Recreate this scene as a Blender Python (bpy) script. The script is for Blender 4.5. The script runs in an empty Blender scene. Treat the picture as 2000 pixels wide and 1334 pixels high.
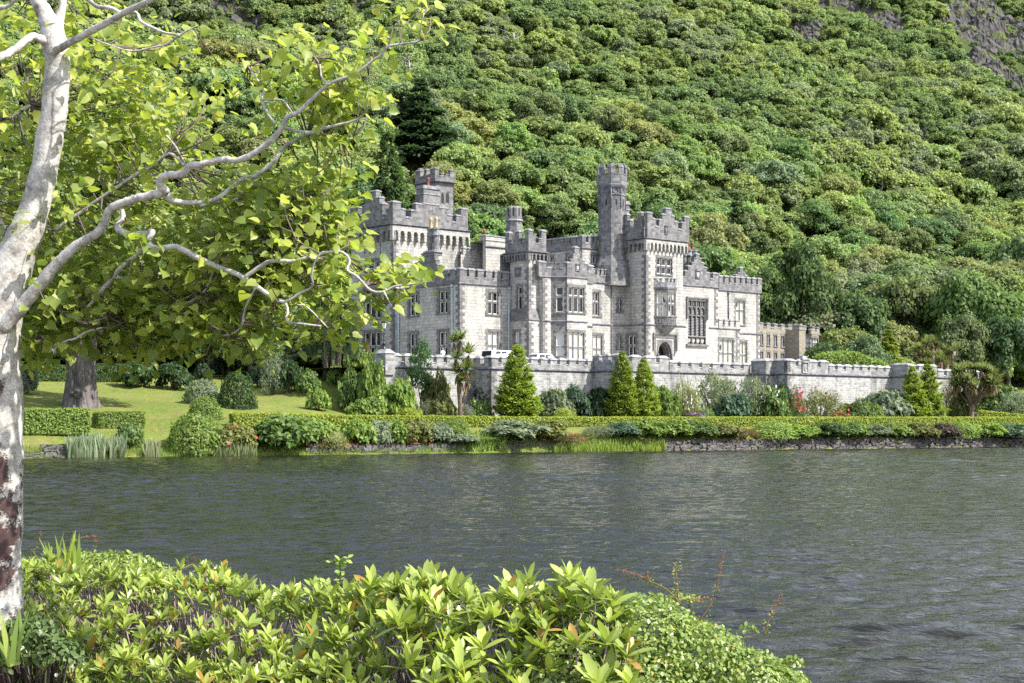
import bpy, math, random
import numpy as np
from mathutils import Vector, noise

SC = bpy.context.scene
COL = SC.collection
# ---------------------------------------------------------------- camera, world, sun, exposure
F, CX, HV, EYE = 3150.0, 1000.0, 821.0, 3.0
cam_data = bpy.data.cameras.new('camera')
cam = bpy.data.objects.new('camera', cam_data)
COL.objects.link(cam)
cam.location = (0, 0, EYE)
cam.rotation_euler = (math.radians(90), 0, 0)
cam_data.sensor_width = 36.0
cam_data.lens = F / 2000.0 * 36.0
cam_data.shift_y = (HV - 667.0) / 2000.0
cam_data.clip_start = 0.5
cam_data.clip_end = 5000.0
SC.camera = cam

SUN_AZ = math.radians(68)      # to the right of "towards the camera"
SUN_EL = math.radians(46)
sun_dir = Vector((math.sin(SUN_AZ) * math.cos(SUN_EL), -math.cos(SUN_AZ) * math.cos(SUN_EL), math.sin(SUN_EL)))
world = bpy.data.worlds.new('World')
SC.world = world
world.use_nodes = True
wn = world.node_tree
bg = wn.nodes['Background']
sky = wn.nodes.new('ShaderNodeTexSky')
sky.sky_type = 'NISHITA'
sky.sun_disc = False
sky.sun_elevation = SUN_EL
sky.sun_rotation = math.atan2(sun_dir.x, sun_dir.y)
sky.air_density = 1.0
sky.dust_density = 1.5
# broken white cloud over the blue
wtc = wn.nodes.new('ShaderNodeTexCoord'); wmp = wn.nodes.new('ShaderNodeMapping'); wmp.inputs['Scale'].default_value = (1.6, 1.6, 4.0)
wnz = wn.nodes.new('ShaderNodeTexNoise'); wnz.inputs['Scale'].default_value = 1.7; wnz.inputs['Detail'].default_value = 7.0; wnz.inputs['Roughness'].default_value = .6
wrp = wn.nodes.new('ShaderNodeValToRGB'); wrp.color_ramp.elements[0].position = .44; wrp.color_ramp.elements[1].position = .6
wrp.color_ramp.elements[0].color = (0, 0, 0, 1); wrp.color_ramp.elements[1].color = (.85, .85, .85, 1)
wmx = wn.nodes.new('ShaderNodeMix'); wmx.data_type = 'RGBA'; wmx.inputs[7].default_value = (6.0, 6.0, 6.1, 1)
wn.links.new(wtc.outputs['Generated'], wmp.inputs[0]); wn.links.new(wmp.outputs[0], wnz.inputs['Vector']); wn.links.new(wnz.outputs[0], wrp.inputs[0])
wn.links.new(wrp.outputs[0], wmx.inputs[0]); wn.links.new(sky.outputs[0], wmx.inputs[6]); wn.links.new(wmx.outputs[2], bg.inputs[0])
bg.inputs[1].default_value = 0.15
sun_data = bpy.data.lights.new('sun', 'SUN')
sun_data.energy = 4.4
sun_data.angle = math.radians(0.53)
sun_data.color = (1.0, 0.95, 0.86)
sun = bpy.data.objects.new('sun', sun_data)
COL.objects.link(sun)
sun.rotation_euler = sun_dir.to_track_quat('Z', 'Y').to_euler()
SC.view_settings.view_transform = 'Standard'
SC.view_settings.look = 'None'
SC.view_settings.gamma = 1.0
SC.view_settings.exposure = 1.22
SC.render.engine = 'CYCLES'
cy = SC.cycles
cy.max_bounces = 5
cy.diffuse_bounces = 3
cy.glossy_bounces = 2
cy.transmission_bounces = 3
cy.transparent_max_bounces = 4
cy.caustics_reflective = False
cy.caustics_refractive = False
cy.sample_clamp_indirect = 4.0
try:
    cy.use_denoising = False
    cy.denoiser = 'OPENIMAGEDENOISE'
    cy.denoising_prefilter = 'ACCURATE'
except Exception:
    pass

# ---------------------------------------------------------------- helpers
def at(u, v, d):
    """World point seen at photo pixel (u, v) at distance d along the view."""
    return Vector(((u - CX) / F * d, d, EYE + (HV - v) / F * d))

def proj(p):
    return CX + p[0] / p[1] * F, HV - (p[2] - EYE) / p[1] * F

def tag(o, label=None, cat=None, group=None, kind=None):
    if label: o['label'] = label
    if cat: o['category'] = cat
    if group: o['group'] = group
    if kind: o['kind'] = kind
    return o

def empty(name, loc=(0, 0, 0), rz=0.0, scale=None, parent=None):
    o = bpy.data.objects.new(name, None)
    COL.objects.link(o)
    o.location = loc
    o.rotation_euler = (0, 0, rz)
    if scale: o.scale = scale
    o.empty_display_size = 0.3
    if parent: o.parent = parent
    return o

def link(name, me, parent=None, loc=None):
    o = bpy.data.objects.new(name, me)
    COL.objects.link(o)
    if parent: o.parent = parent
    if loc is not None: o.location = loc
    return o

class MB:
    """Collects faces and links them as one mesh object."""
    def __init__(self):
        self.v, self.f, self.m, self.s = [], [], [], []
    def add(self, verts, faces, mat=0, smooth=False):
        n = len(self.v)
        self.v.extend([tuple(p) for p in verts])
        for f in faces:
            self.f.append([i + n for i in f]); self.m.append(mat); self.s.append(smooth)
    def box(self, x0, x1, y0, y1, z0, z1, mat=0, skip=()):
        v = [(x0,y0,z0),(x1,y0,z0),(x1,y1,z0),(x0,y1,z0),(x0,y0,z1),(x1,y0,z1),(x1,y1,z1),(x0,y1,z1)]
        fs = {'b':(0,3,2,1),'t':(4,5,6,7),'y0':(0,1,5,4),'x1':(1,2,6,5),'y1':(2,3,7,6),'x0':(3,0,4,7)}
        self.add(v, [f for k, f in fs.items() if k not in skip], mat)
    def tube(self, pts, radii, n=8, mat=0, smooth=True, caps=True):
        pts = [Vector(p) for p in pts]
        vs, fs = [], []
        up = Vector((0.13, 0.21, 1)).normalized()
        prev = None
        for i, p in enumerate(pts):
            t = (pts[min(i + 1, len(pts) - 1)] - pts[max(i - 1, 0)])
            t = t.normalized() if t.length > 1e-9 else Vector((0, 0, 1))
            if prev is None:
                a = t.cross(up)
                if a.length < 1e-3: a = t.cross(Vector((1, 0, 0)))
            else:
                a = prev - t * prev.dot(t)
            a.normalize(); prev = a
            b = t.cross(a)
            for k in range(n):
                th = 2 * math.pi * k / n
                vs.append(p + (a * math.cos(th) + b * math.sin(th)) * radii[i])
        for i in range(len(pts) - 1):
            for k in range(n):
                k2 = (k + 1) % n
                fs.append((i*n+k, i*n+k2, (i+1)*n+k2, (i+1)*n+k))
        if caps:
            fs.append(tuple(range(n))[::-1]); fs.append(tuple((len(pts)-1)*n + k for k in range(n)))
        self.add(vs, fs, mat, smooth)
    def lathe(self, c, prof, n=8, mat=0, smooth=False, rot=0.0):
        vs, fs = [], []
        for r, z in prof:
            for k in range(n):
                th = 2*math.pi*k/n + rot
                vs.append((c[0]+r*math.cos(th), c[1]+r*math.sin(th), c[2]+z))
        for i in range(len(prof)-1):
            for k in range(n):
                k2 = (k+1) % n
                fs.append((i*n+k, i*n+k2, (i+1)*n+k2, (i+1)*n+k))
        fs.append(tuple(range(n))[::-1]); fs.append(tuple((len(prof)-1)*n+k for k in range(n)))
        self.add(vs, fs, mat, smooth)
    def mesh(self, name, mats):
        me = bpy.data.meshes.new(name)
        me.from_pydata(self.v, [], self.f)
        for m in (mats if isinstance(mats, (list, tuple)) else [mats]): me.materials.append(m)
        if len(me.polygons) == len(self.m):
            me.polygons.foreach_set('material_index', self.m)
            me.polygons.foreach_set('use_smooth', self.s)
        me.update()
        return me
    def build(self, name, mats, parent=None, loc=None):
        return link(name, self.mesh(name, mats), parent, loc)

# ---------------------------------------------------------------- materials
def new_mat(name):
    m = bpy.data.materials.new(name)
    m.use_nodes = True
    nt = m.node_tree
    return m, nt, nt.nodes['Principled BSDF']

def N(nt, t, **kw):
    n = nt.nodes.new(t)
    for k, v in kw.items():
        if k.startswith('i_'):
            key = k[2:]
            n.inputs[int(key) if key.isdigit() else key].default_value = v
        else:
            setattr(n, k, v)
    return n

def ramp(nt, src, stops):
    r = nt.nodes.new('ShaderNodeValToRGB')
    el = r.color_ramp.elements
    while len(el) < len(stops): el.new(0.5)
    for e, (p, c) in zip(el, stops):
        e.position = p
        e.color = c if len(c) == 4 else (*c, 1)
    nt.links.new(src, r.inputs[0])
    return r

def mixc(nt, fac, a, b, blend='MIX'):
    m = nt.nodes.new('ShaderNodeMix')
    m.data_type = 'RGBA'; m.blend_type = blend
    for sock, val in ((0, fac), (6, a), (7, b)):
        if isinstance(val, bpy.types.NodeSocket): nt.links.new(val, m.inputs[sock])
        elif isinstance(val, (int, float)): m.inputs[sock].default_value = val
        else: m.inputs[sock].default_value = (*val, 1) if len(val) == 3 else val
    return m.outputs[2]

def math_n(nt, op, a, b=None, c=None):
    m = nt.nodes.new('ShaderNodeMath'); m.operation = op
    for i, val in enumerate((a, b, c)):
        if val is None: continue
        if isinstance(val, bpy.types.NodeSocket): nt.links.new(val, m.inputs[i])
        else: m.inputs[i].default_value = val
    return m.outputs[0]

def flat_mat(name, col, rough=0.6, metal=0.0, spec=0.5, noise_amt=0.0, nscale=8.0):
    m, nt, b = new_mat(name)
    b.inputs['Roughness'].default_value = rough
    b.inputs['Metallic'].default_value = metal
    b.inputs['Specular IOR Level'].default_value = spec
    if noise_amt:
        tc = N(nt, 'ShaderNodeTexCoord')
        nz = N(nt, 'ShaderNodeTexNoise', i_Scale=nscale, i_Detail=5.0)
        nt.links.new(tc.outputs['Object'], nz.inputs['Vector'])
        lo = tuple(max(0, c*(1-noise_amt)) for c in col); hi = tuple(c*(1+noise_amt) for c in col)
        r = ramp(nt, nz.outputs[0], [(0.3, lo), (0.7, hi)])
        nt.links.new(r.outputs[0], b.inputs['Base Color'])
    else:
        b.inputs['Base Color'].default_value = (*col, 1)
    return m

def ashlar(name, base, lo, hi, mortar, bw=0.75, bh=0.34, stain=0.5, stain_col=(0.07, 0.068, 0.072), bump=0.15, stain_thr=0.52, msize=0.014, speck=0.0, yellow=0.25):
    """Coursed stone; bricks run along (x+y, z) of the object's own coordinates."""
    m, nt, b = new_mat(name)
    tc = N(nt, 'ShaderNodeTexCoord')
    sp = N(nt, 'ShaderNodeSeparateXYZ')
    nt.links.new(tc.outputs['Object'], sp.inputs[0])
    s = math_n(nt, 'SUBTRACT', sp.outputs[0], sp.outputs[1])
    cb = N(nt, 'ShaderNodeCombineXYZ')
    nt.links.new(s, cb.inputs[0]); nt.links.new(sp.outputs[2], cb.inputs[1])
    br = N(nt, 'ShaderNodeTexBrick', i_Scale=1.0)
    br.inputs['Color1'].default_value = (*lo, 1); br.inputs['Color2'].default_value = (*hi, 1)
    br.inputs['Mortar'].default_value = (*mortar, 1)
    br.inputs['Mortar Size'].default_value = msize
    br.inputs['Brick Width'].default_value = bw; br.inputs['Row Height'].default_value = bh
    br.offset_frequency = 2; br.squash_frequency = 3; br.squash = 0.8
    nt.links.new(cb.outputs[0], br.inputs['Vector'])
    n1 = N(nt, 'ShaderNodeTexNoise', i_Scale=2.6, i_Detail=6.0, i_Roughness=0.65)
    nt.links.new(tc.outputs['Object'], n1.inputs['Vector'])
    r1 = ramp(nt, n1.outputs[0], [(0.3, (0.74, 0.74, 0.76)), (0.7, (1.14, 1.13, 1.08))])
    c = mixc(nt, 1.0, br.outputs[0], r1.outputs[0], 'MULTIPLY')
    ny = N(nt, 'ShaderNodeTexNoise', i_Scale=0.7, i_Detail=4.0)
    nt.links.new(tc.outputs['Object'], ny.inputs['Vector'])
    ry = ramp(nt, ny.outputs[0], [(0.5, (0, 0, 0)), (0.72, (yellow, yellow, yellow))])
    c = mixc(nt, ry.outputs[0], c, (base[0]*1.05, base[1]*0.98, base[2]*0.74))
    # dark weather streaks: stretched vertically, own shape
    mp = N(nt, 'ShaderNodeMapping'); mp.inputs['Scale'].default_value = (0.6, 0.6, 0.11)
    nt.links.new(tc.outputs['Object'], mp.inputs[0])
    n2 = N(nt, 'ShaderNodeTexNoise', i_Scale=1.0, i_Detail=7.0, i_Roughness=0.72)
    nt.links.new(mp.outputs[0], n2.inputs['Vector'])
    r2 = ramp(nt, n2.outputs[0], [(stain_thr, (0, 0, 0)), (stain_thr+0.2, (stain, stain, stain))])
    c = mixc(nt, r2.outputs[0], c, stain_col)
    if speck:
        n3 = N(nt, 'ShaderNodeTexVoronoi', i_Scale=1.4)
        nt.links.new(tc.outputs['Object'], n3.inputs['Vector'])
        r3 = ramp(nt, n3.outputs[0], [(0.05, (speck,)*3), (0.085, (0, 0, 0))])
        c = mixc(nt, r3.outputs[0], c, (0.7, 0.7, 0.68))
    nt.links.new(c, b.inputs['Base Color'])
    b.inputs['Roughness'].default_value = 0.9
    b.inputs['Specular IOR Level'].default_value = 0.2
    bp = N(nt, 'ShaderNodeBump', i_Strength=0.6, i_Distance=0.03)
    hh = math_n(nt, 'ADD', math_n(nt, 'MULTIPLY', br.outputs['Fac'], -1.0), math_n(nt, 'MULTIPLY', n1.outputs[0], 0.7))
    nt.links.new(hh, bp.inputs['Height'])
    nt.links.new(bp.outputs[0], b.inputs['Normal'])
    return m

M = {}
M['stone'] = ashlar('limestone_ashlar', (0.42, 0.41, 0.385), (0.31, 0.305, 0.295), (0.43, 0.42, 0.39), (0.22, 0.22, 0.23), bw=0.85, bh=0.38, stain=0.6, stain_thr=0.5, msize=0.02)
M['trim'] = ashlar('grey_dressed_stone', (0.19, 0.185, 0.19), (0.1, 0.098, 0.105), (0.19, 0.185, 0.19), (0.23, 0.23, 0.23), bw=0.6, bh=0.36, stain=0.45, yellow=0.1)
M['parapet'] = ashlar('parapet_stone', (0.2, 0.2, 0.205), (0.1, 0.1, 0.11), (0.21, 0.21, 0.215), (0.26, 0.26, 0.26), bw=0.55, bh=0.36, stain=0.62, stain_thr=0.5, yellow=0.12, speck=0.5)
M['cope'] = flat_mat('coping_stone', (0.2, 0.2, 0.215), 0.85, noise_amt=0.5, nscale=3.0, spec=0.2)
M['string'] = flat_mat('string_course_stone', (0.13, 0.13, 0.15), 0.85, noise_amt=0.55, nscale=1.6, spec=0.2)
M['rear'] = ashlar('rear_wing_stone', (0.28, 0.26, 0.21), (0.19, 0.17, 0.14), (0.28, 0.255, 0.21), (0.24, 0.22, 0.19), bw=0.5, bh=0.22, stain=0.35, stain_thr=0.56, yellow=0.3)
M['terrace'] = ashlar('terrace_wall_stone', (0.32, 0.32, 0.32), (0.22, 0.22, 0.23), (0.37, 0.37, 0.36), (0.45, 0.45, 0.45), bw=0.62, bh=0.27, stain=0.85, stain_col=(0.035, 0.035, 0.04), stain_thr=0.49, msize=0.022, yellow=0.05)
M['sash'] = flat_mat('white_painted_sash', (0.78, 0.78, 0.75), 0.45)
M['lead'] = flat_mat('blue_grey_downpipe_paint', (0.36, 0.42, 0.46), 0.5)
M['metalroof'] = flat_mat('pale_blue_metal_roof', (0.42, 0.52, 0.58), 0.4, noise_amt=0.15, nscale=2.0)
M['terracotta'] = flat_mat('red_clay_pot', (0.22, 0.065, 0.045), 0.8, noise_amt=0.4)
M['creampot'] = flat_mat('cream_clay_pot', (0.42, 0.32, 0.17), 0.8, noise_amt=0.2)
M['dark'] = flat_mat('dark_interior', (0.012, 0.011, 0.012), 0.8)
M['wood'] = flat_mat('dark_door_wood', (0.05, 0.03, 0.03), 0.6)
M['iron'] = flat_mat('black_cast_iron', (0.012, 0.012, 0.014), 0.4, noise_amt=0.3)
M['lampglass'] = flat_mat('white_lamp_glass', (0.75, 0.76, 0.76), 0.15)
M['louvre'] = flat_mat('grey_louvre', (0.2, 0.2, 0.21), 0.6)

def pane_mat(name, ccol, thr):
    """Window glass: a curtained, dim room behind a glossy pane."""
    m, nt, b = new_mat(name)
    tc = N(nt, 'ShaderNodeTexCoord')
    mp = N(nt, 'ShaderNodeMapping'); mp.inputs['Scale'].default_value = (0.9, 0.9, 0.35)
    nt.links.new(tc.outputs['Object'], mp.inputs[0])
    nz = N(nt, 'ShaderNodeTexNoise', i_Scale=1.1, i_Detail=1.0)
    nt.links.new(mp.outputs[0], nz.inputs['Vector'])
    r = ramp(nt, nz.outputs[0], [(thr, ccol), (thr+0.02, (0.015, 0.015, 0.017))])
    r.color_ramp.interpolation = 'LINEAR'
    nt.links.new(r.outputs[0], b.inputs['Base Color'])
    b.inputs['Roughness'].default_value = 0.06
    b.inputs['Specular IOR Level'].default_value = 0.4
    return m
M['pane_dark'] = pane_mat('dark_window_glass', (0.2, 0.2, 0.185), 0.3)
M['pane_curtain'] = pane_mat('curtained_window_glass', (0.4, 0.4, 0.32), 0.6)
M['pane_blind'] = pane_mat('blind_window_glass', (0.4, 0.43, 0.42), 0.95)
# ================================================================ castle
ANG = math.radians(90 - 48.8)
EA = Vector((math.cos(ANG), math.sin(ANG)))
EB = Vector((-math.sin(ANG), math.cos(ANG)))
ORG = Vector(((1262 - CX) / F * 200.0, 200.0))
ZB = EYE + 5.4

def loc2w(a, b):
    return ORG + EA * a + EB * b

class Face:
    """A vertical wall plane in castle axes: origin p, direction d (to the right), outward normal n."""
    def __init__(self, p, d, n):
        self.p, self.d, self.n = Vector(p), Vector(d), Vector(n)
        self.P = loc2w(*self.p)
        self.D = EA * self.d.x + EB * self.d.y
    def s(self, u):
        t = (u - CX) / F
        return (t * self.P.y - self.P.x) / (self.D.x - t * self.D.y)
    def z(self, u, v):
        y = self.P.y + self.D.y * self.s(u)
        return EYE + (HV - v) / F * y - ZB
    def pt(self, s, z, o=0.0):
        q = self.p + self.d * s + self.n * o
        return (q.x, q.y, z)
    def ab(self, u):
        return self.p + self.d * self.s(u)

def FA(b): return Face((0, b), (1, 0), (0, -1))
def FB(a): return Face((a, 0), (0, -1), (-1, 0))
R2 = math.sqrt(0.5)
def FC(a, b): return Face((a, b), (R2, -R2), (-R2, -R2))

def fbox(mb, f, s0, s1, z0, z1, o0, o1, mat=0):
    v = [f.pt(s0,z0,o1), f.pt(s1,z0,o1), f.pt(s1,z0,o0), f.pt(s0,z0,o0),
         f.pt(s0,z1,o1), f.pt(s1,z1,o1), f.pt(s1,z1,o0), f.pt(s0,z1,o0)]
    mb.add(v, [(0,3,2,1),(4,5,6,7),(0,1,5,4),(1,2,6,5),(2,3,7,6),(3,0,4,7)], mat)

def prism(mb, f, poly, o0, o1, mat=0):
    n = len(poly)
    v = [f.pt(s, z, o1) for s, z in poly] + [f.pt(s, z, o0) for s, z in poly]
    fs = [tuple(range(n)), tuple(range(2*n-1, n-1, -1))]
    fs += [(i, i + n, (i+1) % n + n, (i+1) % n) for i in range(n)]
    mb.add(v, fs, mat)

castle = empty('castle', (ORG.x, ORG.y, ZB), ANG)
tag(castle, 'grey limestone castle with battlemented towers above the terrace by the lake', 'castle')

class Wall:
    """A wall face with real openings."""
    def __init__(self, f, u0, u1, z0, z1, mat=0):
        self.f, self.z0, self.z1, self.mat = f, z0, z1, mat
        self.s0, self.s1 = (f.s(u0) if u0 is not None else 0), (f.s(u1) if u1 is not None else 0)
        self.holes = []
    def hole(self, s0, s1, z0, z1, depth=0.3, arch=False):
        self.holes.append((max(s0, self.s0 + .02), min(s1, self.s1 - .02), z0, z1, depth))
    def put(self, mb):
        f = self.f
        ss = sorted({self.s0, self.s1, *[h[0] for h in self.holes], *[h[1] for h in self.holes]})
        zs = sorted({self.z0, self.z1, *[h[2] for h in self.holes], *[h[3] for h in self.holes]})
        for i in range(len(ss) - 1):
            for j in range(len(zs) - 1):
                cs, cz = (ss[i] + ss[i+1]) / 2, (zs[j] + zs[j+1]) / 2
                if any(h[0] < cs < h[1] and h[2] < cz < h[3] for h in self.holes): continue
                mb.add([f.pt(ss[i], zs[j]), f.pt(ss[i+1], zs[j]), f.pt(ss[i+1], zs[j+1]), f.pt(ss[i], zs[j+1])], [(0,1,2,3)], self.mat)
        for s0, s1, z0, z1, d in self.holes:
            for a, b in (((s0,z0),(s1,z0)), ((s1,z0),(s1,z1)), ((s1,z1),(s0,z1)), ((s0,z1),(s0,z0))):
                mb.add([f.pt(*a, 0), f.pt(*b, 0), f.pt(*b, -d), f.pt(*a, -d)], [(0,1,2,3)], 1)
    def window(self, u0, u1, v0, v1, lights=2, tr=0.55, pane='pane_dark', surround=0.24, depth=0.3, style='rect', parent=None, zz=None):
        f = self.f
        s0, s1 = f.s(u0), f.s(u1)
        z1, z0 = (f.z(u0, v0), f.z(u0, v1)) if zz is None else (zz[1], zz[0])
        self.hole(s0, s1, z0, z1, depth)
        w = MB()
        sr = surround
        if sr:
            fbox(w, f, s0-sr, s0, z0-.02, z1+.02, -.05, .035)
            fbox(w, f, s1, s1+sr, z0-.02, z1+.02, -.05, .035)
            # long-and-short jamb blocks
            k, z = 0, z0
            while z < z1 - .2:
                if k % 2 == 0:
                    fbox(w, f, s0-sr-.17, s0-sr, z, z+.33, -.05, .032)
                    fbox(w, f, s1+sr, s1+sr+.17, z, z+.33, -.05, .032)
                z += .36; k += 1
            fbox(w, f, s0-sr-.05, s1+sr+.05, z1+.02, z1+.36, -.05, .06)
            fbox(w, f, s0-sr-.1, s1+sr+.1, z0-.2, z0-.02, -.28, .14)
        wd = s1 - s0
        mw = min(.15, wd * .09)
        lw = (wd - mw * (lights - 1)) / lights
        zt = z0 + (z1 - z0) * tr
        has_tr = tr and (z1 - z0) > 1.3
        for k in range(1, lights):
            x = s0 + k * lw + (k-1) * mw
            fbox(w, f, x, x + mw, z0, z1, -.26, -.06)
        if has_tr: fbox(w, f, s0, s1, zt-.07, zt+.07, -.245, -.045)
        win = w.build('window', [M['trim']], castle if parent is None else parent)
        sa, pa = MB(), MB()
        for k in range(lights):
            x0 = s0 + k * (lw + mw); x1 = x0 + lw
            for (a, b) in ((z0, zt-.07), (zt+.07, z1)) if has_tr else ((z0, z1),):
                t = min(.085, lw * .17)
                fbox(sa, f, x0, x0+t, a, b, -.25, -.18); fbox(sa, f, x1-t, x1, a, b, -.25, -.18)
                fbox(sa, f, x0+t, x1-t, a, a+t, -.25, -.185); fbox(sa, f, x0+t, x1-t, b-t, b, -.25, -.185)
        if style == 'arched':
            for k in range(lights):
                x0 = s0 + k*(lw+mw); c = x0 + lw/2; r = lw/2
                for base in (z1 - r, zt - .07 - r):
                    top = base + r
                    poly = [(x0, top), (x0, base)] + [(c - r*math.cos(t), base + r*math.sin(t)) for t in np.linspace(0, math.pi, 9)] + [(x0+lw, base), (x0+lw, top)]
                    prism(sa, f, poly, -.2, -.15)
        sa.build('sash', [M['sash']], win)
        pa.add([f.pt(s0, z0, -.24), f.pt(s1, z0, -.24), f.pt(s1, z1, -.24), f.pt(s0, z1, -.24)], [(0,1,2,3)])
        pa.build('pane', [M[pane]], win)
        return win

def sides(mb, a0, a1, b0, b1, z0, z1, mat=0, left=False):
    """Hidden faces of a block whose front and left faces are built as walls."""
    q = [(a0,b0),(a1,b0),(a1,b1),(a0,b1)]
    mb.add([(a1,b0,z0),(a1,b1,z0),(a1,b1,z1),(a1,b0,z1)], [(0,1,2,3)], mat)
    mb.add([(a1,b1,z0),(a0,b1,z0),(a0,b1,z1),(a1,b1,z1)], [(0,1,2,3)], mat)
    mb.add([(a, b, z1 - .01) for a, b in q], [(0,1,2,3)], mat)
    if left: mb.add([(a0,b1,z0),(a0,b0,z0),(a0,b0,z1),(a0,b1,z1)], [(0,1,2,3)], mat)

def parapet(mb, f, steps, zb, th=.5, out=0.0, cope=True, slope=False):
    """steps: (u0, u1, v_top) from left to right; extruded with coping stones."""
    pts = []
    cps = []
    for u0, u1, v in steps:
        s0, s1 = f.s(u0), f.s(u1)
        zt = f.z((u0+u1)/2, v)
        pts += [(s0, zt), (s1, zt)]
        cps.append((s0, s1, zt))
    poly = [(pts[0][0], zb)] + pts + [(pts[-1][0], zb)]
    poly = poly[::-1]
    prism(mb, f, poly, out - th, out, 0)
    for i, (s0, s1, zt) in enumerate(cps):
        if not cope: break
        l = .07 if i == 0 or cps[i-1][2] < zt else -.005
        r = .07 if i == len(cps)-1 or cps[i+1][2] < zt else -.005
        fbox(mb, f, s0-l, s1+r, zt-.02, zt+.1, out-th-.07, out+.07, 1)
        if s1 - s0 > .5:
            a = .1
            v = [f.pt(s0-l,zt+.1,out+.07), f.pt(s1+r,zt+.1,out+.07), f.pt(s1+r,zt+.1,out-th-.07), f.pt(s0-l,zt+.1,out-th-.07),
                 f.pt(s0+a,zt+.24,out-th*.35), f.pt(s1-a,zt+.24,out-th*.35), f.pt(s1-a,zt+.24,out-th*.65), f.pt(s0+a,zt+.24,out-th*.65)]
            mb.add(v, [(4,5,6,7),(0,1,5,4),(1,2,6,5),(2,3,7,6),(3,0,4,7)], 1)

def merlons(f, u0, u1, n, vt0, vt1, vc0, vc1, duty=.62, start=True):
    """n merlons with crenels between; v linear from left to right."""
    out = []
    tot = n * 1.0 + (n - 1) * (1 - duty) / duty
    w = (u1 - u0) / tot
    g = w * (1 - duty) / duty
    u = u0
    for k in range(n):
        t = (u + w/2 - u0) / (u1 - u0)
        out.append((u, u + w, vt0 + (vt1 - vt0) * t)); u += w
        if k < n - 1:
            t = (u + g/2 - u0) / (u1 - u0)
            out.append((u, u + g, vc0 + (vc1 - vc0) * t)); u += g
    return out

def string(mb, f, s0, s1, z, h=.2, proud=.14, mat=0, slopes=True):
    poly = [(0, z), (proud, z + h*.35), (proud, z + h*.6), (0.0, z + h)]
    v, n = [], len(poly)
    for s in (s0, s1):
        for o, zz in poly: v.append(f.pt(s, zz, o - .002))
    mb.add(v, [(0,1,5,4),(1,2,6,5),(2,3,7,6),(3,2,1,0),(4,5,6,7)], mat)

def corbels(mb, f, s0, s1, n, zt, za, zb, proud=.42, mat=0):
    """Arched machicolation: a plate proud of the wall whose lower edge is a row of arches on corbels."""
    pitch = (s1 - s0) / n
    leg = pitch * .34
    pts = [(s0, zt), (s1, zt)]
    bot = []
    for k in range(n):
        a, b = s0 + k*pitch + leg/2, s0 + (k+1)*pitch - leg/2
        c, r = (a+b)/2, (b-a)/2
        spring = za - r * 1.15
        bot += [(s0 + k*pitch if k == 0 else a - leg*.72, zb), (a - leg*.28, zb), (a, zb + .35), (a, spring)]
        bot += [(c - r*math.cos(t), spring + (za - spring) * math.sin(t)**.85) for t in (0.5, 1.0, math.pi/2, 2.14, 2.64)]
        bot += [(b, spring), (b, zb+.35)]
    bot += [(s1 - leg*.2, zb), (s1, zb)]
    prism(mb, f, [pts[1], pts[0]] + bot, 0.0, proud, mat)
    for k in range(1, n):
        x = s0 + k*pitch
        fbox(mb, f, x-leg*.62, x+leg*.62, zb+.55, zb+.68, .0, proud+.03, mat)

def quoins(mb, a, b, z0, z1, la=True, lb=True, mat=0, p=.022):
    k, z = 0, z0
    while z < z1 - .2:
        h = min(.42, z1 - z)
        w, w2 = (.75, .4) if k % 2 else (.4, .75)
        if la: mb.box(a - p, a + w, b - p, b + .05, z + .012, z + h - .012, mat)
        if lb: mb.box(a - p - .001, a + .05, b + .05, b + w2, z + .012, z + h - .012, mat)
        z += .42; k += 1

def shield(mb, f, u0, u1, v0, v1, mf, ms):
    s0, s1, z1, z0 = f.s(u0), f.s(u1), f.z(u0, v0), f.z(u0, v1)
    t = (s1-s0)*.1
    fbox(mb, f, s0-t, s1+t, z1, z1+.14, 0, .2, mf); fbox(mb, f, s0-t, s0, z0, z1, 0, .1, mf); fbox(mb, f, s1, s1+t, z0, z1, 0, .1, mf)
    fbox(mb, f, s0-t, s1+t, z0-.1, z0, 0, .12, mf)
    mb.add([f.pt(s0,z0,.012), f.pt(s1,z0,.012), f.pt(s1,z1,.012), f.pt(s0,z1,.012)], [(0,1,2,3)], mf)
    c, w, h = (s0+s1)/2, (s1-s0)*.36, (z1-z0)
    prism(mb, f, [(c-w, z1-.12*h), (c-w, z0+.45*h), (c-w*.6, z0+.22*h), (c, z0+.1*h), (c+w*.6, z0+.22*h), (c+w, z0+.45*h), (c+w, z1-.12*h)], .012, .09, ms)

STM = [M['stone'], M['trim']]
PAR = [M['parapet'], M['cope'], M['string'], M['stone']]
ZG = -0.3

# --- planes
fRA, fRB = FA(0.0), FB(0.0)
bMain = fRB.p.y + fRB.d.y * fRB.s(1218)           # main wall plane
fMW = FA(bMain)
fGW = FA(0.3)
bEW = 2.8
fEW = FA(bEW)
bT2 = 2.8
fT2A = FA(bT2)
aT2 = fT2A.s(1033)
fT2B = FB(aT2)
bLW = -fT2B.s(994)
fLWA = FA(bLW)
aLW = fLWA.s(898)
fLWB = FB(aLW)
bLT = -fLWB.s(771)
fLTA = FA(bLT)
aLT = fLTA.s(768.5)
fLTB = FB(aLT)
bPier = bT2 - 0.4
fPI = FA(bPier)
zStr = fRA.z(1262, 633.7)                          # string course, same height all round
zStrT = fT2B.z(1033, 625.5)

# ---------------- right tower
zc = fRA.z(1262, 466)
rt = MB()
wA = Wall(fRA, 1262, 1334, ZG, zc)
wB = Wall(fRB, 1218, 1262, ZG, zc)
wA.window(1282.5, 1312, 503.5, 534, 3, .5, 'pane_dark', .1)
wB.window(1226.5, 1241, 656, 695, 2, .5, 'pane_dark', .3)
wB.window(1208+13, 1212+13.5, 514, 539, 1, 0, 'pane_dark', .22)
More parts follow.
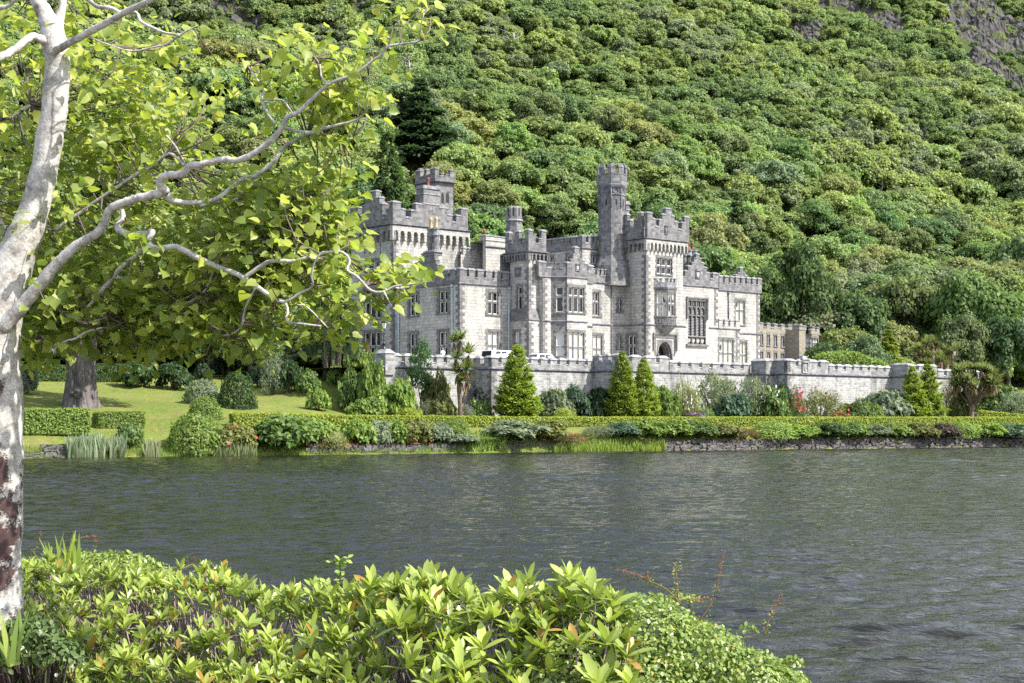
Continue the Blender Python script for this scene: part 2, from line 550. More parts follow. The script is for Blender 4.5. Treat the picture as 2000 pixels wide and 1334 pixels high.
# doorway: deep recess
ds0, ds1, dz1 = fRA.s(1283), fRA.s(1313), fRA.z(1297, 664)
wA.hole(ds0, ds1, ZG, dz1, 1.6)
wA.put(rt); wB.put(rt)
aRT1 = fRA.s(1334)
sides(rt, 0, aRT1, 0, 6.2, ZG, zc)
quoins(rt, 0, 0, ZG, zc - 2.0, mat=1)
rt.build('right_tower', STM, castle)
pr = MB()
tops = dict()
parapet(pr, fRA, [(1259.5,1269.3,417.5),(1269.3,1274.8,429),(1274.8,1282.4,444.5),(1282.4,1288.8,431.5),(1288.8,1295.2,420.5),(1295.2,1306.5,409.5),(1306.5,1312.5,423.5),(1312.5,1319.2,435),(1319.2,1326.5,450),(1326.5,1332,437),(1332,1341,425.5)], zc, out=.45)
parapet(pr, FB(0), [(1216,1230,421.5),(1230,1235.5,432.5),(1235.5,1243,446),(1243,1250.5,431),(1250.5,1257.2,417.5)], zc, out=.45)
string(pr, fRA, -.5, aRT1+.5, zc-.12, .34, .62, 2); string(pr, fRB, fRB.s(1216), .5, zc-.12, .34, .62, 2)
za, zb = fRA.z(1266, 474), fRA.z(1266, 489.5)
corbels(pr, fRA, -.45, aRT1+.45, 11, zc-.1, za, zb, .45, 3)
corbels(pr, fRB, fRB.s(1216), .449, 6, zc-.1, za, zb, .448, 0)
pr.box(-.1, aRT1+.1, .1, 6.2, zc-.05, zc+.2, 1)
# rear parapet so the top closes
parapet(pr, FA(6.2), [(1205,1220,432),(1220,1232,446),(1232,1250,432),(1250,1260,446),(1260,1290,432)], zc, out=0)
shield(pr, Face((0,-.45),(1,0),(0,-1)), 1298.5, 1303.5, 442, 456, 2, 0)
pr.build('battlement', PAR, castle)

# oriel over the door
fo0 = fRA.ab(1278)
cl = 1.62
fOC = FC(fo0.x, fo0.y)
oc = fo0 + Vector((R2, -R2)) * cl
fOA = FA(oc.y)
oa1 = fOA.s(1320.5)
ozt, ozb = fOA.z(1304, 565), fOA.z(1304, 634)
orl = MB()
wC = Wall(fOC, None, None, ozb, ozt, 1); wC.s0, wC.s1 = 0, cl
wD = Wall(fOA, 1304, 1320.5, ozb, ozt, 1)
ori = empty('oriel_window', parent=castle)
oz1, oz0 = fOA.z(1304, 571.5), fOA.z(1304, 617)
wC.window(1283, 1302, 0, 0, 2, .52, 'pane_curtain', 0, .2, 'arched', ori, (oz0, oz1))
wD.window(1306, 1319, 0, 0, 2, .52, 'pane_curtain', 0, .2, 'arched', ori, (oz0, oz1))
wC.put(orl); wD.put(orl)
ox = oa1 + (fo0.y - oc.y)
orl.add([(oa1, oc.y, ozb), (ox, 0, ozb), (ox, 0, ozt), (oa1, oc.y, ozt)], [(0,1,2,3)], 1)
plan = [(fo0.x, 0), (oc.x, oc.y), (oa1, oc.y), (ox, 0)]
def ring(mb, plan, z0, z1, g0, g1, mat=0):
    c = Vector((sum(p[0] for p in plan)/len(plan), 0))
    lo = [((p[0]-c.x)*g0 + c.x, p[1]*g0, z0) for p in plan]; hi = [((p[0]-c.x)*g1 + c.x, p[1]*g1, z1) for p in plan]
    n = len(plan)
    mb.add(lo + hi, [tuple(range(n))[::-1], tuple(range(n, 2*n))] + [(i, (i+1) % n, (i+1) % n + n, i + n) for i in range(n)], mat)
ring(orl, plan, ozt, ozt+.25, 1.06, 1.12, 1)
ring(orl, plan, ozt+.25, fOA.z(1304, 551), 1.05, 1.05, 2)
ring(orl, plan, ozb+.95, ozb+1.12, 1.09, 1.09, 1)
ring(orl, plan, ozb-.05, ozb+.02, 1.07, 1.07, 1)
cz = ozb - .05
for h0, g0, g1 in ((.3, .86, 1.0), (.3, .62, .84), (.35, .36, .6), (.35, .1, .34)):
    ring(orl, plan, cz - h0, cz, g0, g1, 0); cz -= h0
for f_, s_ in ((fOC, np.linspace(-.05, cl-.3, 3)), (fOA, np.linspace(fOA.s(1304)+.05, oa1-.25, 3))):
    for s in s_:
        zz = fOA.z(1304, 551)
        fbox(orl, f_, s, s+.32, zz, zz+.42, -.35, .07, 2); fbox(orl, f_, s-.05, s+.37, zz+.42, zz+.52, -.4, .12, 2)
for f_, s_ in ((fOC, (.2, .58, .96)), (fOA, (fOA.s(1304)+.15, fOA.s(1304)+.55, fOA.s(1304)+.95))):
    for s in s_: prism(orl, f_, [(s+.03, ozb+.2), (s+.15, ozb+.14), (s+.27, ozb+.2), (s+.27, ozb+.75), (s+.03, ozb+.75)], 0, .06, 1)
orl.build('oriel_wall', [M['parapet'], M['trim'], M['cope']], ori)

# doorway with pointed arch mouldings and square hood
dw = MB()
dc, dr = (ds0+ds1)/2, (ds1-ds0)/2
spr = dz1 - dr*1.25
def parch(r, top, spr, n=9):
    L = [(dc - r + (r)*(1-math.cos(t)), spr + (top-spr)*math.sin(t)**.9) for t in np.linspace(0, math.pi/2, n)]
    return L + [(2*dc - s, z) for s, z in L[::-1][1:]]
for k, (ro, ri, dep) in enumerate(((1.0, .86, .06), (.86, .74, -.25), (.74, .64, -.6))):
    tp = spr + (dz1-spr)*ro; tpi = spr + (dz1-spr)*ri
    outer = parch(dr*ro, tp, spr); inner = parch(dr*ri, tpi, spr)
    for i in range(len(outer)-1):
        prism(dw, fRA, [inner[i], inner[i+1], outer[i+1], outer[i]], dep-.5, dep, 0)
    for sgn in (-1, 1):
        a, b = sorted((dc + sgn*dr*ro, dc + sgn*dr*ri)); fbox(dw, fRA, a, b, ZG, spr, dep-.5, dep, 0)
        x = dc + sgn*dr*(ro+ri)/2
        q = fRA.pt(x, 0, dep+.05); dw.tube([(q[0],q[1],ZG),(q[0],q[1],spr-.15)], [.075,.075], 8, 0)
        fbox(dw, fRA, x-.14, x+.14, spr-.15, spr, dep-.1, dep+.13, 0)
# spandrel above the arch
outer = parch(dr*1.0, dz1, spr)
poly = [(ds0-.02, dz1+.02)] + [(s, z) for s, z in outer] + [(ds1+.02, dz1+.02)]
prism(dw, fRA, poly, -.4, .01, 0)
hs0, hs1, hz1, hz0 = fRA.s(1275), fRA.s(1321.5), fRA.z(1275, 649.5), fRA.z(1275, 684)
fbox(dw, fRA, hs0, hs1, hz1-.22, hz1, 0, .22, 0); fbox(dw, fRA, hs0, hs0+.2, hz0, hz1-.22, 0, .2, 0); fbox(dw, fRA, hs1-.2, hs1, hz0, hz1-.22, 0, .2, 0)
fbox(dw, fRA, hs0+.35, hs1-.35, hz1-.6, hz1-.48, 0, .1, 0); fbox(dw, fRA, hs0+.35, hs0+.47, hz0-.6, hz1-.6, 0, .1, 0); fbox(dw, fRA, hs1-.47, hs1-.35, hz0-.6, hz1-.6, 0, .1, 0)
door = dw.build('doorway', [M['trim']], castle)
dd = MB(); fbox(dd, fRA, ds0, ds1, ZG, dz1, -1.62, -1.5, 0)
for k in range(7):
    s = ds0 + (ds1-ds0)*k/7; fbox(dd, fRA, s+.01, s+(ds1-ds0)/7-.01, ZG, dz1, -1.5, -1.47, 0)
dd.build('door', [M['wood']], door)

# ---------------- slim octagonal turret behind the tower's shoulder
tc_ = loc2w(0, 0)
ua, ub = -1.45, bMain + 0.9
def zu(a, b, v):
    return EYE + (HV - v)/F*loc2w(a, b).y - ZB
def u_of(a, b):
    p = loc2w(a, b); return CX + p.x/p.y*F
# choose a so that the axis projects on u = 1195
for _ in range(30):
    ua += (1195 - u_of(ua, ub)) / 11.5
st = MB()
zz = lambda v: zu(ua, ub, v)
r8 = math.pi/8 + .35
st.lathe((ua, ub, 0), [(2.5, zz(560)), (2.2, zz(520)), (1.72, zz(500)), (1.68, zz(384))], 8, 0, rot=r8)
st.lathe((ua, ub, 0), [(1.62, zz(384)), (1.62, zz(368))], 8, 1, rot=r8)
st.lathe((ua, ub, 0), [(1.72, zz(383)-.1), (1.8, zz(383)), (1.72, zz(383)+.12)], 8, 1, rot=r8)
st.lathe((ua, ub, 0), [(1.66, zz(368)-.3), (1.9, zz(368)), (1.98, zz(364)), (1.9, zz(362))], 8, 1, rot=r8)
st.lathe((ua, ub, 0), [(1.9, zz(362)), (1.92, zz(344))], 8, 0, rot=r8)
for k in range(8):
    th = r8 + 2*math.pi*(k+.5)/8
    n = Vector((math.cos(th), math.sin(th))); t = Vector((-n.y, n.x))
    ff = Face((ua, ub), t, n); R = 1.92*math.cos(math.pi/8)
    hw = 1.92*math.sin(math.pi/8)
    for sg in (-1, 1):
        a_, b_ = sorted((sg*hw, sg*hw*.36))
        fbox(st, ff, a_, b_, zz(344), zz(330), R-.35, R+.01, 0)
        v = [ff.pt(a_-.03, zz(330), R+.06), ff.pt(b_+.03, zz(330), R+.06), ff.pt(b_+.03, zz(330), R-.4), ff.pt(a_-.03, zz(330), R-.4), ff.pt(a_, zz(322), R-.2), ff.pt(b_, zz(322), R-.2)]
        st.add(v, [(0,1,5,4),(2,3,4,5),(0,4,3),(1,2,5),(0,3,2,1)], 1)
    fbox(st, ff, -hw*.36, hw*.36, zz(344)-.02, zz(344)+.1, R-.38, R+.06, 1)
    Rs = 1.68*math.cos(math.pi/8); hs = 1.68*math.sin(math.pi/8)
    # raised circle in each panel, slit window and corner shafts
    cz_ = zz(376); r0 = .42
    for q in range(14):
        t0, t1 = 2*math.pi*q/14, 2*math.pi*(q+1)/14
        prism(st, ff, [(r0*.72*math.cos(t0), cz_+r0*.72*math.sin(t0)), (r0*math.cos(t0), cz_+r0*math.sin(t0)), (r0*math.cos(t1), cz_+r0*math.sin(t1)), (r0*.72*math.cos(t1), cz_+r0*.72*math.sin(t1))], 1.46, 1.6, 1)
    for (va, vb, w) in ((392, 413, .14), (432, 450, .12) if k % 2 else (463, 480, .12)):
        zt_, zb_ = zz(va), zz(vb)
        prism(st, ff, [(-w, zb_), (w, zb_), (w, zt_-.25), (0, zt_), (-w, zt_-.25)], Rs-.06, Rs+.006, 2)
        fbox(st, ff, -w-.1, -w, zb_-.1, zt_, Rs-.05, Rs+.05, 1); fbox(st, ff, w, w+.1, zb_-.1, zt_, Rs-.05, Rs+.05, 1); fbox(st, ff, -w-.1, w+.1, zt_, zt_+.12, Rs-.05, Rs+.05, 1)
    th2 = r8 + 2*math.pi*k/8
    st.tube([(ua+1.7*math.cos(th2), ub+1.7*math.sin(th2), zz(410)), (ua+1.7*math.cos(th2), ub+1.7*math.sin(th2), zz(366))], [.07,.07], 6, 1)
# corbelled stair shoulder between turret and tower
pq = [(ua+.6, ub-1.9), (ua+1.9, ub-1.9), (ua+1.9, ub+.2), (ua+.6, ub+.2)]
for za_, zb_, g0, g1 in ((zz(500), zz(484), .25, 1.0), (zz(484), zz(470), 1.0, 1.0)):
    c = Vector(((pq[0][0]+pq[1][0])/2, ub+.2))
    lo = [(c.x+(x-c.x)*g0, c.y+(y-c.y)*g0, za_) for x, y in pq]; hi = [(c.x+(x-c.x)*g1, c.y+(y-c.y)*g1, zb_) for x, y in pq]
    st.add(lo+hi, [(0,3,2,1),(4,5,6,7),(0,1,5,4),(1,2,6,5),(2,3,7,6),(3,0,4,7)], 0)
st.tube([(ua, ub, zz(344)), (ua+.6, ub-.3, zz(300))], [.02,.012], 5, 3)
st.build('slim_turret', [M['parapet'], M['string'], M['dark'], M['iron']], castle)
# chimney just behind it
def chimney(name, a, b, w, d, v_top, z0, pots, pot_mat='terracotta', pot_h=1.1, mats=('parapet','cope'), pr_=.14):
    c = MB(); zt = zu(a, b, v_top)
    c.box(a-w/2, a+w/2, b-d/2, b+d/2, z0, zt-.45, 0)
    c.box(a-w/2-.08, a+w/2+.08, b-d/2-.08, b+d/2+.08, zt-1.15, zt-.98, 1)
    c.box(a-w/2-pr_, a+w/2+pr_, b-d/2-pr_, b+d/2+pr_, zt-.45, zt-.2, 1)
    c.box(a-w/2, a+w/2, b-d/2, b+d/2, zt-.2, zt, 1)
    ch = c.build(name, [M[mats[0]], M[mats[1]]], castle)
    for k in range(pots):
        p = MB(); x = a - w/2 + w*(k+.5)/pots
        p.lathe((x, b, zt), [(.2, 0), (.18, .1), (.15, pot_h*.75), (.2, pot_h*.8), (.2, pot_h*.92), (.15, pot_h)], 10, 0, True)
        p.build('chimney_pot', [M[pot_mat]], ch)
    return ch
chimney('chimney', 1.9, bMain+2.2, 1.7, 1.0, 393, zc-3, 3, 'terracotta', .45)

# ---------------- main wall between bay and right tower
zcm = fMW.z(1157, 551.5)
mw = MB()
w1 = Wall(fMW, 1120, 1218, ZG, zcm)
w1.window(1157.5, 1170, 570, 616, 2, .58, 'pane_dark', .34)
w1.window(1158, 1175.5, 655, 703, 2, .47, 'pane_curtain', .34)
w1.window(1207.5, 1212, 585, 608, 1, .68, 'pane_dark', .3)
w1.window(1207.5, 1212, 657, 680, 1, .68, 'pane_dark', .3)
w1.put(mw)
sides(mw, fMW.s(1120), 0.0, bMain, bMain+9, ZG, zcm)
mw.build('main_wall', STM, castle)
pm = MB()
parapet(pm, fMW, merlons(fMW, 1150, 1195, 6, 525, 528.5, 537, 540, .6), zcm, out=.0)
string(pm, fMW, fMW.s(1150), 0, zcm-.1, .24, .16, 2)
string(pm, fMW, fMW.s(1150), 0, zStr-.1, .24, .16, 2)
string(pm, fRB, fRB.s(1218), .16, zStr-.1, .24, .16, 2)
string(pm, fRA, -.16, fRA.s(1334), zStr-.1, .24, .16, 2)
pm.build('battlement', PAR, castle)
dp = MB(); q = fMW.pt(fMW.s(1193.5), 0, .09)
dp.tube([(q[0],q[1],ZG),(q[0],q[1],zcm)], [.06,.06], 6); dp.build('downpipe', [M['string']], castle)

# ---------------- bay with stepped gable
zcb = fPI.z(1107, 541)
pl0 = fPI.ab(1076)
clb = 2.0
fBC = FC(pl0.x, pl0.y)
bc = pl0 + Vector((R2, -R2))*clb
fBA = FA(bc.y)
aB1 = fBA.s(1146.5)
zcb = fBA.z(1107, 541)
bay = MB()
wp = Wall(fPI, 1060, 1156.5, ZG, zcb); wp.put(bay)
sides(bay, fPI.s(1060), fPI.s(1156.5), bPier, bPier+6, ZG, zcb, left=True)
wc = Wall(fBC, None, None, ZG, zcb, 1); wc.s0, wc.s1 = 0, clb
wf = Wall(fBA, None, None, ZG, zcb); wf.s0, wf.s1 = fBA.s(1107.5), aB1
bz = [fBA.z(1110.5, v) for v in (609, 560.5, 703, 649)]
wc.window(1086.5, 1100.5, 0, 0, 1, .64, 'pane_dark', .14, zz=(bz[0], bz[1]))
wc.window(1086.5, 1101, 0, 0, 1, .48, 'pane_blind', .14, zz=(bz[2], bz[3]))
wf.window(1111, 1141, 0, 0, 3, .64, 'pane_dark', .2, zz=(bz[0], bz[1]))
wf.window(1111, 1140.5, 0, 0, 3, .48, 'pane_curtain', .2, zz=(bz[2], bz[3]))
wc.put(bay); wf.put(bay)
ax = aB1 + (bPier - bc.y)
bay.add([(aB1, bc.y, ZG), (ax, bPier, ZG), (ax, bPier, zcb), (aB1, bc.y, zcb)], [(0,1,2,3)], 0)
bay.add([(pl0.x, pl0.y, zcb-.01), (bc.x, bc.y, zcb-.01), (aB1, bc.y, zcb-.01), (ax, bPier, zcb-.01)], [(0,1,2,3)], 0)
quoins(bay, fPI.s(1060), bPier, ZG, zcb, lb=False, mat=1)
bay.build('bay_wall', STM, castle)
pb = MB()
g = 1.0
parapet(pb, fBA, [(1107.5,1114,514.5),(1114,1118.8,507),(1118.8,1122.4,497),(1122.4,1131,484.5),(1131,1132.8,494),(1132.8,1137.4,501),(1137.4,1141.6,509.5),(1141.6,1147.2,516.5)], zcb, out=0.02)
parapet(pb, fBC, merlons(fBC, 1074, 1107, 3, 513, 513, 524, 524, .55), zcb, th=.4, out=0.02)
parapet(pb, fPI, [(1052,1066.5,512.5),(1066.5,1071,524),(1071,1079,524)], zcb, out=0.02)
parapet(pb, fPI, [(1147.5,1149,531),(1149,1159,520.5)], zcb-.4, out=0.02)
string(pb, fBA, fBA.s(1107)-.1, aB1+.12, zcb-.12, .24, .14, 2); string(pb, fBC, -.1, clb+.1, zcb-.12, .24, .14, 2); string(pb, fPI, fPI.s(1052), pl0.x, zcb-.12, .24, .14, 2); string(pb, fPI, aB1, fPI.s(1158), zcb-.5, .24, .14, 2)
string(pb, fBA, fBA.s(1107)-.1, aB1+.12, zStrT-.12, .22, .14, 2); string(pb, fBC, -.1, clb+.1, zStrT-.12, .22, .14, 2); string(pb, fPI, fPI.s(1058), pl0.x, zStrT-.12, .22, .14, 2); string(pb, fPI, aB1, fPI.s(1157), zStrT-.5, .22, .14, 2)
shield(pb, fBA, 1124.5, 1131, 517, 527.5, 2, 3)
pb.build('stepped_gable', PAR, castle)

# ---------------- second turret (square, left of the bay)
zc2 = fT2A.z(1033, 491)
zs2a, zs2b = fT2A.z(1033, 624.5), fT2A.z(1033, 601)
t2 = MB()
bu = bT2 + .35; aul = aT2 + .3
fUA, fUB = FA(bu), FB(aul)
wa_ = Wall(fT2A, 1033, 1060, ZG, zs2a); wb_ = Wall(fT2B, 994, 1033, ZG, zs2a)
wb_.window(1005, 1014, 649, 692, 1, .5, 'pane_blind', .3)
wa_.put(t2); wb_.put(t2)
wau = Wall(fUA, None, None, zs2a-.1, zc2); wau.s0, wau.s1 = aul, fUA.s(1063)
wbu = Wall(fUB, None, None, zs2a-.1, zc2); wbu.s0, wbu.s1 = -(bLW+.1), -bu
wbu.window(1010.5, 1018.5, 561, 606, 1, .66, 'pane_dark', .22)
wau.put(t2); wbu.put(t2)
sides(t2, aul, wau.s1, bu, bLW+2, zs2a, zc2)
for z0_, z1_, k0, k1 in ((zs2a, zs2b, 0, 1),):
    aL, bF = aT2-.06, bT2-.06
    aR = fT2A.s(1060)
    v = [(aL, bLW, z0_), (aL, bF, z0_), (aR, bF, z0_), (aul-.004, bLW, z1_), (aul-.004, bu-.004, z1_), (aR, bu-.004, z1_)]
    t2.add(v, [(0,1,4,3),(1,2,5,4)], 1)
quoins(t2, aT2, bT2, ZG, zs2a-.3, mat=1); quoins(t2, aul, bu, zs2b, zc2-1.8, mat=1)
t2.build('square_turret', STM, castle)
p2 = MB()
fQA, fQB = FA(bu), FB(aul)
O2 = .42
parapet(p2, Face((0, bu-O2), (1,0), (0,-1)), [(1032.6,1041,450),(1041,1046.4,458),(1046.4,1052.4,476),(1052.4,1057.8,466.5),(1057.8,1066.8,452)], zc2)
parapet(p2, Face((aul-O2, 0), (0,-1), (-1,0)), [(986.5,994.2,456),(994.2,997.2,470),(997.2,1002,481),(1002,1005.6,468.5),(1005.6,1013.4,453.5),(1013.4,1017,466.5),(1017,1021.8,478),(1021.8,1025.4,466.5),(1025.4,1032.4,450.5)], zc2)
string(p2, fQA, aul-O2-.1, fQA.s(1067), zc2-.12, .3, .6, 2); string(p2, fQB, fQB.s(987), -bu+O2+.1, zc2-.12, .3, .6, 2)
z_a, z_b = fT2A.z(1033, 495), fT2A.z(1033, 507.5)
corbels(p2, fQA, aul-O2, fQA.s(1065), 5, zc2-.1, z_a, z_b, O2, 0); corbels(p2, fQB, fQB.s(988), -bu+O2-.001, 9, zc2-.1, z_a, z_b, O2-.002, 0)
p2.box(aul, fQA.s(1062), bu, bLW+2, zc2-.05, zc2+.1, 1)
shield(p2, fUB, 1007, 1017, 525, 539, 2, 0)
string(p2, fT2A, aT2-.12, fT2A.s(1060), zs2a-.1, .22, .14, 2); string(p2, fT2B, fT2B.s(994), -bT2+.12, zs2a-.1, .22, .14, 2)
p2.build('battlement', PAR, castle)

# ---------------- left wing, two storeys
zcl = fLWA.z(899, 553.5)
lw = MB()
wa_ = Wall(fLWA, 898, 1000, ZG, zcl); wb_ = Wall(fLWB, 771, 898, ZG, zcl)
wa_.window(953.5, 973, 570, 613, 2, .56, 'pane_dark', .36)
wa_.window(953.5, 973, 648, 699, 2, .5, 'pane_blind', .36)
wb_.window(857.5, 874, 569, 612, 2, .55, 'pane_dark', .36)
wb_.window(857.5, 873.5, 648.5, 702, 2, .48, 'pane_dark', .36)
wb_.window(800, 815, 575, 617, 2, .55, 'pane_dark', .36)
wb_.window(800, 814, 652, 702, 2, .48, 'pane_dark', .36)
wa_.put(lw); wb_.put(lw)
sides(lw, aLW, aT2+3, bLW, bLT-.1, ZG, zcl)
quoins(lw, aLW, bLW, ZG, zcl, mat=1)
lw.build('left_wing', STM, castle)
pl = MB()
parapet(pl, fLWA, merlons(fLWA, 899, 994, 6, 526, 533.5, 541, 547.5, .72), zcl, th=.6, out=.06)
gb = [(800,806,533),(806,812,524),(812,818,515),(818,824,506),(824,830,497),(830,849.5,492),(849.5,852,508),(852,855,517),(855,858.5,523),(858.5,863.5,542),(863.5,875.5,529),(875.5,879,541.5),(879,889.5,527.5),(889.5,892.5,540.5),(892.5,898.5,525.5)]
parapet(pl, fLWB, gb, zcl, th=.6, out=.06)
string(pl, fLWA, aLW-.2, fLWA.s(1000), zcl-.1, .24, .2, 2); string(pl, fLWB, fLWB.s(771), -bLW+.2, zcl-.1, .24, .2, 2)
shield(pl, Face((aLW-.06, 0), (0,-1), (-1,0)), 829.5, 839.5, 529.5, 543.5, 2, 0)
pl.build('stepped_gable', PAR, castle)
# twin-shafted chimney on the gable
cb = -fLWB.s(840)
ca = aLW + .5
tw = MB(); zt = lambda v: zu(ca, cb, v)
tw.box(ca-.62, ca+.62, cb-.95, cb+.95, zt(500), zt(494), 0)
tw.box(ca-.72, ca+.72, cb-1.08, cb+1.08, zt(494), zt(491), 1)
for dbb in (-.52, .52):
    tw.lathe((ca, cb+dbb, 0), [(.42, zt(491)), (.36, zt(489)), (.36, zt(462))], 8, 0, rot=.39)
    tw.lathe((ca, cb+dbb, 0), [(.44, zt(462)), (.5, zt(460)), (.44, zt(458)), (.42, zt(450)), (.52, zt(448)), (.5, zt(446.5))], 8, 1, rot=.39)
twc = tw.build('chimney', [M['parapet'], M['cope']], castle)
for dbb in (-.52, .52):
    p = MB(); p.lathe((ca, cb+dbb, zt(446.5)), [(.24, 0), (.22, .2), (.17, 1.0), (.21, 1.05), (.2, 1.3), (.14, 1.35)], 10, 0, True); p.build('chimney_pot', [M['creampot']], twc)
for f_, u in ((fLWB, 884.5), (fLWB, 779.7), (fLWA, 992.5)):
    d_ = MB(); q = f_.pt(f_.s(u), 0, .12); d_.tube([(q[0],q[1],ZG),(q[0],q[1],zcl-.3)], [.085,.085], 8)
    d_.box(q[0]-.15, q[0]+.15, q[1]-.15, q[1]+.15, zcl-.35, zcl-.05)
    for k in range(4): d_.box(q[0]-.11, q[0]+.11, q[1]-.11, q[1]+.11, zcl-2.2*k-2, zcl-2.2*k-1.9)
    d_.build('downpipe', [M['lead']], castle)

# ---------------- left tower
zcl2 = fLTA.z(768.5, 439)
aLT1 = fLTA.s(906)
lt = MB()
wa_ = Wall(fLTA, 768.5, 906, ZG, zcl2); wb_ = Wall(fLTB, 686, 768.5, ZG, zcl2)
wb_.window(717, 739, 512, 541, 2, .5, 'pane_dark', .36)
wb_.window(711.5, 743, 567, 623, 3, .58, 'pane_dark', .3)
wb_.window(711, 742.5, 650, 702, 3, .46, 'pane_dark', .3)
wa_.put(lt); wb_.put(lt)
for u in (712, 722, 732, 743):
    s = fLTB.s(u); zq = fLTB.z(u, 474); fbox(lt, fLTB, s-.12, s+.12, zq-1.4, zq, -.05, .012, 1)
bl2 = -fLTB.s(686)
sides(lt, aLT, aLT1, bLT, bl2, ZG, zcl2)
quoins(lt, aLT, bLT, ZG, zcl2-2.2, mat=1)
lt.build('left_tower', STM, castle)
p3 = MB(); OL = .55
fa_, fb_ = Face((0, bLT-OL), (1,0), (0,-1)), Face((aLT-OL, 0), (0,-1), (-1,0))
parapet(p3, fa_, [(767.5,783,395.5),(783,792,409.5),(792,803,426),(803,812.3,412),(812.3,828.5,399.5),(828.5,858,400),(858,874.5,407),(874.5,883.5,421),(883.5,891.5,435),(891.5,900.5,422),(900.5,914,409)], zcl2, th=.8)
parapet(p3, fb_, [(684,699,407),(699,707,421),(707,713,402.5),(713,720,388),(720,734,375),(734,741,387),(741,747,399),(747,753.5,427),(753.5,759,409.5),(759,767.3,395.5)], zcl2, th=.8)
parapet(p3, FA(bl2), merlons(FA(bl2), 690, 820, 7, 412, 412, 424, 424), zcl2, th=.6)
string(p3, fLTA, aLT-.6, aLT1+.6, zcl2-.12, .4, .75, 2); string(p3, fLTB, fLTB.s(684), -bLT+.6, zcl2-.12, .4, .75, 2)
za_, zb_ = fLTA.z(777, 451), fLTA.z(777, 470.5)
corbels(p3, fLTA, aLT-OL, aLT1+OL, 12, zcl2-.1, za_, zb_, OL, 3); corbels(p3, fLTB, fLTB.s(684), -bLT+OL-.001, 8, zcl2-.1, za_, zb_, OL-.002, 0)
p3.box(aLT, aLT1, bLT, bl2, zcl2-.05, zcl2+.15, 1)
p3.build('battlement', PAR, castle)
# chimney stack on the left tower's parapet and the stair tower behind it
ks = fLTA.ab(842); chimney('chimney', ks.x+.3, ks.y+1.0, 2.6, 1.5, 364, zcl2, 1, 'terracotta', 1.1, ('parapet', 'cope'), .12)
ks = fLTB.ab(755); chimney('chimney', ks.x+2.2, ks.y+3.0, .9, .9, 402, zcl2, 2, 'terracotta', .5)
bS = bLT + 5.0
fSA = FA(bS); aS = fSA.s(851); fSB = FB(aS)
stt = MB(); zS = fSA.z(851, 352)
wa_ = Wall(fSA, 851, 885, zcl2-1, zS); wb_ = Wall(fSB, 815, 851, zcl2-1, zS)
wa_.put(stt); wb_.put(stt)
sides(stt, aS, fSA.s(885), bS, -fSB.s(815), zcl2-1, zS)
for u0, u1 in ((861, 866.8), (870, 876.5)):
    s0, s1 = fSA.s(u0), fSA.s(u1); c = (s0+s1)/2
    z1_, z0_ = fSA.z(u0, 374.5), fSA.z(u0, 396)
    prism(stt, fSA, [(s0,z0_),(s1,z0_),(s1,z1_-.4),(c,z1_),(s0,z1_-.4)], -.02, .012, 2)
    fbox(stt, fSA, s0-.14, s0, z0_-.1, z1_, -.02, .05, 1); fbox(stt, fSA, s1, s1+.14, z0_-.1, z1_, -.02, .05, 1)
quoins(stt, aS, bS, zcl2-1, zS, mat=1)
f1, f2 = Face((0, bS-.3), (1,0), (0,-1)), Face((aS-.3, 0), (0,-1), (-1,0))
parapet(stt, f1, [(850,857.5,330.5),(857.5,862,344),(862,866.5,340),(866.5,871,344.5),(871,875,341),(875,879,345),(879,887.5,334)], zS, th=.4)
parapet(stt, f2, [(811,821,335.5),(821,828,346),(828,832,341),(832,840,343.5),(840,849.6,330.5)], zS, th=.4)
parapet(stt, FA(-fSB.s(815)), [(820,828,332),(828,833,343),(833,841,333),(841,846,343),(846,856,333)], zS, th=.4)
string(stt, fSA, aS-.4, fSA.s(887), zS-.25, .35, .45, 3); string(stt, fSB, fSB.s(811), -bS+.4, zS-.25, .35, .45, 3)
stt.box(aS-.25, fSA.s(885)+.25, bS-.25, -fSB.s(815), zS-.02, zS+.12, 3)
stt.build('stair_tower', [M['parapet'], M['trim'], M['dark'], M['string'], M['stone']], castle)

# ---------------- link range, chimney block and rear upper block
bK = bLT - .8
fK = FA(bK); zK = fK.z(910, 498)
lk = MB()
w = Wall(fK, 900, 960, zcl-1, zK); w.put(lk)
sides(lk, fK.s(900), fK.s(960), bK, bK+5, zcl-1, zK)
parapet(lk, fK, [(905,918,486),(918,922,494.5),(922,932,488),(932,936,496),(936,948,490.5)], zK, th=.4)
lk.box(fK.s(900), fK.s(955), bK+.5, bK+5, fK.z(910, 540), fK.z(910, 530), 2)
lk.build('link_wall', [M['stone'], M['cope'], M['string']], castle)
rf = MB(); s0, s1 = fK.s(905), fK.s(945)
rf.add([(s0, bK+.8, zK+.55), (s1, bK+.8, zK+.55), (s1, bK+4.5, zK+1.9), (s0, bK+4.5, zK+1.9)], [(0,1,2,3)])
for k in range(9):
    x = s0 + (s1-s0)*k/8
    rf.add([(x-.04, bK+.8, zK+.62), (x+.04, bK+.8, zK+.62), (x+.04, bK+4.5, zK+1.97), (x-.04, bK+4.5, zK+1.97)], [(0,1,2,3)])
rf.add([(s0, bK+4.5, zK+1.9), (s1, bK+4.5, zK+1.9), (s1, bK+8, zK+.6), (s0, bK+8, zK+.6)], [(0,1,2,3)])
rf.build('roof', [M['metalroof']], castle)
bG = bLT - 3.5
fG = FA(bG); aG = fG.s(949); fGB = FB(aG)
gk = MB(); zG2 = fG.z(960, 470)
Wall(fG, 949, 1000, zcl-1, zG2).put(gk); Wall(fGB, 943, 949, zcl-1, zG2).put(gk)
sides(gk, aG, fG.s(1000), bG, bG+3, zcl-1, zG2)
parapet(gk, fG, [(948,964,461.5),(964,979,463.5),(979,992,465.5)], zG2, th=1.2, out=.12)
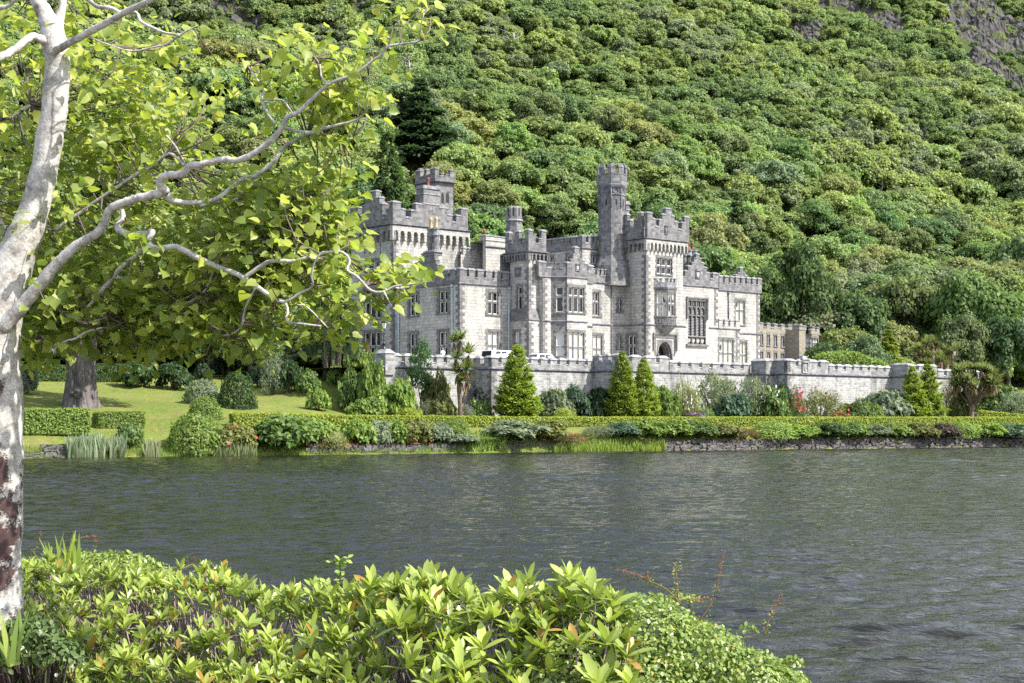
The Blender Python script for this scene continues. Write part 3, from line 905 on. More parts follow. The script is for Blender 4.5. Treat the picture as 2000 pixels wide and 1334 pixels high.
string(gk, fG, aG-.2, fG.s(1000), zG2-.9, .25, .2, 2)
gk.build('flue_block', [M['stone'], M['cope'], M['string']], castle)
p = MB(); p.lathe((fG.s(952), bG+.6, zG2+.9), [(.16,0),(.14,.6)], 8, 0, True); p.build('chimney_pot', [M['terracotta']], castle)
# octagonal flue turret behind the square turret
oa, ob = fT2B.p.x, bLW + 1.2
for _ in range(30): oa += (1004 - u_of(oa, ob)) / 11.5
ot = MB(); zz2 = lambda v: zu(oa, ob, v)
ot.lathe((oa, ob, 0), [(1.05, zz2(500)), (1.03, zz2(434))], 8, 0, rot=.39)
ot.lathe((oa, ob, 0), [(1.05, zz2(434)), (1.2, zz2(432.5)), (1.2, zz2(431)), (1.0, zz2(429))], 8, 1, rot=.39)
ot.lathe((oa, ob, 0), [(1.0, zz2(431)), (1.0, zz2(408)), (.8, zz2(403.5))], 8, 0, rot=.39)
for k in range(8):
    th = .39 + 2*math.pi*(k+.5)/8; n = Vector((math.cos(th), math.sin(th))); t = Vector((-n.y, n.x)); ff = Face((oa, ob), t, n)
    fbox(ot, ff, -.1, .1, zz2(423), zz2(407), .7, .932, 2)
ot.build('flue_turret', [M['parapet'], M['cope'], M['dark']], castle)
# rear upper block
bU = bMain + 2.2
fUBA = FA(bU); aU = fUBA.s(1137.5); fUBB = FB(aU)
ub_ = MB(); zU = fUBA.z(1137.5, 484.5)
wa_ = Wall(fUBA, 1137.5, 1185, zcm-1, zU); wb_ = Wall(fUBB, 1055, 1137.5, zcm-1, zU)
wa_.window(1154.5, 1164.5, 498, 530, 2, .45, 'pane_dark', .15)
wb_.window(1106, 1112, 499, 520, 1, 0, 'pane_dark', .1)
wb_.window(1077, 1081, 503, 514, 1, 0, 'pane_dark', .1)
wa_.put(ub_); wb_.put(ub_)
sides(ub_, aU, fUBA.s(1185), bU, bU+8, zcm-1, zU)
ub_.build('upper_wall', STM, castle)
pu = MB()
parapet(pu, fUBA, [(1137.3,1143.8,461.5),(1143.8,1149.5,476),(1149.5,1157,462.5),(1157,1160.5,477),(1160.5,1168,463.5)], zU, th=.6)
parapet(pu, fUBB, merlons(fUBB, 1066, 1137.3, 6, 470, 462.5, 480, 475, .86), zU, th=.6)
string(pu, fUBA, aU-.16, fUBA.s(1171), zU-.1, .25, .16, 2); string(pu, fUBB, fUBB.s(1055), -bU+.16, zU-.1, .25, .16, 2)
pu.build('battlement', PAR, castle)

# ---------------- gabled wing right of the tower, great window
zcg = fGW.z(1335, 557)
gw = MB()
aG0, aG1 = fGW.s(1333), fGW.s(1402.5)
wg = Wall(fGW, 1333, 1402.5, ZG, zcg)
gs0, gs1, gz1, gz0, gzp = fGW.s(1343.5), fGW.s(1378.5), fGW.z(1343, 587), fGW.z(1343, 656), fGW.z(1343, 671)
wg.hole(gs0, gs1, gzp, gz1, .5)
wg.put(gw)
sides(gw, aG0, aG1, .3, 9, ZG, zcg)
quoins(gw, aG1-.75, .3, fGW.z(1402, 636), zcg, lb=False, mat=1)
gw.build('gabled_wing', STM, castle)
gwn = MB()
n = 4; mwid = .16; lwid = (gs1-gs0-mwid*(n-1)-.2)/n
fbox(gwn, fGW, gs0, gs0+.1, gz0, gz1, -.45, -.1); fbox(gwn, fGW, gs1-.1, gs1, gz0, gz1, -.45, -.1)
ztr = fGW.z(1343, 615); zar = fGW.z(1343, 598.5)
for k in range(n):
    x0 = gs0+.1+k*(lwid+mwid); x1 = x0+lwid; c = (x0+x1)/2
    if k: fbox(gwn, fGW, x0-mwid, x0, gz0, gz1, -.4, -.08)
    spr_ = zar-.55
    poly = [(x0, zar+.1), (x0, spr_)] + [(x0+lwid/2*(1-math.cos(t)), spr_+.55*math.sin(t)) for t in (.4,.8,1.2,1.57)] + [(x1-lwid/2*(1-math.cos(t)), spr_+.55*math.sin(t)) for t in (1.2,.8,.4)] + [(x1, spr_), (x1, zar+.1)]
    prism(gwn, fGW, poly, -.35, -.14)
    fbox(gwn, fGW, c-.06, c+.06, zar+.1, gz1, -.34, -.15)
    fbox(gwn, fGW, x0, x1, ztr-.07, ztr+.07, -.36, -.12)
fbox(gwn, fGW, gs0, gs1, gz0-.12, gz0+.06, -.45, .02)
for k in range(4):
    w_ = (gs1-gs0)/4; x0 = gs0+k*w_
    fbox(gwn, fGW, x0, x0+.1, gzp, gz0-.12, -.45, -.1)
    prism(gwn, fGW, [(x0+w_*.5, gzp+.06), (x0+w_*.82, gzp+.35), (x0+w_*.82, gz0-.25), (x0+w_*.22, gz0-.25), (x0+w_*.22, gzp+.35)], -.42, -.2, 1)
fbox(gwn, fGW, gs0, gs1, gzp, gz0-.12, -.5, -.4, 0)
fbox(gwn, fGW, gs0-.35, gs1+.35, gzp-.3, gzp-.06, -.05, .28, 0)
fbox(gwn, fGW, gs0-.2, gs1+.2, gzp-.06, gzp, -.45, .12, 0)
fbox(gwn, fGW, gs0-.32, gs1+.32, gz1+.3, gz1+.5, 0, .26, 0)
fbox(gwn, fGW, gs0-.32, gs0-.12, gz1-2.3, gz1+.3, 0, .22, 0); fbox(gwn, fGW, gs1+.12, gs1+.32, gz1-2.3, gz1+.3, 0, .22, 0)
gwo = gwn.build('great_window', [M['trim'], M['stone']], castle)
lv = MB()
zq = gz0+.06
while zq < gz1-.1:
    lv.add([fGW.pt(gs0, zq, -.3), fGW.pt(gs1, zq, -.3), fGW.pt(gs1, zq+.16, -.42), fGW.pt(gs0, zq+.16, -.42)], [(0,1,2,3)], 0); zq += .2
lv.build('louvres', [M['louvre']], gwo)
bk = MB(); bk.add([fGW.pt(gs0, gz0, -.45), fGW.pt(gs1, gz0, -.45), fGW.pt(gs1, gz1, -.45), fGW.pt(gs0, gz1, -.45)], [(0,1,2,3)]); bk.build('pane', [M['pane_dark']], gwo)
pg = MB()
parapet(pg, fGW, [(1334,1338.6,540.5),(1338.6,1344,530.5),(1344,1350.5,521),(1350.5,1355.5,513),(1355.5,1360,504.5),(1360,1366,497.5),(1366,1369.3,506),(1369.3,1375,514.5),(1375,1381,524),(1381,1387.5,534.5),(1387.5,1393,546),(1393,1403.5,535.5)], zcg, th=.5)
string(pg, fGW, aG0, aG1+.1, zcg-.1, .24, .16, 2)
shield(pg, fGW, 1359, 1366.5, 529.5, 542, 2, 3)
string(pg, fGW, aG0, gs0-.4, zStr-.1, .22, .14, 2); 
pg.build('stepped_gable', PAR, castle)
ks = fGW.ab(1346)
tr = MB(); kb = 2.0; ka = ks.x + .6
for _ in range(20): ka += (1346 - u_of(ka, kb)) / 11.5
zt3 = lambda v: zu(ka, kb, v)
for k, off in enumerate((-.95, 0, .95)):
    tr.lathe((ka+off, kb, 0), [(.42, zt3(530)), (.42, zt3(526)), (.32, zt3(524)), (.32, zt3(501))], 8, 0, rot=.39)
    tr.lathe((ka+off, kb, 0), [(.4, zt3(501)), (.44, zt3(499)), (.4, zt3(497)), (.38, zt3(492)), (.48, zt3(490)), (.46, zt3(488))], 8, 1, rot=.39)
trc = tr.build('chimney', [M['parapet'], M['cope']], castle)
for off in (-.2, .6):
    p = MB(); p.lathe((ka+off, kb, zt3(488)), [(.24,0),(.2,.15),(.16,.75),(.2,.8),(.16,1.0)], 10, 0, True); p.build('chimney_pot', [M['terracotta']], trc)

# ---------------- east wing and its ground-floor bay
zce = fEW.z(1404, 566.5)
ew = MB()
aE1 = fEW.s(1484)
we = Wall(fEW, 1398, 1484, ZG, zce)
we.window(1437, 1454, 587.5, 633, 2, .62, 'pane_curtain', .16)
we.window(1445, 1458, 668, 712, 2, .46, 'pane_curtain', .16)
we.put(ew)
sides(ew, fEW.s(1398), aE1, bEW, bEW+11, ZG, zce)
quoins(ew, aE1-.72, bEW, ZG, zce, lb=False, mat=1)
ew.build('east_wing', STM, castle)
pe = MB()
parapet(pe, fEW, merlons(fEW, 1404.5, 1487, 8, 540, 546, 552.5, 557.5, .66), zce, th=.5, out=.05)
string(pe, fEW, fEW.s(1402), aE1+.15, zce-.1, .24, .2, 2)
string(pe, fEW, fEW.s(1440), aE1+.15, zStr-.35, .22, .14, 2)
ks = fEW.ab(1449)
pgx = MB()
parapet(pe, FA(bEW+8), [(1437,1442,538),(1442,1445.5,533),(1445.5,1451,524),(1451,1455,534),(1455,1460,539)], zce, th=.5)
pe.build('battlement', PAR, castle)
gbay = MB(); zcx = fGW.z(1404, 641.5)
wx = Wall(fGW, 1402.5, 1444, ZG, zcx)
wx.window(1405, 1432, 663.5, 710, 3, .46, 'pane_curtain', .16)
wx.put(gbay)
sides(gbay, aG1, fGW.s(1444), .3, bEW, ZG, zcx)
quoins(gbay, fGW.s(1444)-.72, .3, ZG, zcx, lb=False, mat=1)
gbay.build('ground_bay', STM, castle)
px_ = MB()
parapet(px_, fGW, merlons(fGW, 1404, 1444.5, 4, 625.5, 628, 635, 637.5, .66), zcx, th=.35, out=.03)
string(px_, fGW, fGW.s(1385), fGW.s(1445), zcx-.1, .22, .14, 2)
px_.build('battlement', [M['stone'], M['cope'], M['string'], M['stone']], castle)
d_ = MB(); q = fEW.pt(fEW.s(1422), 0, .1); d_.tube([(q[0],q[1],zcx),(q[0],q[1],zce-.4)], [.08,.08], 8); d_.box(q[0]-.14, q[0]+.14, q[1]-.14, q[1]+.14, zce-.5, zce-.15)
d_.build('downpipe', [M['string']], castle)

# ================================================================ rear wing (separate brown-grey building)
P0 = at(1484, 700, 234)
AN2 = math.radians(90 - 35.7)
rear = empty('rear_wing', (P0.x, P0.y, ZB), AN2)
tag(rear, 'low brown-grey stone building with small battlements behind the right end of the castle', 'building')
save = (ORG, EA, EB)
ORG, EA, EB = Vector((P0.x, P0.y)), Vector((math.cos(AN2), math.sin(AN2))), Vector((-math.sin(AN2), math.cos(AN2)))
rw = MB(); RM = [M['rear'], M['trim']]
fr = FA(0.0); zr = fr.z(1490, 641)
w = Wall(fr, 1470, 1552, ZG, zr)
for u in (1484.8, 1498, 1511.8, 1525.5, 1539):
    dv = (u-1485)*.105
    w.window(u, u+5.4, 652.5+dv, 672.5+dv*1.0, 2, 0, 'pane_dark', .12, .25, parent=rear)
    w.window(u, u+5.4, 687+dv*.9, 706+dv*.5, 2, 0, 'pane_dark', .12, .25, parent=rear)
w.put(rw)
aR = fr.s(1549)
pb_ = -2.2
f2 = FA(pb_); f2a = f2.s(1561)
fB1 = FB(f2a)
w2 = Wall(f2, 1561, 1573.5, ZG, zr+.1); w2.put(rw)
w3 = Wall(fB1, None, None, ZG, zr+.1); w3.s0, w3.s1 = 0, 2.2; w3.put(rw)
e2 = f2.s(1573.5)
f3c = FC(e2, pb_); 
w4 = Wall(f3c, None, None, ZG, zr-.5); w4.s0, w4.s1 = 0, 1.0
q3 = Vector((e2, pb_)) + Vector((R2, -R2))*1.0
f4 = FA(q3.y); e4 = f4.s(1599)
w5 = Wall(f4, None, None, ZG, zr-.5); w5.s0, w5.s1 = q3.x, e4
w4.window(1574.6, 1580.5, 660, 677, 1, .5, 'pane_blind', .06, .2, parent=rear)
w5.window(1584.5, 1597.5, 660.5, 678.5, 3, .5, 'pane_blind', .06, .2, parent=rear)
w5.window(1584.5, 1597.5, 694, 712, 3, .5, 'pane_blind', .06, .2, parent=rear)
w4.put(rw); w5.put(rw)
sides(rw, fr.s(1470), f2a, 0, 8, ZG, zr); sides(rw, f2a, e2, pb_, 8, ZG, zr+.1); sides(rw, q3.x, e4, q3.y, 8, ZG, zr-.5)
rw.build('wall', RM, rear)
pr2 = MB()
parapet(pr2, fr, merlons(fr, 1484, 1547, 5, 632, 637, 639.5, 643.5, .5), zr, th=.35)
parapet(pr2, f2, [(1560.5,1566,637),(1566,1574,638)], zr+.05, th=.35, out=.08)
parapet(pr2, fB1, [(1549,1561,636.5)], zr+.05, th=.35, out=.08)
parapet(pr2, f4, [(1583,1586,645),(1586,1591,640),(1591,1595,646),(1595,1600,641.5)], zr-.55, th=.35, out=.06)
string(pr2, f4, q3.x, e4, zr-4.0, .18, .1, 2)
pr2.build('battlement', [M['rear'], M['string'], M['string'], M['rear']], rear)
an = MB()
for u, v0, v1 in ((1576, 641, 627), (1595.5, 640, 627), (1560.5, 637, 630)):
    q = f2.ab(u); an.tube([(q.x, q.y+1, zr), (q.x, q.y+1, zr + (v0-v1)/F*240)], [.05, .04], 6)
q = f2.ab(1576); an.box(q.x-.1, q.x+.25, q.y+.9, q.y+1.1, zr+.6, zr+1.1)
an.build('aerial', [M['lead']], rear)
ORG, EA, EB = save

# ================================================================ terrace wall
tw_ = empty('terrace_wall', (ORG.x, ORG.y, ZB), ANG)
tag(tw_, 'long weathered grey stone terrace wall with low battlements below the castle', 'wall')
# corner of the right bastion decides the planes
pA = at(1538, 740, 188)
rel = Vector((pA.x, pA.y)) - ORG
aK1, bK1 = rel.dot(EA), rel.dot(EB)
tf5 = FA(bK1)                                       # 1538..1741
tB4 = FB(aK1); b4 = -tB4.s(1510); tf4 = FA(b4)      # 1496..1510
a4 = tf4.s(1496); tB3 = FB(a4); b3 = -tB3.s(1467); tf3 = FA(b3)    # 1207..1467
a3 = tf3.s(1207); tB2 = FB(a3); b2 = -tB2.s(1160); tf2 = FA(b2)    # 960..1160
a2 = tf2.s(960); tB1 = FB(a2); b1 = -tB1.s(926); tf1 = FA(b1)      # 768..926
a5 = tf5.s(1741); 
a6v = FB(a5)
b6 = bK1 - 3.0
for _ in range(20):
    # left end of the last projecting length: nearer face 1773..1870
    a6 = a5 + 0.0
    b6 = -FB(a6).s(1773)
tf6 = FA(b6)
zW = tf2.z(1060, 722.5)
ZT = -6.8
tb = MB()
segs = [(tf1, 748, 926), (tB1, 926, 960), (tf2, 960, 1160), (tB2, 1160, 1207), (tf3, 1207, 1467), (tB3, 1467, 1496), (tf4, 1496, 1510), (tB4, 1510, 1538), (tf5, 1538, 1741), (FB(a5), 1741, 1773), (tf6, 1773, 1915)]
for f_, u0, u1 in segs:
    Wall(f_, u0, u1, ZT, zW).put(tb)
    s0, s1 = f_.s(u0), f_.s(u1)
    string(tb, f_, s0-.12, s1+.12, zW-.16, .32, .2, 1)
for (f_, u) in ((tf1, 926), (tf2, 960), (tf3, 1207), (tf4, 1496), (tf5, 1538), (tf6, 1773)):
    pass
for a_, b_ in ((a2, b2), (a3, b3), (a4, b4), (aK1, bK1), (a5, b6)):
    quoins(tb, a_, b_, ZT, zW-.2, mat=2, p=.02)
tb.build('wall_face', [M['terrace'], M['string'], M['trim']], tw_)
cap = MB()
CAPM = [M['parapet'], M['capstone'] if 'capstone' in M else M['cope']]
def tparapet(mb, f, u0, u1, n, zc_, zm, th=.55, duty=.66, cap_h=.3):
    """Low battlement: plinth, merlons with hipped cap stones."""
    s0, s1 = f.s(u0), f.s(u1)
    fbox(mb, f, s0, s1, zW, zW+zc_, -th, 0, 0)
    L = s1 - s0
    w = L / (n + (n-1)*(1-duty)/duty); g = w*(1-duty)/duty
    x = s0
    for k in range(n):
        a_, b_ = x, x + w
        fbox(mb, f, a_, b_, zW+zc_, zW+zm, -th, 0, 0)
        z0_ = zW+zm; o = .08
        v = [f.pt(a_-o,z0_,o), f.pt(b_+o,z0_,o), f.pt(b_+o,z0_,-th-o), f.pt(a_-o,z0_,-th-o)]
        v2 = [f.pt(a_-o,z0_+.08,o), f.pt(b_+o,z0_+.08,o), f.pt(b_+o,z0_+.08,-th-o), f.pt(a_-o,z0_+.08,-th-o)]
        i = min(.3, w*.3)
        v3 = [f.pt(a_+i,z0_+cap_h,-.18), f.pt(b_-i,z0_+cap_h,-.18), f.pt(b_-i,z0_+cap_h,-th+.18), f.pt(a_+i,z0_+cap_h,-th+.18)]
        mb.add(v+v2+v3, [(0,3,2,1),(0,1,5,4),(1,2,6,5),(2,3,7,6),(3,0,4,7),(4,5,9,8),(5,6,10,9),(6,7,11,10),(7,4,8,11),(8,9,10,11)], 1)
        x += w
        if k < n-1:
            v = [f.pt(x,zW+zc_+.03,.06), f.pt(x+g,zW+zc_+.03,.06), f.pt(x+g,zW+zc_+.16,-th*.5), f.pt(x,zW+zc_+.16,-th*.5), f.pt(x,zW+zc_+.03,-th-.06), f.pt(x+g,zW+zc_+.03,-th-.06)]
            mb.add(v, [(0,1,2,3),(3,2,5,4)], 1); x += g
h = lambda f, u, v: f.z(u, v) - zW
M['capstone'] = flat_mat('weathered_cap_stone', (0.27, 0.27, 0.285), 0.85, noise_amt=0.5, nscale=1.3, spec=0.2)
M['tparapet'] = ashlar('terrace_parapet_stone', (0.28, 0.28, 0.28), (0.17, 0.17, 0.175), (0.33, 0.33, 0.33), (0.36, 0.36, 0.36), bw=0.6, bh=0.3, stain=0.75, stain_thr=0.5, yellow=0.08)
CAPM = [M['tparapet'], M['capstone']]
tparapet(cap, tf1, 770, 926, 8, h(tf1,860,710), h(tf1,860,698))
tparapet(cap, tB1, 924, 960, 2, h(tB1,945,712), h(tB1,945,700))
tparapet(cap, tf2, 960, 1160, 11, h(tf2,1060,712), h(tf2,1060,702.5))
tparapet(cap, tB2, 1158, 1207, 3, h(tB2,1180,709), h(tB2,1180,696))
tparapet(cap, tf3, 1207, 1306, 4, h(tf3,1280,709.5), h(tf3,1280,699.5))
tparapet(cap, tf3, 1308, 1466, 8, h(tf3,1390,719.5), h(tf3,1390,711))
tparapet(cap, tB3, 1467, 1496, 1, h(tB3,1480,716), h(tB3,1480,706))
tparapet(cap, tf4, 1496.5, 1510, 1, h(tf4,1503,716), h(tf4,1503,705))
tparapet(cap, tB4, 1509, 1538, 1, h(tB4,1525,716), h(tB4,1525,705))
tparapet(cap, tf5, 1538, 1618, 4, h(tf5,1560,717), h(tf5,1560,706), duty=.72)
tparapet(cap, tf5, 1620, 1740, 8, h(tf5,1680,724.5), h(tf5,1680,717))
tparapet(cap, FB(a5), 1741, 1773, 1, h(FB(a5),1757,722), h(FB(a5),1757,713.5))
tparapet(cap, tf6, 1773.5, 1830, 3, h(tf6,1800,724), h(tf6,1800,715.5))
tparapet(cap, tf6, 1832, 1912, 5, h(tf6,1850,735), h(tf6,1850,725))
# shield block on the bastion
s0, s1 = tf5.s(1566), tf5.s(1579.5); z0_, z1_ = tf5.z(1570, 728), tf5.z(1570, 702.5)
fbox(cap, tf5, s0, s1, z0_, z1_, -.6, .1, 0); fbox(cap, tf5, s0-.1, s1+.1, z1_, z1_+.15, -.7, .2, 1); fbox(cap, tf5, s0+.2, s1-.2, z1_+.15, z1_+.45, -.5, .0, 1)
shield(cap, Face((0, bK1-.1), (1,0), (0,-1)), 1568, 1577, 708.5, 727, 1, 0)
# end pier under the lamp
pu_ = at(753, 700, tf1.P.y + tf1.D.y*tf1.s(760))
s0, s1 = tf1.s(750), tf1.s(768.5)
zz0, zz1 = tf1.z(760, 716), tf1.z(760, 690)
fbox(cap, tf1, s0, s1, zW-.8, zz1, -1.9, .25, 0)
v = [tf1.pt(s0-.08,zz1,.33), tf1.pt(s1+.08,zz1,.33), tf1.pt(s1+.08,zz1,-1.98), tf1.pt(s0-.08,zz1,-1.98), tf1.pt(s0+.35,zz1+.45,-.1), tf1.pt(s1-.35,zz1+.45,-.1), tf1.pt(s1-.35,zz1+.45,-1.5), tf1.pt(s0+.35,zz1+.45,-1.5)]
cap.add(v, [(4,5,6,7),(0,1,5,4),(1,2,6,5),(2,3,7,6),(3,0,4,7)], 1)
PIER_TOP = tf1.pt((s0+s1)/2, zz1+.45, -.8)
cap.build('battlement', CAPM, tw_)

# terrace surface behind the wall
M['gravel'] = flat_mat('terrace_gravel', (0.34, 0.32, 0.29), 0.95, noise_amt=0.25, nscale=3)
tg = MB()
tz = zW + .15
back = 24
cols = [(tf1.s(750), b1), (a2, b1), (a2, b2), (a3, b2), (a3, b3), (a4, b3), (a4, b4), (aK1, b4), (aK1, bK1), (a5, bK1), (a5, b6), (tf6.s(1915), b6)]
for i in range(0, len(cols)-1, 2):
    (x0, y0), (x1, _) = cols[i], cols[i+1]
    tg.add([(x0, y0+.3, tz), (x1, y0+.3, tz), (x1, back, tz), (x0, back, tz)], [(0,1,2,3)])
tgo = tg.build('terrace_ground', [M['gravel']])
tgo.location = (ORG.x, ORG.y, ZB); tgo.rotation_euler = (0, 0, ANG)
tag(tgo, kind='structure')
TERR_Z = ZB + tz
# ================================================================ terrain
SH0, SH1 = Vector((-38.6, 128.0)), Vector((57.8, 182.0))
SD = (SH1 - SH0).normalized()
SN = Vector((-SD.y, SD.x))
HN = Vector((-0.42, 0.9075)); HP = Vector((-7.0, 226.0)); HSL = 0.6

def sq(x, y):
    p = Vector((x, y)) - SH0
    return p.dot(SN), p.dot(SD)

def interp(x, pts):
    if x <= pts[0][0]: return pts[0][1]
    for (a, b), (c, d) in zip(pts, pts[1:]):
        if x <= c: return b + (d - b) * (x - a) / (c - a)
    return pts[-1][1]

def sstep(a, b, x):
    t = min(1, max(0, (x - a) / (b - a)))
    return t * t * (3 - 2 * t)

L_PROF = [(-40,-4),(-4,-1.5),(0,-.05),(.8,.3),(2.2,.62),(5,1.75),(9,2.35),(20,4.2),(31,5.5),(42,7.1),(55,8.3),(80,8.5)]
M_PROF = [(-40,-4),(-4,-1.5),(0,-.05),(.9,.7),(1.5,1.2),(3,1.9),(8,2.3),(14,2.5),(20,3.1),(25,3.4),(29,8.3),(80,8.5)]
R_PROF = [(-40,-4),(-4,-1.5),(0,-.05),(.9,.7),(1.5,1.2),(3,1.9),(8,2.3),(14,2.5),(22,3.4),(40,5.0),(60,7.0),(80,8.5)]

def ground_z(x, y):
    s, q = sq(x, y)
    s += 0.7 * noise.noise(Vector((q * .11, 3.1, 0))) + .3 * noise.noise(Vector((q * .5, 7.7, 0)))
    k1 = sstep(31, 43, q); k2 = sstep(114, 124, q)
    z = interp(s, L_PROF) * (1 - k1) + (interp(s, M_PROF) * (1 - k2) + interp(s, R_PROF) * k2) * k1
    if 4 < s < 60 and q < 40: z += .22 * noise.noise(Vector((x * .09, y * .09, 1.5)))
    h = (Vector((x, y)) - HP).dot(HN)
    if h > -6:
        hh = max(0.0, h)
        rise = HSL * (hh * hh / (hh + 8.0))
        und = noise.noise(Vector((x * .018, y * .018, 5.0))) * min(9, hh * .12) + noise.noise(Vector((x * .05, y * .05, 9.0))) * min(3, hh * .05)
        z = max(z, 8.3) * sstep(-6, 0, h) + z * (1 - sstep(-6, 0, h)) + rise + und
    return z

def hit(u, v, y0=120.0, y1=760.0, step=.5):
    """Where the view line through pixel (u, v) meets the ground."""
    y = y0
    while y < y1:
        if EYE + (HV - v) / F * y <= ground_z((u - CX) / F * y, y): break
        y += step
    return Vector(((u - CX) / F * y, y, ground_z((u - CX) / F * y, y)))

def grid_mesh(name, ss, qs, mat, fz, smooth=True):
    vs = []
    for s in ss:
        for q in qs:
            p = SH0 + SD * q + SN * s
            vs.append((p.x, p.y, fz(p.x, p.y)))
    nq = len(qs)
    fs = [(i*nq+j, i*nq+j+1, (i+1)*nq+j+1, (i+1)*nq+j) for i in range(len(ss)-1) for j in range(nq-1)]
    me = bpy.data.meshes.new(name); me.from_pydata(vs, [], fs)
    me.polygons.foreach_set('use_smooth', [smooth]*len(fs)); me.materials.append(mat); me.update()
    return link(name, me)

def lawn_mat():
    m, nt, b = new_mat('mown_grass')
    tc = N(nt, 'ShaderNodeTexCoord')
    n1 = N(nt, 'ShaderNodeTexNoise', i_Scale=0.16, i_Detail=6.0, i_Roughness=0.65)
    n2 = N(nt, 'ShaderNodeTexNoise', i_Scale=2.2, i_Detail=6.0, i_Roughness=0.8)
    n3 = N(nt, 'ShaderNodeTexNoise', i_Scale=0.5, i_Detail=5.0, i_Roughness=0.7)
    for n in (n1, n2, n3): nt.links.new(tc.outputs['Object'], n.inputs['Vector'])
    r1 = ramp(nt, n1.outputs[0], [(0.35, (0.105, 0.155, 0.032)), (0.65, (0.17, 0.19, 0.05))])
    r3 = ramp(nt, n3.outputs[0], [(0.5, (0, 0, 0)), (0.7, (.75, .75, .75))])
    c = mixc(nt, r3.outputs[0], r1.outputs[0], (0.2, 0.155, 0.08))
    r2 = ramp(nt, n2.outputs[0], [(0.3, (0.55, 0.58, 0.5)), (0.7, (1.3, 1.25, 1.2))])
    c = mixc(nt, 1.0, c, r2.outputs[0], 'MULTIPLY')
    nt.links.new(c, b.inputs['Base Color'])
    b.inputs['Roughness'].default_value = 0.95; b.inputs['Specular IOR Level'].default_value = 0.1
    bp = N(nt, 'ShaderNodeBump', i_Strength=0.8, i_Distance=0.12)
    nt.links.new(n2.outputs[0], bp.inputs['Height']); nt.links.new(bp.outputs[0], b.inputs['Normal'])
    return m

def hill_mat():
    m, nt, b = new_mat('hillside_undergrowth')
    tc = N(nt, 'ShaderNodeTexCoord')
    n1 = N(nt, 'ShaderNodeTexNoise', i_Scale=0.12, i_Detail=8.0, i_Roughness=0.7)
    n2 = N(nt, 'ShaderNodeTexNoise', i_Scale=0.9, i_Detail=6.0, i_Roughness=0.75)
    for n in (n1, n2): nt.links.new(tc.outputs['Object'], n.inputs['Vector'])
    r1 = ramp(nt, n1.outputs[0], [(0.35, (0.03, 0.05, 0.015)), (0.55, (0.06, 0.08, 0.025)), (0.7, (0.06, 0.055, 0.04))])
    r2 = ramp(nt, n2.outputs[0], [(0.3, (0.5, 0.5, 0.5)), (0.7, (1.3, 1.3, 1.3))])
    nt.links.new(mixc(nt, 1.0, r1.outputs[0], r2.outputs[0], 'MULTIPLY'), b.inputs['Base Color'])
    b.inputs['Roughness'].default_value = 0.95; b.inputs['Specular IOR Level'].default_value = 0.1
    bp = N(nt, 'ShaderNodeBump', i_Strength=1.0, i_Distance=0.5)
    nt.links.new(n2.outputs[0], bp.inputs['Height']); nt.links.new(bp.outputs[0], b.inputs['Normal'])
    return m

def rock_mat(name, lo, hi, moss=(0.07, 0.085, 0.025), mossy=0.5, sc=0.6):
    m, nt, b = new_mat(name)
    tc = N(nt, 'ShaderNodeTexCoord')
    n1 = N(nt, 'ShaderNodeTexNoise', i_Scale=sc, i_Detail=8.0, i_Roughness=0.7)
    n2 = N(nt, 'ShaderNodeTexNoise', i_Scale=sc*.5, i_Detail=6.0, i_Roughness=0.65)
    vo = N(nt, 'ShaderNodeTexVoronoi', i_Scale=sc*1.3)
    for n in (n1, n2, vo): nt.links.new(tc.outputs['Object'], n.inputs['Vector'])
    r1 = ramp(nt, n1.outputs[0], [(0.3, lo), (0.62, hi), (0.75, tuple(min(1, c*1.7) for c in hi))])
    r2 = ramp(nt, n2.outputs[0], [(mossy, (0, 0, 0)), (mossy+.06, (1, 1, 1))])
    nt.links.new(mixc(nt, r2.outputs[0], r1.outputs[0], moss), b.inputs['Base Color'])
    b.inputs['Roughness'].default_value = 0.85; b.inputs['Specular IOR Level'].default_value = 0.3
    bp = N(nt, 'ShaderNodeBump', i_Strength=1.0, i_Distance=0.35/sc*.6)
    nt.links.new(math_n(nt, 'ADD', n1.outputs[0], vo.outputs['Distance']), bp.inputs['Height']); nt.links.new(bp.outputs[0], b.inputs['Normal'])
    return m

M['lawn'] = lawn_mat(); M['hill'] = hill_mat()
M['crag'] = rock_mat('grey_hill_rock', (0.016, 0.015, 0.015), (0.095, 0.09, 0.088), moss=(.08,.095,.03), mossy=.545, sc=.45)
M['shorestone'] = rock_mat('dark_shore_stone', (0.02, 0.018, 0.02), (0.14, 0.13, 0.125), mossy=.6, sc=2.5)

ss = [-40,-12,-4,-2,-1,-.5,0,.4,.8,1.2,1.6,2.2,3,4,5] + [5+k*1.5 for k in range(1, 21)] + [37+k*2.5 for k in range(1, 12)]
qs = [-160,-120,-90,-70,-50,-35] + [-25+k*1.5 for k in range(0, 125)] + [170,190,220,260,320]
lawn = grid_mesh('lawn', ss, qs, M['lawn'], ground_z); tag(lawn, kind='structure')
ss2 = [64.5+k*5 for k in range(0, 110)]
qs2 = [-300+k*7 for k in range(0, 125)]
hillo = grid_mesh('hillside', ss2, qs2, M['hill'], ground_z); tag(hillo, kind='structure')

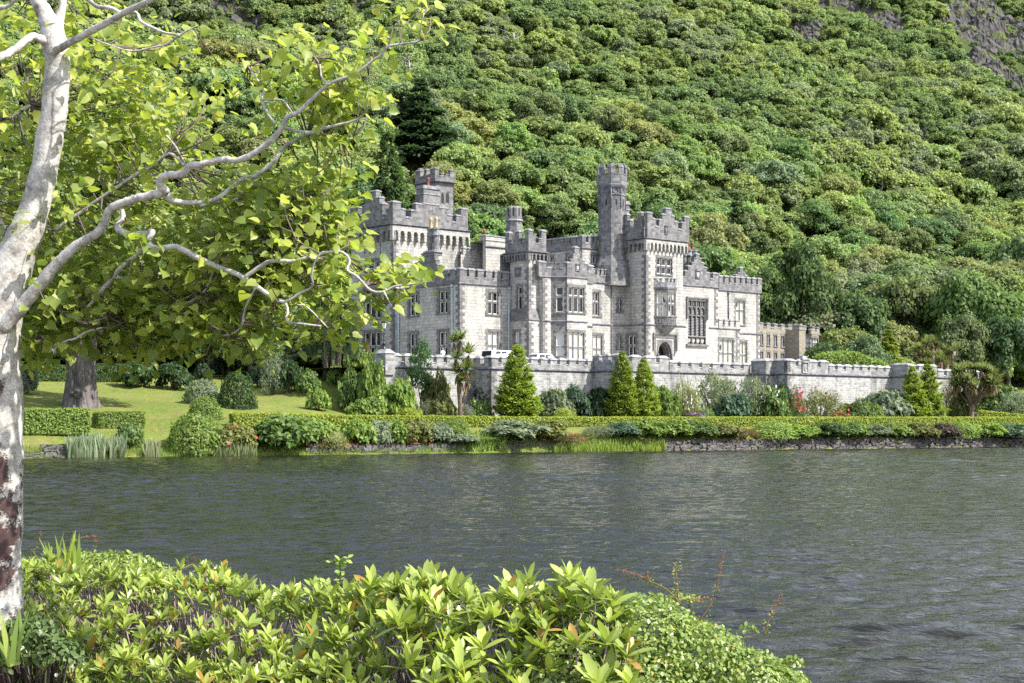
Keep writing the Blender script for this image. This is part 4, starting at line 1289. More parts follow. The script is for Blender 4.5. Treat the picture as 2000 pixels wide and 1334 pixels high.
# ---------------------------------------------------------------- lake
def water_mat():
    m, nt, b = new_mat('lake_water')
    tc = N(nt, 'ShaderNodeTexCoord')
    mp = N(nt, 'ShaderNodeMapping'); mp.inputs['Scale'].default_value = (.5, 1, 1); mp.inputs['Rotation'].default_value = (0, 0, .15)
    nt.links.new(tc.outputs['Object'], mp.inputs[0])
    n = N(nt, 'ShaderNodeTexNoise', i_Scale=5.0, i_Detail=4.0, i_Roughness=.6)
    nt.links.new(mp.outputs[0], n.inputs['Vector'])
    bp = N(nt, 'ShaderNodeBump', i_Strength=1.0, i_Distance=.05)
    nt.links.new(n.outputs[0], bp.inputs['Height']); nt.links.new(bp.outputs[0], b.inputs['Normal'])
    b.inputs['Base Color'].default_value = (0.010, 0.0105, 0.006, 1)
    b.inputs['Roughness'].default_value = 0.05
    b.inputs['IOR'].default_value = 1.333
    return m
M['water'] = water_mat()
def lake_mesh():
    """Wind-ruffled water: a finely divided sheet near the viewer, coarser further out, with the same waves."""
    r = np.random.default_rng(5)
    W = []
    for lam in np.geomspace(.24, 3.2, 46):
        lam *= r.uniform(.9, 1.1)
        th = math.radians(98) + r.normal() * .42
        slope = .062 * (1.0 if lam < 1.2 else .42)
        W.append((lam, th, slope * lam / (2*math.pi), r.uniform(0, 6.28)))
    def height(X, Y, lmin):
        Z = np.zeros_like(X)
        gust = .75 + .35*np.sin(X*.06 + .9*np.sin(Y*.045)) * np.sin(Y*.05 + X*.021 + 1.3)
        for lam, th, a, ph in W:
            if lam < lmin: continue
            k = 2*math.pi/lam
            p = k*(X*math.cos(th) + Y*math.sin(th)) + ph + .7*np.sin(X*.31/lam**.5 + ph*3) + .6*np.sin(Y*.23/lam**.5 + ph*5)
            s_ = np.sin(p)
            Z += a * (s_ + .25*np.cos(2*p))
        return Z * gust
    vs, fs = [], []
    def sheet(xs, ys, lm):
        X, Y = np.meshgrid(xs, ys)
        Z = height(X, Y, lm)
        off = sum(len(v) for v in vs)
        vs.append(np.stack([X.ravel(), Y.ravel(), Z.ravel()], 1))
        nx, ny = len(xs), len(ys)
        i0 = (np.arange(ny-1)[:, None]*nx + np.arange(nx-1)[None, :]).ravel() + off
        fs.append(np.stack([i0, i0+1, i0+nx+1, i0+nx], 1))
    sheet(np.arange(-17, 18, .075), np.arange(8, 44.01, .075), .3)
    sheet(np.arange(-36, 36, .13), np.arange(43.9, 90.05, .14), .42)
    sheet(np.arange(-72, 72, .26), np.arange(89.95, 190, .27), .8)
    sheet(np.arange(-300, 420, 6.), np.arange(-60, 8.1, 4.), 9)
    for x0, x1 in ((-300, -17), (17.9, 420)): sheet(np.linspace(x0, x1, 40), np.linspace(8, 44, 12), 9)
    for x0, x1 in ((-300, -36), (35.9, 420)): sheet(np.linspace(x0, x1, 30), np.linspace(43.9, 90, 12), 9)
    for x0, x1 in ((-300, -72), (71.8, 420)): sheet(np.linspace(x0, x1, 30), np.linspace(89.95, 420, 40), 9)
    V = np.concatenate(vs); Fq = np.concatenate(fs)
    me = bpy.data.meshes.new('lake')
    me.vertices.add(len(V)); me.vertices.foreach_set('co', V.ravel())
    me.loops.add(Fq.size); me.loops.foreach_set('vertex_index', Fq.ravel().astype(np.int32))
    me.polygons.add(len(Fq)); me.polygons.foreach_set('loop_start', (np.arange(len(Fq))*4).astype(np.int32)); me.polygons.foreach_set('loop_total', np.full(len(Fq), 4, np.int32))
    me.polygons.foreach_set('use_smooth', np.ones(len(Fq), bool))
    me.update(calc_edges=True); me.materials.append(M['water'])
    return me
lake = link('lake', lake_mesh()); tag(lake, kind='structure')

# ================================================================ foliage machinery
def leaf_mesh(name, pos, nrm, size, mat, tmpl='diamond', tone=None, dirs=None, seed=1, extra_mats=()):
    """One mesh of many leaves. Template lies in x (width), y (length), z (normal)."""
    rng = np.random.default_rng(seed)
    T = {
        'diamond': ([(-.42,0,0),(0,-.5,.0),(.42,0,0),(0,.55,0)], [(0,1,2,3)]),
        'clump': ([(-.5,-.15,0),(-.1,-.5,.12),(.45,-.25,0),(.4,.3,.1),(0,.5,-.05),(-.42,.3,.08)], [(0,1,2,3),(0,3,4,5)]),
        'spray': ([(-.16,0,0),(.16,0,0),(.1,.7,.02),(0,1,.1),(-.1,.7,.02)], [(0,1,2,3,4)]),
        'blade': ([(-.05,0,0),(.05,0,0),(.045,.5,.06),(-.045,.5,.06),(0,1,-.05)], [(0,1,2,3),(3,2,4)]),
        'sword': ([(-.035,0,0),(.035,0,0),(.05,.45,.0),(-.05,.45,.0),(.03,.8,-.05),(-.03,.8,-.05),(0,1,-.12)], [(0,1,2,3),(3,2,4,5),(5,4,6)]),
        'lime': ([(0,0,0),(.3,-.08,.07),(.48,.22,.17),(.38,.6,.1),(.15,.85,-.04),(0,1.05,-.16),(-.15,.85,-.04),(-.4,.6,.08),(-.5,.22,.14),(-.3,-.08,.07),(0,.5,-.03)],
                 [(0,1,2,10),(10,2,3,4),(10,4,5),(10,5,6),(10,6,7,8),(0,10,8,9)]),
        'lance': ([(-.02,0,0),(.02,0,0),(.13,.28,.03),(.155,.55,.035),(.11,.82,.0),(0,1.0,-.05),(-.11,.82,.0),(-.155,.55,.035),(-.13,.28,.03),(0,.3,0),(0,.55,-.005),(0,.82,-.02)],
                  [(0,1,2,9),(9,2,3,10),(10,3,4,11),(11,4,5),(0,9,8),(8,9,10,7),(7,10,11,6),(6,11,5)]),
        'oval': ([(0,0,0),(.3,.3,.05),(.28,.7,.03),(0,1,-.03),(-.28,.7,.03),(-.3,.3,.05)], [(0,1,2,3),(0,3,4,5)]),
    }[tmpl]
    tv = np.array(T[0], float); tf = T[1]
    n = len(pos); k = len(tv)
    pos = np.asarray(pos, float); nrm = np.asarray(nrm, float)
    nrm /= np.linalg.norm(nrm, axis=1, keepdims=True) + 1e-9
    if dirs is None:
        dirs = rng.normal(size=(n, 3))
    dirs = np.asarray(dirs, float)
    dirs = dirs - nrm * (dirs * nrm).sum(1, keepdims=True)
    dirs /= np.linalg.norm(dirs, axis=1, keepdims=True) + 1e-9
    bn = np.cross(dirs, nrm)
    size = np.broadcast_to(np.asarray(size, float), (n,))
    V = pos[:, None, :] + size[:, None, None] * (tv[None, :, 0:1] * bn[:, None, :] + tv[None, :, 1:2] * dirs[:, None, :] + tv[None, :, 2:3] * nrm[:, None, :])
    V = V.reshape(-1, 3)
    me = bpy.data.meshes.new(name)
    me.vertices.add(len(V)); me.vertices.foreach_set('co', V.ravel())
    base = np.arange(n) * k
    lens = [len(f) for f in tf]
    loops = np.concatenate([(base[:, None] + np.array(f)[None, :]) for f in tf], axis=1).ravel()
    me.loops.add(len(loops)); me.loops.foreach_set('vertex_index', loops.astype(np.int32))
    tot = np.tile(np.array(lens), n)
    start = np.concatenate([[0], np.cumsum(tot)[:-1]])
    me.polygons.add(len(tot)); me.polygons.foreach_set('loop_start', start.astype(np.int32)); me.polygons.foreach_set('loop_total', tot.astype(np.int32))
    me.update(calc_edges=True)
    if tone is None: tone = rng.random(n)
    a = me.attributes.new('tone', 'FLOAT', 'FACE')
    a.data.foreach_set('value', np.repeat(np.asarray(tone, float), len(tf)).astype(np.float32))
    me.materials.append(mat)
    for x in extra_mats: me.materials.append(x)
    return me

def leaf_mat(name, lo=0.6, hi=1.5, hue=0.025, trans=0.35, rough=0.5, fixed=None, rnd=0.35, spec=0.35, yellow=None, ycut=.9):
    m, nt, b = new_mat(name)
    oi = N(nt, 'ShaderNodeObjectInfo')
    at_ = N(nt, 'ShaderNodeAttribute', attribute_name='tone')
    hs = N(nt, 'ShaderNodeHueSaturation')
    if fixed: hs.inputs['Color'].default_value = (*fixed, 1)
    else: nt.links.new(oi.outputs['Color'], hs.inputs['Color'])
    t = at_.outputs['Fac']
    val = math_n(nt, 'MULTIPLY_ADD', t, hi - lo, lo)
    rv = math_n(nt, 'MULTIPLY_ADD', oi.outputs['Random'], rnd, 1 - rnd/2)
    nt.links.new(math_n(nt, 'MULTIPLY', val, rv), hs.inputs['Value'])
    nt.links.new(math_n(nt, 'MULTIPLY_ADD', t, -2*hue, .5 + hue), hs.inputs['Hue'])
    col = hs.outputs[0]
    if yellow:
        g = N(nt, 'ShaderNodeMath', operation='GREATER_THAN'); nt.links.new(t, g.inputs[0]); g.inputs[1].default_value = ycut
        col = mixc(nt, math_n(nt, 'MULTIPLY', g.outputs[0], .8), col, yellow)
    nt.links.new(col, b.inputs['Base Color'])
    b.inputs['Roughness'].default_value = rough; b.inputs['Specular IOR Level'].default_value = spec
    tr = N(nt, 'ShaderNodeBsdfTranslucent')
    tc = mixc(nt, 1.0, col, (1.08, 1.15, .6), 'MULTIPLY')
    nt.links.new(tc, tr.inputs[0])
    mx = N(nt, 'ShaderNodeMixShader'); mx.inputs[0].default_value = trans
    nt.links.new(b.outputs[0], mx.inputs[1]); nt.links.new(tr.outputs[0], mx.inputs[2])
    nt.links.new(mx.outputs[0], nt.nodes['Material Output'].inputs[0])
    return m
LEAFKW = dict(lo=.65, hi=1.35, trans=.5, rnd=.4, spec=.25)
M['leaf'] = leaf_mat('leaves', **LEAFKW)
M['petal'] = leaf_mat('petals', .7, 1.3, .01, .25, .6)
M['bark'] = flat_mat('grey_brown_bark', (0.09, 0.075, 0.06), 0.9, noise_amt=0.5, nscale=6, spec=.15)
M['deadwood'] = flat_mat('pale_dead_wood', (0.35, 0.33, 0.31), 0.9, noise_amt=0.3, nscale=4, spec=.15)

def blob_crown(seed, nb, nl, squash=.8, br=(.28, .45), spread=.72, low=-.55):
    """Points and normals of a lumpy crown of unit radius centred on the origin."""
    rng = np.random.default_rng(seed)
    cs, rs = [], []
    for i in range(nb):
        while True:
            d = rng.normal(size=3); d /= np.linalg.norm(d)
            if d[2] > low: break
        r = rng.uniform(*br)
        cs.append(d * np.array([1, 1, squash]) * spread * rng.uniform(.72, 1.12)); rs.append(r)
    cs, rs = np.array(cs), np.array(rs)
    w = rs**2; w /= w.sum()
    k = rng.choice(nb, nl*2, p=w)
    d = rng.normal(size=(nl*2, 3)); d /= np.linalg.norm(d, axis=1, keepdims=True)
    d[:, 2] = np.where(d[:, 2] < -.3, -d[:, 2], d[:, 2])
    rad = rs[k] * rng.uniform(.72, 1.06, nl*2)
    P = cs[k] + d * rad[:, None] * np.array([1, 1, .85])
    # keep leaves near the outside of the union
    dist = np.linalg.norm(P[:, None, :] - cs[None], axis=2) / rs[None]
    inside = (dist < .7).any(1)
    keep = np.where(~inside)[0][:nl]
    P, d = P[keep], d[keep]
    P = P + rng.normal(size=P.shape) * rng.choice([.012, .05], size=(len(P), 1), p=[.6, .4])
    nr = d + rng.normal(size=d.shape) * .45 + np.array([0, 0, .25])
    return P, nr

PAL = {'bright green': (0.225, 0.3, 0.118), 'yellow-green': (0.265, 0.325, 0.118), 'mid-green': (0.19, 0.268, 0.11), 'grey-green': (0.228, 0.28, 0.16), 'dark green': (0.14, 0.208, 0.092)}

def trunk_mesh(name, h, r, seed, limbs=5, mat='bark', spread=.7, top=.9):
    rng = random.Random(seed); t = MB()
    ph = rng.random()*6
    pts = [(math.sin(ph+k)*.03*k, math.cos(ph+k)*.03*k, h*k/5*1.0) for k in range(6)]
    t.tube(pts, [r*1.5, r*1.05, r*.95, r*.85, r*.7, r*.5], 7)
    for k in range(limbs):
        a = 2*math.pi*k/limbs + rng.random(); z0 = h*rng.uniform(.45, .9)
        e = (math.cos(a)*spread*rng.uniform(.6,1), math.sin(a)*spread*rng.uniform(.6,1), h + top*rng.uniform(.1,.7))
        mid = (e[0]*.5, e[1]*.5, (z0+e[2])/2 + .08)
        t.tube([(0,0,z0), mid, e], [r*.5, r*.33, r*.12], 5)
    return t.mesh(name, [M[mat]])

BROAD = []
for i, (nb, nl, sqv, br, spd) in enumerate(((60, 9000, .8, (.14,.3), .8), (80, 9000, .62, (.12,.26), .82), (50, 9000, 1.0, (.16,.34), .76), (90, 9000, .5, (.11,.24), .86), (70, 9000, .85, (.12,.3), .8))):
    P, n = blob_crown(100+i, nb, nl, sqv, br, spd)
    rng = np.random.default_rng(7+i)
    me = leaf_mesh('broadleaf_crown', P + np.array([0, 0, .95]), n, rng.uniform(.04, .085, len(P)), M['leaf'], 'clump', seed=i)
    BROAD.append((me, trunk_mesh('broadleaf_trunk', .75, .07, i)))
FARB = []
for i, (nb, nl, sqv) in enumerate(((40, 3200, .8), (56, 3200, .62), (34, 3000, 1.0), (60, 3200, .5), (16, 2600, .75))):
    P, n = blob_crown(200+i, nb, nl, sqv, (.16, .34), .78)
    rng = np.random.default_rng(17+i)
    FARB.append((P + np.array([0, 0, .8]), n, rng.uniform(.07, .13, len(P)), i))

def conifer_leaves(seed, n, tiers, droop=.15, power=1.0, rag=.15, r0=.32, size=(.05, .09), upturn=0.0, z0=.06):
    """Unit-height conifer: sprays along tiered branches. Returns mesh data."""
    rng = np.random.default_rng(seed)
    per = max(4, n // tiers)
    P, Nn, D = [], [], []
    for t in range(tiers):
        z = z0 + (1 - z0) * (t + rng.uniform(-.3, .3)) / tiers
        R = r0 * max(.02, 1 - z) ** power
        nb = int(7 + 5 * (1 - z))
        az = rng.uniform(0, 2*np.pi, nb)
        rr = R * rng.uniform(1 - rag*2.2, 1 + rag, nb)
        m = int(per * (1.5 - z) / .95)
        k = rng.integers(0, nb, m)
        f = rng.uniform(.15, 1, m) ** .6
        a = az[k] + rng.normal(size=m) * .16
        r = rr[k] * f
        P.append(np.stack([r*np.cos(a), r*np.sin(a), z - droop*r + upturn*r*f + rng.normal(size=m)*.006], 1))
        out = np.stack([np.cos(a), np.sin(a), np.full(m, -droop*.8 + upturn)], 1)
        D.append(out + rng.normal(size=(m, 3))*.35)
        Nn.append(np.stack([rng.normal(size=m)*.4 + .35*np.cos(a), rng.normal(size=m)*.4+.35*np.sin(a), np.ones(m)], 1))
    P, D, Nn = np.concatenate(P), np.concatenate(D), np.concatenate(Nn)
    return P, Nn, D, rng.uniform(*size, len(P)) * (.55 + .6*(1-P[:, 2]))

P, n, D, s = conifer_leaves(1, 9000, 26, .1, .9, .3, .34, (.05, .085))
SPRUCE = leaf_mesh('spruce_crown', P, n, s, M['leaf'], 'spray', dirs=D, seed=3)
P, n, D, s = conifer_leaves(2, 9500, 34, -.1, .62, .12, .3, (.045, .075), .1)
CYPRESS_TALL = leaf_mesh('cypress_crown', P, n, s, M['leaf'], 'spray', dirs=D, seed=4)
mb = MB(); mb.tube([(0,0,-.02),(0,0,.5),(0,0,.97)], [.022,.015,.002], 7); CON_TRUNK = mb.mesh('conifer_trunk', [M['bark']])

def place_tree(name, crown, trunk, loc, scale, color, label, cat='tree', group=None, rz=0.0):
    r = empty(name, loc, rz, scale if isinstance(scale, (tuple, list)) else (scale,)*3)
    tag(r, label, cat, group)
    if trunk: link('trunk', trunk, r)
    c = link('crown', crown, r); c.color = (*color, 1)
    return r

# ---------------------------------------------------------------- woods on the hill
ROCKS = [(1940, 90, 105, 66, .5), (1985, 165, 70, 30, .5), (1570, 68, 52, 16, .3), (1728, 48, 42, 18, .25), (1640, 12, 60, 14, .2), (1925, 30, 80, 30, .4), (455, 40, 60, 24, .25), (410, 15, 40, 12, .2), (675, 8, 55, 14, .2), (1808, 300, 16, 9, .3)]
def in_rock(u, v, grow=1.0):
    for cu, cv, ru, rv, sl in ROCKS:
        du = u - cu; dv = v - cv - du * sl
        if (du/ru)**2 + (dv/rv)**2 < grow: return True
    return False

rng = random.Random(11)
cand = []
HT = Vector((HN.y, -HN.x))
h = 1.0
while h < 420:
    sp = 4.8 if h < 40 else 3.9 if h < 110 else 3.5
    rad = (4.3 if h < 40 else 3.3 if h < 110 else 2.7)
    t = -330
    while t < 420:
        tt, hh = t + rng.uniform(-.45, .45)*sp, h + rng.uniform(-.45, .45)*sp
        t += sp
        p = HP + HT * tt + HN * hh
        x, y = p
        if y < 100: continue
        u = CX + x / y * F
        if u < -260 or u > 2130: continue
        z = ground_z(x, y)
        R = rad * rng.choice((.65, .8, .95, 1.05, 1.2, 1.45))
        v = HV - (z + R*1.1 - EYE) / y * F
        if v < -90 or v > 760: continue
        if in_rock(u, v, 1.0) or in_rock(u, HV - (z + 1 - EYE)/y*F, 1.0):
            if rng.random() < .62: continue
            R = rng.uniform(.9, 1.7)
        # keep clear of the castle's own footprint
        if y < 262 and abs(u - 757) < 62 and 235 < v < 400: continue
        if y < 300 and abs(u - 822) < 58 and 150 < v < 330: continue
        rel = Vector((x, y)) - ORG
        a_, b_ = rel.dot(EA), rel.dot(EB)
        if -36 < a_ < 62 and b_ < 30: continue
        nz = noise.noise(Vector((x*.03, y*.03, 2.0))) + .5*noise.noise(Vector((x*.11, y*.11, 4.0))) + rng.uniform(-.35, .35)
        if nz > .42: tone = 'grey-green'
        elif nz > .12: tone = 'yellow-green'
        elif nz > -.25: tone = 'bright green'
        elif nz > -.55: tone = 'mid-green'
        else: tone = 'dark green'
        cand.append((R / y, x, y, z, R, tone, u, v, hh))
    h += sp * .92

def zone(u, v):
    side = ('behind the pale-barked tree' if u < 560 else 'left of the castle' if u < 770 else 'above the castle left tower' if u < 930 else
            'between left tower and slim turret' if u < 1150 else 'behind the slim turret' if u < 1260 else 'above the right tower' if u < 1420 else
            'above the low rear building' if u < 1610 else 'above the right terrace wall' if u < 1800 else 'at the far right')
    band = 'low' if v > 430 else 'part-way up' if v > 300 else 'high'
    return side, band

# the ones that show largest become trees of their own, the rest one wood
def visible(c):
    u, v = c[6], c[7]
    if u < 0 or u > 2000 or v < 0: return False
    if u < 700 and v > 300: return False                                     # behind the near crown
    if 700 < u < 1480 and v > 560: return False                              # behind the castle
    return True
vis = sorted([c for c in cand if visible(c)], reverse=True)
own = vis[:270]; own_ids = {id(c) for c in own}
for c in own:
    _, x, y, z, R, tone, u, v, hh = c
    k = rng.randrange(len(BROAD))
    side, band = zone(u, v)
    col = PAL[tone]
    lab = f'{tone} broadleaf tree {band} on the slope {side}'
    place_tree('broadleaf_tree', BROAD[k][0], BROAD[k][1], (x, y, z - .2), (R*rng.uniform(.9,1.15), R*rng.uniform(.9,1.15), R*rng.uniform(.85,1.2)), tuple(q*rng.uniform(.88,1.12) for q in col), lab, 'tree', f'{tone} trees {band} on the slope {side}', rng.uniform(0, 6.28))
rest = [c for c in cand if id(c) not in own_ids]
wood_kinds = bpy.data.collections.new('woodland_kinds')
tn = list(PAL)
srcs = []
for ti, tname in enumerate(tn):
    M['wood_' + tname] = leaf_mat('leaves_' + tname.replace(' ', '_').replace('-', '_'), fixed=PAL[tname], **LEAFKW)
    for i, fa in enumerate(FARB):
        me = leaf_mesh('far_crown', fa[0], fa[1], fa[2], M['wood_' + tname], 'clump', seed=fa[3])
        o = bpy.data.objects.new(f'wood_{ti}_{i:02d}', me); o.color = (*PAL[tname], 1); o.hide_render = False
        wood_kinds.objects.link(o)
order = sorted(o.name for o in wood_kinds.objects)
me = bpy.data.meshes.new('woodland')
me.from_pydata([(c[1], c[2], c[3] - .2) for c in rest], [], [])
aS_ = me.attributes.new('size', 'FLOAT_VECTOR', 'POINT'); aR = me.attributes.new('turn', 'FLOAT_VECTOR', 'POINT'); aI = me.attributes.new('kind_index', 'INT', 'POINT')
aS_, aR, aI = me.attributes['size'], me.attributes['turn'], me.attributes['kind_index']
for i, c in enumerate(rest):
    aS_.data[i].vector = (c[4]*rng.uniform(.9,1.2), c[4]*rng.uniform(.9,1.2), c[4]*rng.uniform(.8,1.25))
    aR.data[i].vector = (0, 0, rng.uniform(0, 6.28))
    aI.data[i].value = order.index(f'wood_{tn.index(c[5])}_{rng.randrange(len(FARB)):02d}')
wood = link('woodland', me); tag(wood, kind='stuff')
ng = bpy.data.node_groups.new('woodland_scatter', 'GeometryNodeTree')
ng.interface.new_socket('Geometry', in_out='INPUT', socket_type='NodeSocketGeometry'); ng.interface.new_socket('Geometry', in_out='OUTPUT', socket_type='NodeSocketGeometry')
gi, go = ng.nodes.new('NodeGroupInput'), ng.nodes.new('NodeGroupOutput')
iop = ng.nodes.new('GeometryNodeInstanceOnPoints'); ci = ng.nodes.new('GeometryNodeCollectionInfo')
ci.inputs['Collection'].default_value = wood_kinds; ci.inputs['Separate Children'].default_value = True; ci.inputs['Reset Children'].default_value = True
iop.inputs['Pick Instance'].default_value = True
def named(nm, ty):
    n_ = ng.nodes.new('GeometryNodeInputNamedAttribute'); n_.data_type = ty; n_.inputs['Name'].default_value = nm; return n_.outputs[0]
ng.links.new(gi.outputs[0], iop.inputs['Points']); ng.links.new(ci.outputs[0], iop.inputs['Instance'])
ng.links.new(named('kind_index', 'INT'), iop.inputs['Instance Index'])
ng.links.new(named('turn', 'FLOAT_VECTOR'), iop.inputs['Rotation']); ng.links.new(named('size', 'FLOAT_VECTOR'), iop.inputs['Scale'])
ng.links.new(iop.outputs[0], go.inputs[0])
mo = wood.modifiers.new('scatter', 'NODES'); mo.node_group = ng
print('trees', len(own), 'woodland', len(rest))

# rock outcrops among the trees
def crag(u, v, ru, rv, sl, seed, label):
    c = hit(u, v, 240)
    ppm = F / c.y
    w, hgt = ru / ppm, rv / ppm
    nrmT = Vector((HT.x, HT.y, 0)); up = Vector((HN.x, HN.y, HSL)).normalized()
    nz = nrmT.cross(up).normalized()
    if nz.y > 0: nz = -nz
    mb = MB(); n, mm = 70, 46
    # vertical extent on the slope that covers 2*rv pixels
    fore = abs(up.z - up.y * (c.z - EYE) / c.y)
    hs = hgt / max(.15, fore)
    vs = []
    for j in range(mm+1):
        for i in range(n+1):
            a, b = (i/n*2-1), (j/mm*2-1)
            p = c + nrmT * (a*w*1.15) + up * (b*hs - a*w*sl/max(.15, fore)*1.0)
            d = noise.fractal(Vector((p.x*.16, p.y*.16, p.z*.3+seed)), 1.0, 2.0, 5)
            st = math.floor((b*4 + d)*1.2)/4.8
            edge = max(0, 1 - (a*a + b*b))
            g = ground_z(p.x, p.y)
            d2 = noise.fractal(Vector((p.x*.5, p.y*.5, p.z*.7+seed)), 1.0, 2.0, 4)
            vs.append((p.x + nz.x*(d*1.6) + d2*.6, p.y - 1.6*st + d2*.8, g - 1.4 + 4.6*min(1, edge*2.2)*(.6 + .8*d + .3*d2 + .4*st)))
    fs = [(j*(n+1)+i, j*(n+1)+i+1, (j+1)*(n+1)+i+1, (j+1)*(n+1)+i) for j in range(mm) for i in range(n)]
    mb.add(vs, fs)
    o = mb.build('rock_outcrop', [M['crag']]); tag(o, label, 'rock')
labs = ['largest bare grey rock face at the top right of the hillside', 'lower grey crag under the big rock face at the right edge', 'long dark slanting rock slab high above the right tower', 'dark rock ledge left of the big rock face', 'low rock edge at the very top of the hill right of centre',
        'uppermost grey rock above the big rock face', 'mossy rock step high on the slope behind the pale-barked tree', 'topmost rock edge above the mossy rock step', 'dark rock edge at the top of the hill left of centre', 'tiny bare rock patch in the trees at the right']
for i, (r, l) in enumerate(zip(ROCKS, labs)): crag(*r, i*3.7, l)
# ================================================================ garden
def at_s(u, s):
    """Ground point on view column u at distance s behind the shoreline."""
    t = (u - CX) / F
    y = (s + SH0.dot(SN)) / (t * SN.x + SN.y)
    return Vector((t * y, y, ground_z(t * y, y)))

def dome_pts(seed, n, flat=0.0, bump=.12, power=2.0):
    """Leaves over a clipped dome filling x, y in [-1, 1] and z in [0, 1]."""
    rng = np.random.default_rng(seed)
    d = rng.normal(size=(n, 3)); d[:, 2] = np.abs(d[:, 2]) * 1.1 - .12
    d /= np.linalg.norm(d, axis=1, keepdims=True)
    k = np.array([noise.noise(Vector((x*2.6 + seed, y*2.6, z*2.6))) for x, y, z in d])
    r = (1 + bump * k * 1.6) * rng.uniform(.84, 1.02, n)
    P = d * r[:, None]
    sg = np.sign(P) * np.abs(P) ** (2.0/power)
    P = sg / np.maximum(1, np.linalg.norm(sg, axis=1, keepdims=True) * 0 + 1)
    P[:, 2] = np.maximum(P[:, 2], -.04)
    return P, d + rng.normal(size=(n, 3)) * .5 + np.array([0, 0, .2])

def lumpy_pts(seed, n, nb=26, br=(.2, .38)):
    P, nr = blob_crown(seed, nb, n, .8, br, .72, low=-.2)
    P[:, 2] = (P[:, 2] + .3) / 1.15
    P[:, 2] = np.where(P[:, 2] < 0, -P[:, 2]*.5, P[:, 2])
    return P, nr

SHRUB = {}
def reg(name, P, n, size, tm, seed, dirs=None):
    SHRUB.setdefault(name, []).append(leaf_mesh(name + '_leaves', P, n, size, M['leaf'], tm, seed=seed, dirs=dirs))
for i in range(2):
    P, n = dome_pts(300+i, 2600, bump=.1); reg('clipped', P, n, np.random.default_rng(i).uniform(.07, .13, len(P)), 'oval', i)
for i in range(4):
    P, n = lumpy_pts(320+i, 2400, 22+6*i); reg('lumpy', P, n, np.random.default_rng(i).uniform(.07, .14, len(P)), 'clump', i)
for i in range(2):
    P, n = lumpy_pts(340+i, 2000, 30, (.14, .28)); reg('leafy', P, n, np.random.default_rng(i).uniform(.12, .2, len(P)), 'oval', i)
for i in range(2):
    rng_ = np.random.default_rng(350+i); P, n = lumpy_pts(350+i, 1900, 40, (.12, .3)); P = P + rng_.normal(size=P.shape)*.05; P[:, 2] = np.abs(P[:, 2])
    reg('loose', P, n, rng_.uniform(.06, .12, len(P)), 'spray', i, dirs=P + rng_.normal(size=P.shape)*.6)
stem_mb = MB(); rs_ = random.Random(4)
for k in range(9):
    a = k*.7; e = (math.cos(a)*rs_.uniform(.3,.7), math.sin(a)*rs_.uniform(.3,.7), rs_.uniform(.5,.8))
    stem_mb.tube([(math.cos(a)*.08, math.sin(a)*.08, -.05), (e[0]*.45, e[1]*.45, e[2]*.5), e], [.035, .025, .012], 5)
STEMS = stem_mb.mesh('shrub_stems', [M['bark']])

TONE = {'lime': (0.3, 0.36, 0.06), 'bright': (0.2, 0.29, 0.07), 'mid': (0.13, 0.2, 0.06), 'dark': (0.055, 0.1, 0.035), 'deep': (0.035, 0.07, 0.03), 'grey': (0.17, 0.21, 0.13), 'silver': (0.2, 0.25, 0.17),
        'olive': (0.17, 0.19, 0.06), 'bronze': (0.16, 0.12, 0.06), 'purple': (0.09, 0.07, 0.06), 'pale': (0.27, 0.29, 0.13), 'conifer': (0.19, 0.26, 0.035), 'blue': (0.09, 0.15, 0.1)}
grng = random.Random(21)
def shrub(name, p, w, h, kind, tone, label, cat='shrub', depth=None, stems=True, group=None, var=None):
    arr = SHRUB[kind]
    me = arr[grng.randrange(len(arr)) if var is None else var % len(arr)]
    r = empty(name, (p[0], p[1], p[2] - .05), grng.uniform(0, 6.28) if depth is None else 0, (w/2, (depth or w)/2, h))
    tag(r, label, cat, group)
    o = link('foliage', me, r); o.color = (*TONE[tone], 1)
    if stems: link('stems', STEMS, r)
    return r

def sh_s(u, s, vt, wpx, kind, tone, label, name='shrub', cat='shrub', flowers=None, **kw):
    p = at_s(u, s); k = p.y / F
    h = EYE + (HV - vt) * k - p.z
    r = shrub(name, p, wpx*k, max(.35, h), kind, tone, label, cat, **kw)
    if flowers: add_flowers(r, *flowers)
    return r
def sh_v(u, vb, vt, wpx, kind, tone, label, name='shrub', cat='shrub', flowers=None, **kw):
    p = hit(u, vb); k = p.y / F
    r = shrub(name, p, wpx*k, (vb - vt)*k, kind, tone, label, cat, **kw)
    if flowers: add_flowers(r, *flowers)
    return r
FLW = {}
def add_flowers(r, col, n=60, size=.09, zlo=.35):
    key = (n, size, zlo)
    if key not in FLW:
        P, nr = dome_pts(900+len(FLW), n*3, bump=.15); P = P[P[:, 2] > zlo][:n]; nr = np.random.default_rng(3).normal(size=P.shape) + np.array([0, -.3, .6])
        FLW[key] = leaf_mesh('flower_heads', P*1.03, nr, size, M['petal'], 'clump', seed=8)
    o = link('flowers', FLW[key], r); o.color = (*col, 1)

